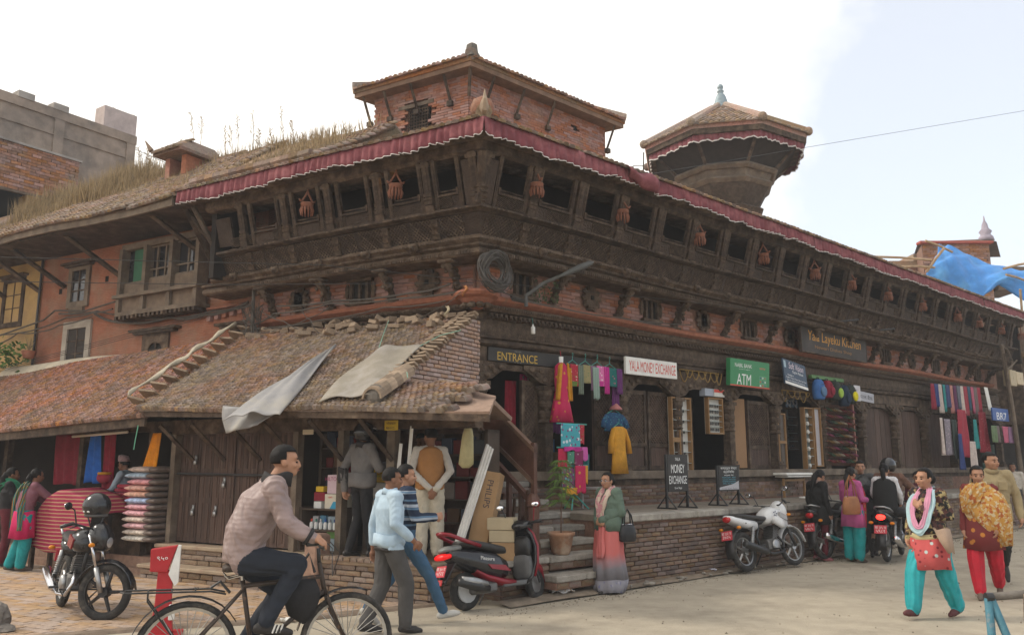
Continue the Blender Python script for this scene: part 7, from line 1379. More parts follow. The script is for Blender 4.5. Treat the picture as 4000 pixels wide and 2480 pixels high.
def motorcycle(label,loc,az,lean,paint,tail,steer=0.0,alloy=6,sport=False,lit=False,pl=('बा ३१ प','८७९२'),stripe=None,chromeex=True,rail=True,shroud=True):
 t=thing('motorcycle',label,'motorcycle',loc,R_(90-az));t.rotation_euler=(R_(lean),0,R_(90-az));t['group']='motorcycles parked along the street'
 wheel(t,-.63,.305,.052,'rear_wheel',True,alloy)
 F_=link('fork',None,t);F_.location=(.38,0,.82);F_.rotation_euler=(0,0,R_(steer))
 W=lambda x,y,z:(x-.38,y,z-.82)
 fw=link('front_wheel',None,F_);fw.location=W(.66,0,.305);
 mb=MB();mb.torus((0,0,0),.26,.045,40,12,'y',ell=.85);mb.obj('tyre',RUBBER,F_,True).location=W(.66,0,.305)
 mb=MB();rr=.225;mb.torus((0,0,0),rr,.014,36,6,'y',ell=2);mb.lathe([(.055,-.05),(.055,.05)],14,M=Matrix.Rotation(math.pi/2,4,'X'));[mb.tube([(.04*math.cos(a),0,.04*math.sin(a)),(rr*math.cos(a+.1),0,rr*math.sin(a+.1))],[.024,.016],5)for a in[2*math.pi*k/alloy for k in range(alloy)]];mb.obj('rim',BLKM if not sport else ALU,F_).location=W(.66,0,.305)
 bpy.data.objects.remove(fw)
 mb=MB();[mb.tube([W(.66,s*.085,.305),W(.56,s*.085,.56)],.028,8)for s in(-1,1)];mb.obj('fork_slider',ALU if not sport else BLKM,F_,True);mb=MB();[mb.tube([W(.56,s*.085,.56),W(.42,s*.085,.90)],.018,8)for s in(-1,1)];mb.obj('fork_tube',CHROME,F_,True)
 mb=MB();mb.loft([[W(.66+.33*math.cos(a),y,.305+.33*math.sin(a)+(.02 if y==0 else-.01))for y in(-.06,-.03,0,.03,.06)]for a in[R_(q)for q in range(10,171,16)]],False,False);mb.obj('front_mudguard',BPNT if not sport else paint,F_,True,solid=.006)
 mb=MB();mb.tube([W(.26,.36,.98),W(.33,.30,1.02),W(.42,.12,.97),W(.42,-.12,.97),W(.33,-.30,1.02),W(.26,-.36,.98)],.012,8);mb.obj('handlebar',BLKM,F_,True);mb=MB();[mb.tube([W(.33,s*.28,1.02),W(.25,s*.38,.975)],.019,8)for s in(-1,1)];[mb.tube([W(.38,s*.26,1.0),W(.36,s*.38,.97)],.007,5)for s in(-1,1)];mb.obj('grip',BLKP,F_,True)
 t2=F_
 blob('headlight_cowl',BPNT if not sport else paint,F_,[(W(.40,0,0)[0],.08,.08,.10),(W(.50,0,0)[0],.07,.13,.16),(W(.58,0,0)[0],.04,.11,.13),(W(.62,0,0)[0],.02,.08,.08)]);mb=MB();mb.ell(W(.60,0,.83),(.03,.085,.075),14,8);mb.obj('headlight',mat('headlamp',(.5,.52,.55),.1,0,bump=0,metal=.6),F_,True)
 for s in(-1,1):mirror(F_,W(.34,s*.25,1.02),s*.1,W(.30,s*.38,1.20),BLKM)
 for s in(-1,1):mb=MB();mb.ell(W(.52,s*.18,.80),(.03,.04,.025),10,6);mb.obj('indicator',LENSO,F_,True)
 if shroud:tk=[(-.02,.76,.09,.06),(.05,.79,.13,.11),(.2,.82,.165,.14),(.36,.81,.15,.12),(.43,.79,.08,.07)]
 o=blob('tank',paint,t,tk)
 if stripe:mb=MB();[mb.loft([[(x,s*.168,z)for x,z in((.05,.76),(.30,.73),(.36,.84),(.12,.88))],[(x,s*.15,z)for x,z in((.05,.76),(.30,.73),(.36,.84),(.12,.88))]])for s in(-1,1)];mb.obj('tank_panel',stripe,o)
 if sport:[blob('tank_shroud',paint,t,[(.10,.74,.04,.05),(.28,.70,.05,.10),(.44,.68,.03,.07)]).__setattr__('location',(0,s*.15,0))for s in(-1,1)]
 blob('seat',SEAT,t,[(-.78,.84,.08,.03),(-.6,.83,.13,.045),(-.3,.79,.14,.05),(-.05,.77,.12,.05),(.03,.78,.09,.03)])
 blob('tail_panel',tail,t,[(-.30,.68,.13,.08),(-.55,.72,.13,.075),(-.80,.79,.09,.06),(-.92,.83,.05,.035)])
 if rail:mb=MB();mb.tube([(-.55,.13,.84),(-.78,.12,.90),(-.90,.07,.93),(-.90,-.07,.93),(-.78,-.12,.90),(-.55,-.13,.84)],.014,8);mb.obj('grab_rail',ALU if not sport else BLKM,t,True)
 mb=MB();mb.ell((-.90,0,.76+.04*sport),(.045,.075,.05),14,8);mb.obj('tail_light',LITR if lit else LENSR,t,True)
 for s in(-1,1):mb=MB();mb.ell((-.86,s*.17,.66),(.03,.04,.026),10,6);mb.obj('indicator',LENSO,t,True)
 mb=MB();mb.loft([[(-.63+.345*math.cos(a),y,.305+.345*math.sin(a))for y in(-.075,0,.075)]for a in[R_(q)for q in range(60,196,15)]],False,False);mb.obj('rear_mudguard',BLKP,t,True,solid=.006);plate(t,(-.97,0,.56),(R_(-12),0,R_(-90)),.20,.14,*pl)
 mb=MB();mb.tube([(.40,0,.80),(.30,0,.52),(.18,0,.30),(-.15,0,.28),(-.22,0,.5),(-.10,0,.70),(.38,0,.78)],.022,8);[mb.tube([(-.12,s*.1,.72),(-.60,s*.11,.72)],.016,6)for s in(-1,1)];[mb.tube([(-.20,s*.1,.36),(-.63,s*.11,.305)],.024,6)for s in(-1,1)];mb.obj('frame',BLKM,t,True)
 mb=MB();mb.cbox((.08,0,.36),(.30,.24,.18),.03);mb.obj('crankcase',ENG,t);mb=MB();[mb.cbox((.14+.012*k,0,.47+.025*k),(.17,.20,.014),.004,(0,-.25,0))for k in range(8)];mb.obj('cylinder_fins',ENG,t);mb=MB();[mb.lathe([(.09,-.03),(.085,.02),(.06,.03)],14,M=Matrix.Translation((.05,s*.14,.35))@Matrix.Rotation(-s*math.pi/2,4,'X'))for s in(-1,1)];mb.obj('engine_cover',ALU,t,True)
 mb=MB();mb.tube([(.24,-.06,.50),(.34,-.09,.38),(.26,-.13,.24),(-.05,-.16,.22),(-.25,-.17,.25)],.02,8);mb.obj('exhaust_pipe',CHROME if chromeex else BLKM,t,True);mb=MB();mb.tube([(-.22,-.175,.25),(-.3,-.18,.27),(-.78,-.19,.40),(-.82,-.19,.41)],[.03,.05,.058,.045],12);mb.obj('silencer',CHROME if chromeex else mat('satin_black',(.05,.05,.05),.4,.1,5,0,metal=.5),t,True)
 for s in(-1,1):mb=MB();mb.tube([(-.58,s*.13,.34),(-.42,s*.12,.66)],.026,8);[mb.torus((-.58+.16*f,s*(.13-.01*f),.34+.32*f),.03,.006,10,4,'z')for f in[.15+.08*k for k in range(9)]];mb.obj('shock_absorber',ALU,t,True)
 mb=MB();[mb.tube([(-.02,s*.10,.30),(-.02,s*.26,.29)],.013,6)for s in(-1,1)];mb.tube([(.0,.12,.25),(-.06,.26,.03)],.011,6);mb.tube([(.24,-.12,.2),(.27,-.2,.3),(.27,.2,.3),(.24,.12,.2)],.01,6);mb.obj('foot_peg',BLKM,t);return t
RM=motorcycle('black and red motorcycle with its front wheel turned on the plaza',(-5.0,9.7,0),143,-5,BPNT,BPNT,48,5,stripe=RPNT)
WM=motorcycle('white motorcycle leaning beside the brick terrace wall',(4.12,13.5,.03),51,-11,WPNT,WPNT,-4,5,True,pl=('बा ४२ प','३७२५'),chromeex=False,rail=False)
t=WM;mb=MB();[mb.ell((.17+.035*math.cos(a),-.17,.83+.035*math.sin(a)),(.016,.006,.010),8,5,(0,-a,0))for a in[1.2566*k for k in range(5)]];mb.obj('emblem',mat('emblem_ink',(.03,.04,.09),.4,0,bump=0),t,True);mb=MB();mb.loft([[(x,y,z)for x,z in((.24,.77),(.42,.71),(.43,.78),(.26,.85))]for y in(-.205,-.14)]);mb.obj('tank_decal',mat('decal_grey',(.34,.33,.33),.4,0,bump=0),t)
motorcycle('dark motorcycle parked behind the white one and the women',(5.95,15.15,.03),51,-8,BPNT,BPNT,0,5,pl=('बा ३४ प','५७८५'))
RIDE=motorcycle('black motorcycle carrying a helmeted rider and pillion, tail light glowing',(6.78,15.0,.02),36,0,BPNT,BPNT,5,5,lit=True,pl=('बा ३५ प','५९८१'))
def scooter():
 t=thing('scooter','black and red scooter parked beside the steps, rear towards the road','scooter',(-.10,10.28,0));t.rotation_euler=(R_(-8),0,R_(40));t.scale=(.93,)*3
 wheel(t,-.60,.23,.055,'rear_wheel',False,0,mat('wheel_silver',(.42,.42,.42),.4,.1,8),hub=.14);
 F_=link('steering',None,t);F_.location=(.45,0,.85);F_.rotation_euler=(0,0,R_(22));W=lambda x,y,z:(x-.45,y,z-.85)
 mb=MB();mb.torus(W(.64,0,.23),.178,.05,36,10,'y');mb.obj('front_tyre',RUBBER,F_,True);mb=MB();mb.lathe([(.13,-.03),(.13,.03)],18,M=Matrix.Translation(W(.64,0,.23))@Matrix.Rotation(math.pi/2,4,'X'));mb.obj('front_rim',ALU,F_);mb=MB();[mb.tube([W(.64,s*.08,.23),W(.55,s*.06,.5)],.02,6)for s in(-1,1)];mb.obj('fork',BLKM,F_)
 blob('front_mudguard',RPNT,F_,[(W(.86,0,0)[0],-.60,.05,.05),(W(.78,0,0)[0],-.46,.075,.07),(W(.62,0,0)[0],-.36,.08,.06),(W(.46,0,0)[0],-.42,.06,.08)])
 blob('handlebar_cowl',BPNT,F_,[(W(.30,0,0)[0],.12,.10,.04),(W(.40,0,0)[0],.14,.15,.07),(W(.5,0,0)[0],.12,.13,.08),(W(.58,0,0)[0],.07,.08,.05)]);mb=MB();[mb.tube([W(.38,s*.12,1.0),W(.30,s*.35,1.02)],.02,8)for s in(-1,1)];[mb.tube([W(.42,s*.14,1.0),W(.40,s*.34,1.0)],.007,5)for s in(-1,1)];mb.obj('grip',BLKP,F_,True)
 for s in(-1,1):mirror(F_,W(.38,s*.2,1.03),s*.08,W(.34,s*.27,1.24),RPNT if s<0 else BLKM)
 mb=MB();mb.loft([[(x+.05*(1-(y/w)**2),y,z)for y in[w*(q/4-1)for q in range(9)]]for x,z,w in((.40,.95,.10),(.42,.86,.19),(.45,.70,.22),(.44,.5,.21),(.38,.32,.19),(.28,.25,.17))],False,False);mb.obj('leg_shield',BPNT,t,True,solid=.03);mb=MB();[mb.tube([(x+.02,s*w,z)for x,z,w in((.41,.95,.10),(.43,.86,.195),(.46,.70,.225),(.45,.5,.215),(.39,.32,.195))],.018,6)for s in(-1,1)];mb.obj('shield_edge',RPNT,t,True)
 blob('glove_box',BLKP,t,[(.335,.70,.11,.07),(.36,.70,.18,.15),(.42,.70,.18,.15)],sq=.55);mb=MB();mb.cbox((.12,0,.26),(.44,.34,.06),.02);mb.obj('floor_board',mat('grey_mat',(.12,.12,.12),.8,.1,20),t);mb=MB();[mb.cbox((.12,y,.292),(.40,.012,.01),.003)for y in(-.12,-.06,0,.06,.12)];mb.obj('floor_rib',BLKP,t);blob('inner_apron',mat('grey_mat',None),t,[(.315,.42,.12,.09),(.335,.44,.18,.16),(.40,.46,.18,.16)],sq=.5)
 blob('body_panel',BPNT,t,[(.02,.46,.14,.12),(-.14,.50,.19,.17),(-.42,.56,.20,.16),(-.72,.64,.15,.12),(-.90,.70,.08,.06)]);blob('under_panel',RPNT,t,[(.12,.27,.17,.05),(-.10,.30,.19,.06),(-.36,.38,.19,.05),(-.5,.46,.17,.03)])
 blob('seat',SEAT,t,[(-.68,.80,.10,.04),(-.5,.79,.15,.06),(-.2,.73,.15,.06),(.02,.69,.11,.05),(.07,.67,.06,.03)]);mb=MB();mb.tube([(-.42,-.15,.76),(-.66,-.15,.84),(-.86,-.12,.92),(-.93,-.04,.94),(-.93,.04,.94),(-.86,.12,.92),(-.66,.15,.84),(-.42,.15,.76)],.026,8);mb.obj('grab_rail',RPNT,t,True)
 blob('tail_cowl',mat('tail_grey',(.20,.20,.19),.4),t,[(-.70,.76,.13,.04),(-.84,.75,.11,.04),(-.94,.73,.06,.025)]);blob('tail_light',mat('lit_tail_dim',(.60,.01,.01),.25,0,bump=0,emit=.5),t,[(-.86,.67,.13,.035),(-.93,.66,.12,.04),(-.975,.65,.09,.03)])
 mb=MB();mb.loft([[(-.80,y,.58)for y in(-.1,.1)]+[(-.78,y,.58)for y in(.1,-.1)],[(-.97,y,.34)for y in(-.08,.08)]+[(-.95,y,.33)for y in(.08,-.08)]]);mb.obj('rear_flap',BLKP,t);plate(t,(-.95,0,.49),(R_(-22),0,R_(-90)),.20,.14,'बा ४० प','५१२३');mb=MB();mb.cbox((-.985,0,.36),(.01,.12,.07),.004,(0,.3,0));mb.obj('reflector',LENSR,t)
 mb=MB();mb.tube([(-.35,-.17,.24),(-.55,-.21,.28),(-.85,-.22,.36)],[.04,.07,.05],12);mb.obj('silencer',BLKM,t,True);blob('heat_shield',ALU,t,[(-.42,.33,.03,.03),(-.60,.37,.04,.05),(-.80,.41,.03,.04)]).location=(0,-.235,-.03);mb=MB();mb.cbox((-.38,-.05,.25),(.4,.22,.14),.03);mb.tube([(-.2,.1,.22),(-.22,.24,.02)],.012,6);mb.obj('engine',ENG,t)
 V,F=text_bm('Pleasure');V=V*.066;V-=(V.min(0)+V.max(0))/2;by={};[by.setdefault(len(f),[]).append(f)for f in F];mb=MB();mb.add(np.stack([V[:,0]-.36,np.full(len(V),-.206),V[:,1]+.60+.14*-V[:,0]],1),list(by.values()));mb.obj('lettering',WHITE,t)
 mb=MB();mb.loft([[(x,y,z)for x,z in((-.3,.47),(.0,.42),(-.08,.50),(-.36,.53))]for y in(-.212,-.15)]);mb.obj('body_decal',RPNT,t)
scooter()
BKC=Vector((-1.80,6.35,0));BKA=68
def bicycle():
 t=thing('bicycle','old dark bicycle with rear carrier ridden by the man in the quilted jacket','bicycle',BKC,R_(90-BKA));t.scale=(1.04,)*3;BF=mat('old_frame_paint',(.055,.04,.032),.5,.3,8,.3,50,c2=(.25,.13,.07),c2s=9,c2t=(.58,.7))
 for x,n in((-.54,'rear_wheel'),(.56,'front_wheel')):wheel(t,x,.34,.023,n,False,32,mat('steel_rim',(.42,.40,.37),.4,.2,8,metal=.7),hub=.025)
 bb,st,hd,hu=(-.10,0,.30),(-.19,0,.80),(.36,0,.82),(.34,0,.90)
 mb=MB();[mb.tube(p,.017,8)for p in([bb,st],[(-.185,0,.76),(.36,0,.80)],[bb,(.385,0,.70)],[(.395,0,.66),hu])];[mb.tube([bb,(-.54,s*.05,.34)],.011,6)for s in(-1,1)];[mb.tube([(-.18,s*.02,.74),(-.54,s*.05,.34)],.010,6)for s in(-1,1)];mb.obj('frame',BF,t,True)
 mb=MB();[mb.tube([(.40,s*.05,.66),(.47,s*.05,.48),(.56,s*.045,.34)],.014,6)for s in(-1,1)];[mb.tube([(.40,s*.045,.69),(.43,s*.07,.60),(.545,s*.062,.36)],.006,5)for s in(-1,1)];mb.obj('fork',BF,t,True)
 mb=MB();mb.tube([hu,(.33,0,1.0)],.014,8);mb.tube([(.26,.30,1.06),(.34,.24,1.05),(.36,.08,1.0),(.36,-.08,1.0),(.34,-.24,1.05),(.26,-.30,1.06)],.012,8);mb.obj('handlebar',BLKM,t,True);mb=MB();[mb.tube([(.30,s*.27,1.058),(.20,s*.31,1.06)],.017,8)for s in(-1,1)];mb.obj('grip',BLKP,t,True)
 mb=MB();[mb.tube([(.38,s*.2,1.06),(.46,s*.16,.98),(.44,0,.80)],.004,4)for s in(-1,1)];mb.obj('brake_cable',BLKM,t)
 mb=MB();mb.tube([(-.185,0,.78),(-.20,0,.86)],.013,6);mb.obj('seat_post',CHROME,t);blob('saddle',mat('saddle_leather',(.045,.03,.022),.6,.2,8),t,[(-.33,.885,.06,.02),(-.30,.89,.10,.03),(-.20,.895,.085,.03),(-.06,.885,.03,.02),(.0,.88,.015,.012)]);mb=MB();mb.tube([(-.32,.07,.85),(-.29,.06,.82),(-.13,.02,.85),(-.03,0,.87)],.006,5);mb.tube([(-.32,-.07,.85),(-.29,-.06,.82),(-.13,-.02,.85),(-.03,0,.87)],.006,5);mb.obj('saddle_spring',CHROME,t)
 for x,a0,a1,n in((-.54,30,185,'rear_mudguard'),(.56,68,165,'front_mudguard')):mb=MB();mb.loft([[(x+.37*math.cos(a)-(0 if y else 0),y,.34+(.37+(.008 if y==0 else 0))*math.sin(a))for y in(-.03,-.02,0,.02,.03)]for a in[R_(q)for q in np.linspace(a0,a1,14)]],False,False);mb.obj(n,BPNT,t,True,solid=.004)
 mb=MB();[mb.tube([(-.30,s*.06,.72),(-.40,s*.065,.745),(-.94,s*.065,.76)],.007,5)for s in(-1,1)];mb.tube([(-.94,-.065,.76),(-.97,0,.76),(-.94,.065,.76)],.007,5);[mb.tube([(x,-.065,.755),(x,.065,.755)],.006,5)for x in(-.5,-.65,-.8)];[mb.tube([(-.80,s*.065,.755),(-.80,s*.06,.70),(-.55,s*.055,.35)],.006,5)for s in(-1,1)];mb.tube([(-.40,.0,.76),(-.34,.0,.80),(-.27,0,.72)],.01,6);mb.obj('carrier',BLKM,t)
 mb=MB();mb.lathe([(.095,-.006),(.095,.006)],24,M=Matrix.Translation((bb[0],-.055,bb[2]))@Matrix.Rotation(math.pi/2,4,'X'));mb.tube([(bb[0],-.05,bb[2]+.095),(-.54,-.05,.38)],.006,4);mb.tube([(bb[0],-.05,bb[2]-.095),(-.54,-.05,.30)],.006,4);mb.obj('chain_ring',CHROME,t)
 for s,dx,dz in((-1,.10,.13),(1,-.10,-.13)):mb=MB();mb.tube([(bb[0],s*.07,bb[2]),(bb[0]+dx,s*.08,bb[2]+dz)],.010,6);mb.obj('crank',CHROME,t);mb=MB();mb.cbox((bb[0]+dx,s*.13,bb[2]+dz),(.08,.09,.02),.006);mb.obj('pedal',BLKP,t)
 return t
bicycle()
mb=MB();B4=Matrix.Translation(BKC)@Matrix.Rotation(R_(90-BKA),4,'Z');mb.M=B4;mb.loft([[(x,.06*math.cos(q),z+h*math.sin(q))for q in[2*math.pi*i/14 for i in range(14)]]for x,z,h in((.10,.72,.04),(.14,.69,.13),(.25,.66,.17),(.33,.68,.14),(.36,.70,.05))]);o=obj_at(mb,'shoulder_bag',mat('black_bag',(.02,.019,.02),.7,.2,8,.4,20),B4@Vector((.2,0,.7)),'black cloth bag slung from the bicycle top tube','bag',smooth=True)
mb=MB();mb.M=B4;mb.tube([(.14,.02,.80),(.28,.03,1.0),(.33,.03,.86)],.012,5);part_at(mb,'strap',BLKP,o)
def helmet_bm(mb,c,r=.14,M=None,n=18):
 mb.ell(c,(r*1.05,r,r),n,12)
hp=RM.matrix_basis@Vector((.30,.02,1.26));hp.z=1.20;t=thing('helmet','glossy black helmet hung on the mirror of the plaza motorcycle','helmet',hp,R_(-60));mb=MB();V=MB();V.ell((0,0,0),.145,24,16);P=V.V[0];keep=[f for f in V.F[0]if not(P[f].mean(0)[2]<-.105)];mb.add(P,[keep]);mb.obj('shell',BPNT,t,True,solid=.01);mb=MB();mb.torus((0,0,-.10),.105,.02,20,8,'z');mb.obj('lining',mat('helmet_lining',(.10,.095,.09),.9),t,True);mb=MB();mb.tube([(.06,-.09,-.1),(.08,-.06,-.2),(.05,.04,-.22),(.03,.09,-.1)],.009,5);mb.obj('strap',BLKP,t);mb=MB();[mb.ell((.13*math.cos(a),.13*math.sin(a),-.055),(.02,.02,.012),8,5)for a in(-1.2,-.7)];mb.obj('stud',WHITE,t)
# people: one continuous body each, clothes and hair as parts
def ease(a,b,f):return Vector(a).lerp(Vector(b),f)
JD=dict(pel=(0,0,.90),wai=(0,.0,1.04),che=(0,.0,1.24),nek=(0,-.01,1.40),hed=(0,.02,1.535),shL=(-.175,-.01,1.355),shR=(.175,-.01,1.355),elL=(-.23,-.03,1.08),elR=(.23,-.03,1.08),wrL=(-.24,.06,.85),wrR=(.24,.06,.85),hiL=(-.09,0,.87),hiR=(.09,0,.87),knL=(-.10,.02,.48),knR=(.10,.02,.48),anL=(-.10,-.02,.085),anR=(.10,-.02,.085))
def person(label,loc,az,h=1.65,J={},mats=None,top=1.0,leg=1.0,build=1.0,yaw=0,pitch=0,hair='short',sleeve=1.0,sandal=False,toes={},vox=.011,hands={},legwide=0,frame=None,hem=None,wrinkle=.0035,helmet=False,cuffs=True,vert=False):
# mats: skin, top, trousers, shoe
 j={k:Vector(v)for k,v in JD.items()};j.update({k:Vector(v)for k,v in J.items()})
 if hair in('bun','pony','long'):[j[k].__setattr__('x',j[k].x*.86)for k in j if k[:2]in('sh','el','wr')]
 sc=h/1.65;t=thing('person',label,'person',loc,R_(-az))if frame is None else thing('person',label,'person',loc,frame)
 t.scale=(sc,)*3
 skin,topm,legm,shoe=mats;SK,TO,LE,SH=0,1,2,3;mb=MB();PR_=[]
 def cap(a,b,ra,rb,m,ell=1.0,up=None):
  a,b=Vector(a),Vector(b);mb.tube([a,a.lerp(b,.5),b],[ra,(ra+rb)/2,rb],12,ell=ell,up=up);mb.ell(tuple(a),ra,10,7);mb.ell(tuple(b),rb,10,7);PR_.append((a,b,ra,rb,m))
 B=build;ax=(j['shR']-j['shL']).normalized();hx=(j['hiR']-j['hiL']).normalized()
 def ring(c,lat,up,rx,ry):
  f=Vector(up).cross(lat).normalized()if abs(Vector(up).dot(lat))<.99 else Vector((0,1,0));return[tuple(c+lat*(rx*math.cos(q))+f*(ry*math.sin(q)))for q in[2*math.pi*i/20 for i in range(20)]]
 up1=(j['che']-j['pel']).normalized();mid=(hx+ax).normalized()
 mb.loft([ring(j['pel']-up1*.07,hx,up1,.12*B,.10*B),ring(j['pel'],hx,up1,.165*B,.125*B),ring(j['wai'],mid,up1,.15*B*top,.115*B*top),ring(j['che'],ax,up1,.175*B*top,.12*B*top),ring(j['che'].lerp(j['nek'],.55),ax,up1,.165*B,.095*B),ring(j['nek']-up1*.01,ax,up1,.07,.06)])
 for a,b,ra,m in((j['pel']-hx*.06,j['pel']+hx*.06,.125*B,TO if hem=='jacket' else LE),(j['wai']-mid*.05,j['wai']+mid*.05,.115*B*top,TO),(j['che']-ax*.07,j['che']+ax*.07,.12*B*top,TO),(j['che'].lerp(j['nek'],.6)-ax*.08,j['che'].lerp(j['nek'],.6)+ax*.08,.095*B,TO)):PR_.append((a,b,ra,ra,m))
 for s in 'LR':
  sh,el,wr=j['sh'+s],j['el'+s],j['wr'+s];cap(j['nek']-up1*.03,sh,.06,.068*B*top,TO);cap(sh,el,.062*B*top,.05*top,TO if sleeve>.3 else SK);f=max(.02,sleeve*2-1)if sleeve>.5 else 0.02
  e2=el.lerp(wr,f);
  if f>.05:cap(el,e2,.05*top,(.042 if f>.8 else.045)*top,TO)
  cap(e2,wr,.038 if f<.5 else.033,.027,SK)
  d=(wr-el).normalized();hd=hands.get(s,{});d=Vector(hd.get('d',d)).normalized();nrm=Vector(hd.get('n',(1 if s=='L' else-1,0,0)));nrm=(nrm-d*nrm.dot(d)).normalized();sd_=d.cross(nrm);cu=hd.get('curl',.5)
  cap(wr,wr+d*.045,.027,.033,SK,.6,sd_);cap(wr+d*.05-sd_*.02,wr+d*.05+sd_*.02,.024,.022,SK)
  for q in range(4):
   o=wr+d*.075+sd_*((q-1.5)*.0205);L_=(.066,.078,.074,.058)[q];m1=o+(d*math.cos(cu*.8)+nrm*math.sin(cu*.8))*L_*.5;m2=m1+(d*math.cos(cu*2)+nrm*math.sin(cu*2))*L_*.55;cap(o,m1,.0115,.0105,SK);cap(m1,m2,.0105,.009,SK)
  th=1 if s=='R' else-1;o=wr+d*.03+sd_*.028*hd.get('th',-1);o2=o+(d*.6+sd_*.6*hd.get('th',-1)+nrm*.4).normalized()*.042;cap(o,o2,.014,.012,SK);cap(o2,o2+(d*.8+nrm*.5).normalized()*.032,.012,.010,SK)
  hp_,kn,an=j['hi'+s],j['kn'+s],j['an'+s];w_=leg;cap(hp_,kn,.092*B*w_,.064*w_+legwide,LE);a2=an+(kn-an).normalized()*(.03 if cuffs else.12);cap(kn,a2,.064*w_+legwide,.052*w_+legwide*.8,LE);cap(a2,an,.036,.034,SK if sandal else LE)
  td=Vector(toes.get(s,(0,1,-.12))).normalized();heel=an-td*.045-Vector((0,0,.035));ball=an+td*.11-Vector((0,0,.040));tip=an+td*.175-Vector((0,0,.048));cap(heel,ball,.036,.040,SH);cap(ball,tip,.038,.026,SH)
 ry=Matrix.Rotation(R_(yaw),3,'Z')@Matrix.Rotation(R_(pitch),3,'X');H=j['hed'];P=lambda x,y,z:H+ry@Vector((x,y,z));E3=ry.to_euler()
 cap(j['nek']-Vector((0,0,.02)),H+ry@Vector((0,-.02,-.05)),.056,.05,SK)
 def he(c,r):mb.ell(tuple(P(*c)),r,14,10,E3);PR_.append((P(*c),P(*c),min(r),min(r),SK))
 he((0,-.01,.03),(.074,.092,.088));he((0,.025,-.03),(.060,.070,.078));he((0,.055,-.075),(.036,.035,.03));he((0,.092,-.015),(.013,.018,.028));he((0,.103,-.030),(.018,.014,.013));he((0,.068,.03),(.058,.02,.03));he((0,.078,-.058),(.026,.018,.018))
 for s in(-1,1):he((s*.076,-.005,-.01),(.012,.022,.034));he((s*.036,.070,-.028),(.026,.022,.022))
 me=mb.mesh('body',[skin,topm,legm,shoe]);tmp=bpy.data.objects.new('tmp',me);COL.objects.link(tmp);q=tmp.modifiers.new('r','REMESH');q.mode='VOXEL';q.voxel_size=vox;q=tmp.modifiers.new('s','SMOOTH');q.factor=.5;q.iterations=4
 dg=bpy.context.evaluated_depsgraph_get();m2=bpy.data.meshes.new_from_object(tmp.evaluated_get(dg));bpy.data.objects.remove(tmp);bpy.data.meshes.remove(me)
 n=len(m2.polygons);Cn=np.empty(n*3,np.float32);m2.polygons.foreach_get('center',Cn);Cn=Cn.reshape(-1,3);best=np.full(n,1e9);idx=np.zeros(n,np.int32)
 for a,b,ra,rb,m in PR_:
  a_,b_=np.array(a),np.array(b);d=b_-a_;L2=d@d;f=np.clip(((Cn-a_)@d)/L2,0,1)if L2>1e-9 else np.zeros(n);dist=np.linalg.norm(Cn-a_-f[:,None]*d,axis=1)-(ra+(rb-ra)*f);k=dist<best;best[k]=dist[k];idx[k]=m
 if hem not in(None,'jacket'):z=Cn[:,2];idx[(idx==2)&(z>hem)&(np.abs(Cn[:,0]-j['pel'].x)<.24)]=1;idx[(idx==1)&(z<hem)&(np.abs(Cn[:,0]-j['pel'].x)<.17*B)&(z<j['wai'].z)]=2
 m2.polygons.foreach_set('material_index',idx);m2.polygons.foreach_set('use_smooth',np.ones(n,bool))
 nv=len(m2.vertices);V=np.empty(nv*3,np.float32);m2.vertices.foreach_get('co',V);V=V.reshape(-1,3);NN=np.empty(nv*3,np.float32);m2.vertex_normals.foreach_get('vector',NN);NN=NN.reshape(-1,3)
 lp=np.empty(len(m2.loops),np.int32);m2.loops.foreach_get('vertex_index',lp);cl=np.zeros(nv);tot=np.empty(n,np.int32);m2.polygons.foreach_get('loop_total',tot);cl[lp]=np.repeat(((idx==1)|(idx==2)).astype(float),tot)
 sd=(abs(hash(label))%97)if False else len(label);wv=np.sin(V[:,2]*61+7*np.sin(V[:,0]*23+sd)+V[:,1]*19)*np.sin(V[:,0]*31+V[:,2]*17+sd)+.7*np.sin(V[:,2]*33+V[:,0]*41-V[:,1]*27+sd*2);wv=wv if not vert else np.sin(V[:,0]*95+V[:,2]*7+2*np.sin(V[:,2]*9))+.6*np.sin(V[:,1]*80+V[:,2]*11);V+=NN*(wrinkle*cl*wv)[:,None];m2.vertices.foreach_set('co',V.ravel());m2.update()
 link('body',m2,t)
 mb=MB();[mb.ell(tuple(P(s*.032,.083,-.004)),(.013,.008,.007),8,5,E3)for s in(-1,1)];[mb.ell(tuple(P(s*.034,.087,.022)),(.021,.007,.005),8,4,E3)for s in(-1,1)];mb.obj('eyes',HAIR,t,True);mb=MB();mb.ell(tuple(P(0,.096,-.060)),(.024,.008,.007),8,5,E3);mb.obj('mouth',mat('lips',(.26,.09,.07),.6),t,True)
 r=random.Random(sd)
 if hair:
  mb=MB();X=MB();X.ell((0,0,0),1,28,20);P0=X.V[0];lo={'short':-.42,'long':-.62}.get(hair,-.5);W_=P0*np.array([.080,.0985,.0955])*(1+.025*np.sin(P0[:,0:1]*17+P0[:,2:3]*11)*np.sin(P0[:,1:2]*19));F=[f for f in X.F[0]if not((P0[f].mean(0)[1]>(.28 if hair=='short' else.40)and P0[f].mean(0)[2]<(.60 if hair!='short' else.52)-.12*abs(P0[f].mean(0)[0]))or P0[f].mean(0)[2]<lo-.1*(P0[f].mean(0)[1]<0)or(P0[f].mean(0)[1]>(-.15 if hair=='short' else.12)and P0[f].mean(0)[2]<(-.08 if hair=='short' else-.25)))]
  W_=np.array([tuple(P(v[0],v[1]-.012,v[2]+.03))for v in W_]);mb.add(W_,[F])
  if hair=='bun':mb.ell(tuple(P(0,-.115,-.01)),(.05,.04,.05),12,8)
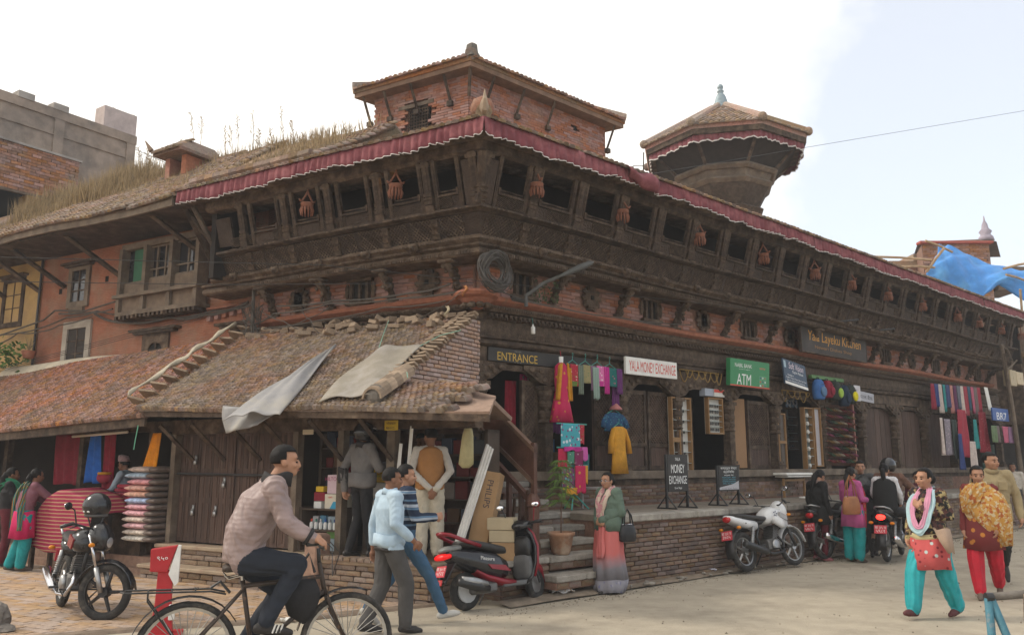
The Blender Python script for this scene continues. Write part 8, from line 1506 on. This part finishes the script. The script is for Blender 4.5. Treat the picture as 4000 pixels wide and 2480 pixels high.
  if hair in('pony','long'):mb.tube([P(0,-.085,.02),P(0,-.125,-.06),P(.01,-.13,-.2),P(.0,-.12,-.36 if hair=='long' else-.3)],[.05,.055,.05,.015],10,ell=.7)
  mb.obj('hair',HAIR if hair!='grey' else STONE,t,True,solid=.006)
 if helmet:mb=MB();X=MB();X.ell((0,0,0),1,28,18);P0=X.V[0];F=[f for f in X.F[0]if not(P0[f].mean(0)[1]>.45 and-.55<P0[f].mean(0)[2]<.30)and P0[f].mean(0)[2]>-.72];mb.add(np.array([tuple(P(v[0]*.125,v[1]*.145-.005,v[2]*.135+.025))for v in P0]),[F]);mb.obj('helmet',BPNT,t,True,solid=.014);mb=MB();mb.loft([[P(.13*math.sin(a)*k,.145*math.cos(a)*k+.02,z)for a in[R_(q)for q in range(-75,76,15)]]for k,z in((1.0,.085),(1.12,.10))],False,False);mb.obj('visor',mat('visor_pale',(.25,.25,.27),.15,0,bump=0,spec=.6),t,True,solid=.006)
 return t,j,P
def skirt(t,name,m,secs,n=44,folds=9,solid=.006,open_=None):
 mb=MB();mb.loft([[(cx+rx*math.cos(a)*(1+fo*math.sin(a*folds+z*3)),cy+ry*math.sin(a)*(1+fo*math.sin(a*folds+z*3+.5)),z+.01*math.sin(a*3))for a in[2*math.pi*i/n for i in range(n)]]for z,cx,cy,rx,ry,fo in secs],False);return mb.obj(name,m,t,True,solid=solid)
def band(t,name,m,P,w,th=.02,up=None,n=12):
 mb=MB();P=[Vector(p)for p in P];Q=[]
 for i in range(len(P)-1):
  a,b=P[i],P[i+1];p,q=P[max(i-1,0)],P[min(i+2,len(P)-1)]
  for f in(0,.25,.5,.75):Q.append(.5*((2*a)+(b-p)*f+(2*p-5*a+4*b-q)*f*f+(3*a-p-3*b+q)*f**3))
 Q.append(P[-1]);x=None;rings=[]
 for i,c in enumerate(Q):
  d=(Q[min(i+1,len(Q)-1)]-Q[max(i-1,0)]).normalized()
  if x is None:x=Vector(up)if up is not None else(Vector((0,0,1))if abs(d.z)<.9 else Vector((0,1,0)))
  x=(x-d*x.dot(d));x=x.normalized()if x.length>1e-5 else d.orthogonal().normalized();y=d.cross(x);ww=w*(1+.16*math.sin(i*1.3))
  rings.append([c+x*(ww*math.cos(k))+y*(th*.5*math.sin(k)+th*.55*math.sin(7.5*math.cos(k)+i*.5))for k in[2*math.pi*j/26 for j in range(26)]])
 mb.loft(rings);return mb.obj(name,m,t,True)
K=lambda n,c,ro=.85,**k:mat('wear_'+n,c,ro,.16,7,.12,16,**k)
NAVY=K('dark_denim',(.022,.026,.036));SHOE=mat('dark_shoe',(.03,.026,.024),.5,.2,10);GREYT=K('grey_trouser',(.07,.066,.064));JEAN=K('jeans',(.045,.10,.17));SKY=K('sky_shirt',(.40,.51,.60),.8,c2=(.36,.47,.57),c2s=3);BEIGE=K('cream_trouser',(.46,.41,.32));SKD=mat('dark_skin',(.22,.105,.062),.6,.1,9,.08,60)
ft=lambda x,y,z:(-y,x,z)
t,j,P=person('man in a pale quilted jacket and dark jeans riding the old bicycle',BKC,0,1.716,dict(pel=ft(-.21,0,.97),wai=ft(-.18,0,1.12),che=ft(-.08,0,1.34),nek=ft(-.01,0,1.50),hed=ft(.065,0,1.625),shL=ft(-.02,.19,1.44),shR=ft(-.02,-.19,1.44),elL=ft(.10,.30,1.22),elR=ft(.06,-.27,1.20),wrL=ft(.24,.29,1.10),wrR=ft(.23,-.29,1.10),hiL=ft(-.19,.09,.95),hiR=ft(-.19,-.09,.95),knL=ft(.09,.12,.70),knR=ft(.17,-.13,.905),anL=ft(-.20,.14,.27),anR=ft(-.04,-.14,.52)),(SKIN,K('quilt_jacket',(.255,.185,.172),.5,wave=('z',9.,.5,5),bdist=.03,spec=.5),NAVY,SHOE),top=1.22,build=1.08,leg=1.1,vox=.0085,frame=R_(90-BKA)-math.pi/2,yaw=-8,hands=dict(L=dict(d=ft(1,.1,-.25),n=(0,0,-1),curl=.9,th=1),R=dict(d=ft(1,-.1,-.15),n=(0,0,-1),curl=.7)),toes=dict(L=ft(1,0,-.1),R=ft(1,-.1,-.12)),wrinkle=.005,hem='jacket')
t.location=BKC+Vector((0,0,.0));CO=K('dark_collar',(.03,.028,.028));skirt(t,'collar',CO,[(1.455,0,.0,.115,.105,.02),(1.52,0,.015,.10,.095,.02),(1.545,0,.025,.10,.095,.02)],30,5,.02);
for q in 'LR':mb=MB();mb.tube([j['el'+q].lerp(j['wr'+q],.84),j['wr'+q].lerp(j['el'+q],.02)],[.064,.058],12);mb.obj('cuff',CO,t,True)
mb=MB();w_=Vector(ft(.232,.29,1.105));mb.tube([w_+Vector((0,-.015,.0)),w_+Vector((0,.01,-.01))],.034,12);mb.obj('watch',CHROME,t,True)
mb=MB();a=Vector(ft(.03,-.183,.482));[mb.tube([a+Vector((0,.025*k,.035)),a+Vector((0,.025*k-.02,-.02))],.006,4)for k in range(3)];mb.obj('shoe_stripe',WHITE,t)
g=(-1.25,8.6,0);t,j,P=person('man in a light blue shirt and dark grey trousers walking past the hardware shop',g,58,1.63,dict(elR=(.27,-.06,1.10),wrR=(.26,.16,.92),elL=(-.25,-.07,1.08),wrL=(-.27,-.06,.82),knL=(-.10,-.02,.47),anL=(-.1,-.20,.10),knR=(.09,.16,.49),anR=(.09,.16,.085)),(SKD,SKY,GREYT,SHOE),top=1.12,build=1.03,wrinkle=.002,leg=1.12,legwide=.015,vox=.0085,sleeve=.86,hem=.84,yaw=-10)
skirt(t,'shirt_tail',SKY,[(.99,0,0,.185,.15,.02),(.90,0,0,.19,.155,.035),(.865,0,0,.178,.142,.03)],40,9,.01);skirt(t,'belt',SHOE,[(.865,0,0,.176,.14,.0),(.825,0,0,.178,.142,0)],30,3,.008);skirt(t,'collar',SKY,[(1.385,0,-.01,.085,.075,.03),(1.44,0,0,.07,.068,.02)],24,4,.012)
t,j,P=person('man in a striped navy sweater and blue jeans striding behind the blue shirt',(-1.17,9.1,0),62,1.66,dict(elR=(.24,.04,1.10),wrR=(.16,.28,1.10),knR=(.10,.26,.50),anR=(.09,.44,.11),knL=(-.1,-.1,.47),anL=(-.1,-.36,.16)),(SKIN,patt('navy_stripe',(.02,.03,.055),[(.36,.40,.46),(.10,.17,.26)],2.3,kind='wave',ax='z',thr=.12),JEAN,mat('white_trainer',(.46,.44,.40),.7)),top=1.12,vox=.0085,yaw=-14,toes=dict(R=(0,1,.12),L=(0,1,-.7)),hands=dict(R=dict(d=(0,1,.1),n=(-1,0,0),curl=.7)),leg=1.05)
t,j,P=person('man in a grey jacket and black helmet standing at the hardware shop counter',PL(.52,1.93,.47),44,1.70,dict(elL=(-.27,-.10,1.10),wrL=(-.24,-.10,.84),elR=(.24,.08,1.10),wrR=(.18,.22,1.15),anR=(.12,.08,.085),anL=(-.12,-.1,.085)),(SKIN,K('grey_jacket',(.14,.13,.125)),K('black_track',(.016,.016,.018)),SHOE),top=1.12,build=.98,hair=None,helmet=True,yaw=-22,pitch=-8,hem=.90)
skirt(t,'jacket_hem',K('grey_jacket',None),[(1.05,0,0,.20,.16,.01),(.90,0,0,.195,.158,.02),(.87,0,0,.185,.15,.02)],34,7,.012);band(t,'side_stripe',WHITE,[(-.155,-.01,.86),(-.150,.0,.66),(-.165,.0,.48),(-.15,-.06,.28)],.016,.008)
skirt(t,'collar',K('dark_collar',None),[(1.37,0,-.01,.10,.085,.02),(1.45,0,.0,.085,.08,.02)],26,4,.015);band(t,'elbow_patch',K('dark_collar',None),[(-.27,-.12,1.12),(-.285,-.11,1.02),(-.28,-.09,.93)],.045,.09)
person('man half hidden in the dark behind the hardware shop counter',PL(.35,.85,.47),205,1.62,dict(elR=(.24,.1,1.12),wrR=(.1,.24,1.15)),(SKD,K('black_track',None),GREYT,SHOE),vox=.014,pitch=-15)
t,j,P=person('man in an ochre knitted vest with hands clasped behind his back',PL(-.42,1.72,.47),-12,1.66,dict(elL=(-.25,-.10,1.10),wrL=(-.03,-.20,.90),elR=(.25,-.10,1.10),wrR=(.05,-.21,.88)),(SKD,K('cream_shirt',(.46,.42,.37)),BEIGE,SHOE),top=1.0,build=.92,leg=1.22,legwide=.02,yaw=22,hands=dict(L=dict(n=(0,1,0),d=(.7,-.1,-.6)),R=dict(n=(0,1,0),d=(-.4,-.1,-.8))),hem=.90)
skirt(t,'knitted_vest',K('ochre_knit',(.33,.155,.055)),[(1.405,0,-.01,.10,.085,.0),(1.36,0,-.01,.165,.105,.0),(1.25,0,0,.185,.135,.01),(1.05,0,0,.175,.14,.02),(.90,0,0,.18,.145,.015),(.88,0,0,.17,.14,.01)],40,6,.012)
t,j,P=person('woman in a coral and grey sari with green cardigan and glasses walking by the kerb',(1.30,11.30,0),-128,1.55,dict(elL=(-.27,-.02,1.10),wrL=(-.06,.19,1.0),elR=(.27,-.02,1.10),wrR=(.05,.19,.98),knR=(.1,-.02,.47),anR=(.09,-.30,.20),anL=(-.07,.10,.085)),(SKIN,K('green_cardigan',(.105,.15,.115)),K('sari_grey',(.28,.27,.29)),SHOE),top=1.28,build=1.08,hair='bun',hands=dict(L=dict(d=(.8,.3,-.3),n=(0,-1,0)),R=dict(d=(-.8,.3,-.2),n=(0,-1,0))),toes=dict(R=(0,.5,-1)),yaw=6)
CORAL=gradmat('sari_dye',(.225,.215,.24),(.52,.135,.125),.34,.56);PETAL=patt('sari_hem',(.225,.215,.24),[(.36,.35,.40),(.15,.15,.24)],13,kind='noise',thr=.36)
skirt(t,'sari_skirt',CORAL,[(.98,0,.0,.185,.15,.02),(.80,0,.01,.205,.18,.05),(.55,0,.02,.205,.205,.07),(.42,.0,.01,.205,.225,.07),(.18,.0,-.02,.20,.26,.06)],70,8);skirt(t,'sari_hem',PETAL,[(.182,.0,-.02,.201,.261,.06),(.10,-.01,.0,.20,.255,.05),(.02,-.02,.04,.205,.22,.05)],70,8)
skirt(t,'cardigan_hem',K('green_cardigan',None),[(1.15,0,0,.225,.175,.01),(.95,0,0,.228,.185,.03),(.84,0,-.01,.225,.18,.05)],44,8,.012);SCF=patt('pink_scarf',(.52,.25,.27),[(.56,.45,.36)],14,kind='noise',thr=.5)
band(t,'scarf',SCF,[(-.02,.17,.97),(-.05,.175,1.12),(-.075,.14,1.30),(-.07,.02,1.42),(0,-.06,1.44),(.07,.02,1.42),(.06,.14,1.28),(.01,.175,1.12),(-.01,.175,1.0)],.05,.03,(1,0,0));band(t,'pleats',CORAL,[(-.03,.16,.95),(-.05,.21,.72),(-.07,.25,.48)],.06,.03,(1,0,0))
mb=MB();[mb.torus(tuple(P(s*.034,.098,-.004)),.024,.003,14,5,'y')for s in(-1,1)];mb.tube([P(-.06,.09,0),P(-.078,.0,.0)],.003,4);mb.tube([P(.06,.09,0),P(.078,.0,.0)],.003,4);mb.obj('spectacles',CHROME,t)
def handbag(label,p,m,w,h,strap,rz=0):
 q=thing('handbag',label,'handbag',p,rz);mb=MB();mb.loft([[(x*k*w/2,.06*s_*k,z*h)for x,s_ in[(math.copysign(abs(math.cos(a))**.6,math.cos(a)),math.sin(a))for a in[2*math.pi*i/18 for i in range(18)]]]for z,k in((0,.8),(.06,1),(.5,1.0),(.85,.85),(1,.7))]);mb.obj('bag_body',m,q,True)
 mb=MB();[mb.tube([(-w*.28,y,h*.95),(-w*.2,y*.5,h+strap*.6),(0,0,h+strap),(w*.2,y*.5,h+strap*.6),(w*.28,y,h*.95)],.010,6)for y in(-.03,.03)];mb.obj('bag_handle',m,q,True);mb=MB();mb.tube([(-w*.33,0,h*1.0),(w*.33,0,h*1.0)],.008,5);mb.obj('zip',CHROME,q)
handbag('black handbag hanging from the arm of the woman in the sari',(1.53,11.17,.66),mat('black_leather',(.025,.025,.028),.4,.2,8),.26,.22,.20,.5)
s_,z=onL(12,2170,2.55);person('woman in dark clothes with green shawl at the left frame edge',PL(s_,2.55,0),60,1.60,dict(elR=(.25,.1,1.1),wrR=(.2,.3,1.05)),(SKD,K('black_track',None),K('maroon_trouser',(.10,.012,.02)),SHOE),hair='pony',top=1.2,legwide=.01,vox=.013)
band(bpy.data.objects['person.00%d'%(len([o for o in bpy.data.objects if o.name.startswith('person')])-1)],'shawl',K('green_shawl',(.02,.17,.09)),[(.12,.12,1.0),(.13,.14,1.2),(.12,.04,1.40),(.0,-.12,1.36),(-.12,-.16,1.1)],.07,.05)
s_,z=onL(78,2175,2.72);t,j,P=person('woman in mauve cardigan, magenta tunic and turquoise trousers leaning over the stall',PL(s_,2.72,0),42,1.60,dict(che=(0,.06,1.24),nek=(0,.10,1.39),hed=(0,.14,1.52),shL=(-.17,.08,1.35),shR=(.17,.08,1.35),elR=(.22,.28,1.18),wrR=(.2,.48,1.08),elL=(-.2,.26,1.15),wrL=(-.17,.44,1.05),anL=(-.12,-.12,.085)),(SKD,K('mauve_cardigan',(.21,.09,.115)),K('turquoise',(.015,.25,.26)),mat('sandal',(.12,.09,.07),.8)),hair='pony',top=1.15,leg=1.2,legwide=.025,sandal=True,vox=.013)
skirt(t,'tunic',K('magenta_tunic',(.50,.015,.10)),[(.95,0,0,.18,.15,.02),(.75,0,0,.20,.17,.04),(.52,0,0,.22,.19,.06)]);band(t,'shawl',patt('rainbow_edge',(.03,.16,.22),[(.45,.15,.03),(.10,.2,.05)],9,kind='wave',ax='x',thr=.3),[(-.17,-.10,.62),(-.14,-.11,.95),(-.1,-.06,1.3),(-.02,.04,1.42),(.08,-.03,1.34),(.15,-.10,1.0),(.18,-.10,.65)],.05,.03)
s_,z=onL(480,1900,1.55);t,j,P=person('elderly man in pale blue shirt and patterned cap selling textiles at the stall',PL(s_-.12,1.58,.25),-75,1.52,dict(che=(0,.05,1.24),hed=(0,.08,1.52),elR=(.22,.12,1.12),wrR=(.16,.34,1.02),elL=(-.22,.10,1.1),wrL=(-.15,.3,1.0)),(SKD,K('pale_blue_shirt',(.30,.36,.42)),GREYT,SHOE),vox=.013,pitch=-10,hair='short')
mb=MB();mb.loft([[P(.092*k*math.cos(a),.108*k*math.sin(a)-.01,zz+.02*math.sin(a))for a in[2*math.pi*i/18 for i in range(18)]]for zz,k in((.06,1.0),(.12,.98),(.17,.82),(.18,.4))]);mb.obj('cap',patt('topi',(.34,.24,.24),[(.2,.12,.13)],30,thr=.3),t,True)
t,j,P=person('woman in black coat and maroon trousers bending her head beside the parked motorcycles',(5.42,14.85,0),62,1.58,dict(hed=(0,.09,1.51),nek=(0,.03,1.39)),(SKIN,K('black_coat',(.013,.013,.013)),K('maroon_trouser',None),mat('pink_sandal',(.34,.12,.13),.8)),hair='long',top=1.2,vox=.012,pitch=-25,sandal=True);skirt(t,'coat',K('black_coat',None),[(1.0,0,0,.185,.15,.01),(.8,0,0,.205,.175,.03),(.66,0,0,.215,.185,.04)]);band(t,'scarf',K('pale_scarf',(.30,.22,.2)),[(-.06,.10,1.2),(-.07,.06,1.38),(0,-.06,1.42),(.07,.06,1.38),(.05,.12,1.15)],.035,.03)
t,j,P=person('woman in orchid top and turquoise trousers carrying a tan shoulder bag',(5.92,14.62,0),58,1.60,dict(elL=(-.23,.02,1.1),wrL=(-.12,.26,1.10),elR=(.24,.0,1.1),wrR=(.14,.26,1.08)),(SKIN,K('orchid_top',(.42,.09,.24)),K('turquoise',None),mat('sandal',None)),hair='pony',top=1.12,leg=1.25,legwide=.03,vox=.012,sandal=True);skirt(t,'tunic',K('orchid_top',None),[(1.0,0,0,.18,.15,.02),(.8,0,0,.205,.17,.03),(.62,0,0,.22,.185,.04)]);band(t,'shawl',patt('red_floral',(.42,.03,.05),[(.3,.3,.05),(.02,.2,.2)],12,thr=.25),[(.12,.12,.55),(.13,.16,.9),(.12,.10,1.3),(.02,-.05,1.42),(-.1,.03,1.36),(-.05,.15,1.15)],.06,.03)
handbag('tan leather shoulder bag of the woman in the orchid top',(5.78,14.30,.82),mat('tan_leather',(.30,.125,.05),.55,.2,6),.42,.30,.36,.5)
t,j,P=person('smiling man in black leather jacket facing the street behind the two women',(6.5,15.55,0),205,1.72,dict(elR=(.26,.1,1.12),wrR=(.12,.22,1.0)),(SKIN,mat('leather_jacket',(.018,.019,.021),.4,.2,8,.3,24,spec=.5),GREYT,SHOE),top=1.25,vox=.012,yaw=8)
mb=MB();mb.cbox((.05,.27,1.02),(.20,.012,.28),.003,(.2,0,.3));mb.obj('white_paper',WHITE,t)
RZ=R_(90-36)-math.pi/2
def rider(label,x,hh,mats,**k):
 J=dict(pel=ft(x,0,.93),wai=ft(x+.02,0,1.08),che=ft(x+.07,0,1.29),nek=ft(x+.10,0,1.45),hed=ft(x+.13,0,1.585),shL=ft(x+.09,.18,1.40),shR=ft(x+.09,-.18,1.40),hiL=ft(x,.11,.91),hiR=ft(x,-.11,.91));J.update(k.pop('J'));return person(label,RIDE.location,0,hh,J,mats,frame=RZ,vox=.012,**k)
t,j,P=rider('motorcycle rider in brown jacket and glossy black helmet with arm outstretched',-.14,1.66,(SKIN,K('brown_jacket',(.125,.065,.045)),GREYT,SHOE),J=dict(elR=ft(.16,-.34,1.20),wrR=ft(.30,-.36,1.06),elL=ft(.10,.3,1.15),wrL=ft(.27,.34,1.04),knR=ft(.24,-.24,.76),anR=ft(.02,-.24,.36),knL=ft(.2,.26,.72),anL=ft(.0,.32,.10)),hair=None,helmet=True,top=1.25,toes=dict(L=ft(1,.1,-.12),R=ft(1,-.1,-.12)))
t,j,P=rider('pillion woman in black waistcoat with white sleeves seen from behind',-.50,1.60,(SKIN,K('white_sleeve',(.55,.54,.56)),K('black_track',None),SHOE),J=dict(elR=ft(-.36,-.26,1.16),wrR=ft(-.22,-.24,1.02),elL=ft(-.36,.26,1.16),wrL=ft(-.22,.22,1.02),knR=ft(-.14,-.27,.80),anR=ft(-.26,-.27,.40),knL=ft(-.14,.27,.78),anL=ft(-.26,.30,.36)),hair='long',top=1.1,cuffs=False,sandal=True,toes=dict(L=ft(1,.1,-.2),R=ft(1,-.1,-.2)))
skirt(t,'waistcoat',K('black_coat',None),[(1.44,0,-.42,.11,.10,0),(1.39,0,-.42,.19,.13,0),(1.2,0,-.45,.205,.16,.01),(.95,0,-.49,.20,.17,.02),(.88,0,-.5,.19,.16,.03)])
t,j,P=person('boy in dark maroon jacket facing the street beside the motorcycle rider',(7.62,15.7,0),190,1.52,dict(wrL=(-.1,.2,1.0),wrR=(.1,.2,1.0)),(SKIN,K('maroon_jacket',(.07,.014,.022)),GREYT,SHOE),vox=.013,pitch=-12)
FLW=patt('brown_floral',(.09,.04,.035),[(.34,.27,.13),(.02,.02,.02)],15,kind='noise',thr=.46);SAL=patt('salmon_border',(.46,.085,.085),[(.42,.50,.48),(.20,.03,.04)],11,thr=.22);TEAL=K('teal_trouser',(.018,.30,.33),.6)
t,j,P=person('woman in patterned tunic, pale scarf and bright teal trousers walking toward the camera',(4.70,9.5,0),-124,1.62,dict(elL=(-.25,-.04,1.12),wrL=(-.04,.17,1.20),elR=(.27,-.06,1.10),wrR=(.22,.12,.86),knR=(.10,.20,.48),anR=(.09,.30,.10),knL=(-.10,-.08,.47),anL=(-.10,-.27,.10)),(SKIN,FLW,TEAL,mat('maroon_shoe',(.10,.03,.03),.6)),top=1.12,build=1.0,leg=1.18,legwide=.028,hair='bun',sandal=True,vert=True,wrinkle=.006,vox=.0095,yaw=-10,hands=dict(L=dict(d=(.7,.2,.6),n=(0,-1,0))),toes=dict(R=(0,1,.15)))
skirt(t,'tunic',FLW,[(1.06,0,0,.18,.15,.01),(.92,0,.01,.20,.17,.03)],50,8,.008);skirt(t,'gold_border',patt('gold_border',(.48,.40,.22),[(.08,.03,.03)],16,thr=.34),[(.922,0,.01,.202,.172,.03),(.865,0,.015,.208,.18,.035)],50,8,.008);skirt(t,'tunic_hem',SAL,[(.867,0,.015,.208,.18,.035),(.70,0,.03,.212,.19,.05),(.54,0,.04,.225,.205,.06)],50,8,.008)
PB=K('pale_blue_scarf',(.36,.50,.54));PKS=K('pink_scarf',(.58,.27,.38));band(t,'scarf',PB,[(.07,-.05,1.44),(.11,.08,1.34),(.13,.16,1.15),(.07,.20,.98),(-.01,.21,.95),(-.07,.20,1.02),(-.12,.16,1.2),(-.1,.07,1.38),(-.02,-.06,1.44)],.042,.014,(1,0,0));band(t,'scarf_edge',PKS,[(.05,-.06,1.45),(.07,.10,1.34),(.075,.185,1.15),(.02,.215,1.0),(-.05,.205,1.04),(-.09,.165,1.25),(-.08,.07,1.40),(0,-.08,1.45)],.032,.014,(1,0,0));skirt(t,'sleeve_wrap',K('tan_shawl',(.30,.21,.15)),[(.99,-.20,.10,.075,.10,.04),(.86,-.26,.14,.06,.08,.06),(.74,-.32,.17,.03,.04,.05)],24,5)
OS=patt('orange_shawl',(.48,.25,.06),[(.36,.10,.03),(.52,.42,.26)],17,kind='noise',thr=.44);RT=K('scarlet_trouser',(.46,.012,.03),.6)
t,j,P=person('woman wrapped in an orange patterned shawl with scarlet trousers, walking behind the teal one',(6.05,10.85,0),-148,1.64,dict(elL=(-.22,.06,1.12),wrL=(-.2,.12,.88),knR=(.10,.10,.48),anR=(.08,.14,.085),knL=(-.11,-.08,.46),anL=(-.12,-.28,.14)),(SKIN,patt('maroon_print',(.16,.03,.03),[(.5,.2,.04)],9,thr=.25),RT,mat('sandal',None)),top=1.05,leg=1.15,legwide=.02,hair='pony',sandal=True,vert=True,wrinkle=.005,vox=.010,yaw=14,pitch=-8,toes=dict(L=(0,.7,-.7)))
skirt(t,'tunic',patt('maroon_print',None,[]),[(1.0,0,0,.185,.16,.02),(.8,0,.0,.21,.185,.03),(.60,0,.01,.23,.2,.04)],50,8,.008);skirt(t,'shawl',OS,[(1.43,0,-.01,.075,.07,.02),(1.39,0,-.01,.16,.11,.02),(1.28,-.02,0,.25,.16,.03),(1.10,-.05,.01,.275,.19,.05),(.95,-.09,.02,.24,.18,.08),(.80,-.16,.01,.16,.13,.12),(.66,-.22,.0,.09,.09,.16)],64,9,.008);band(t,'shawl_end',OS,[(.12,.14,1.05),(.08,.19,1.2),(.0,.15,1.36),(-.1,.05,1.42)],.08,.03,(1,0,0))
t,j,P=person('tall man in khaki military style shirt and dark trousers at the right',(6.9,12.0,0),-162,1.83,dict(elL=(-.27,-.05,1.1),wrL=(-.28,.02,.84),knL=(-.12,-.12,.47),anL=(-.13,-.36,.22),anR=(.08,.12,.085)),(SKIN,K('khaki_shirt',(.32,.25,.14)),K('dark_trouser',(.03,.03,.028)),SHOE),top=1.18,vox=.011,yaw=38,toes=dict(L=(0,.5,-1)),hem=.84)
skirt(t,'shirt_tail',K('khaki_shirt',None),[(1.0,0,0,.185,.15,.01),(.82,0,0,.195,.16,.02),(.78,0,0,.195,.16,.02)],40,7,.01);skirt(t,'collar',K('khaki_shirt',None),[(1.385,0,-.01,.09,.078,.03),(1.44,0,0,.074,.07,.02)],24,4,.012);mb=MB();[mb.cbox((s*.085,.148,1.23),(.10,.02,.11),.005)for s in(-1,1)];mb.obj('chest_pocket',K('khaki_shirt',None),t)
person('distant man in off white shirt walking at the right frame edge',(13.7,22.8,0),-140,1.68,dict(anR=(.1,.18,.085)),(SKD,K('cream_shirt',None),GREYT,SHOE),vox=.016,top=1.15)
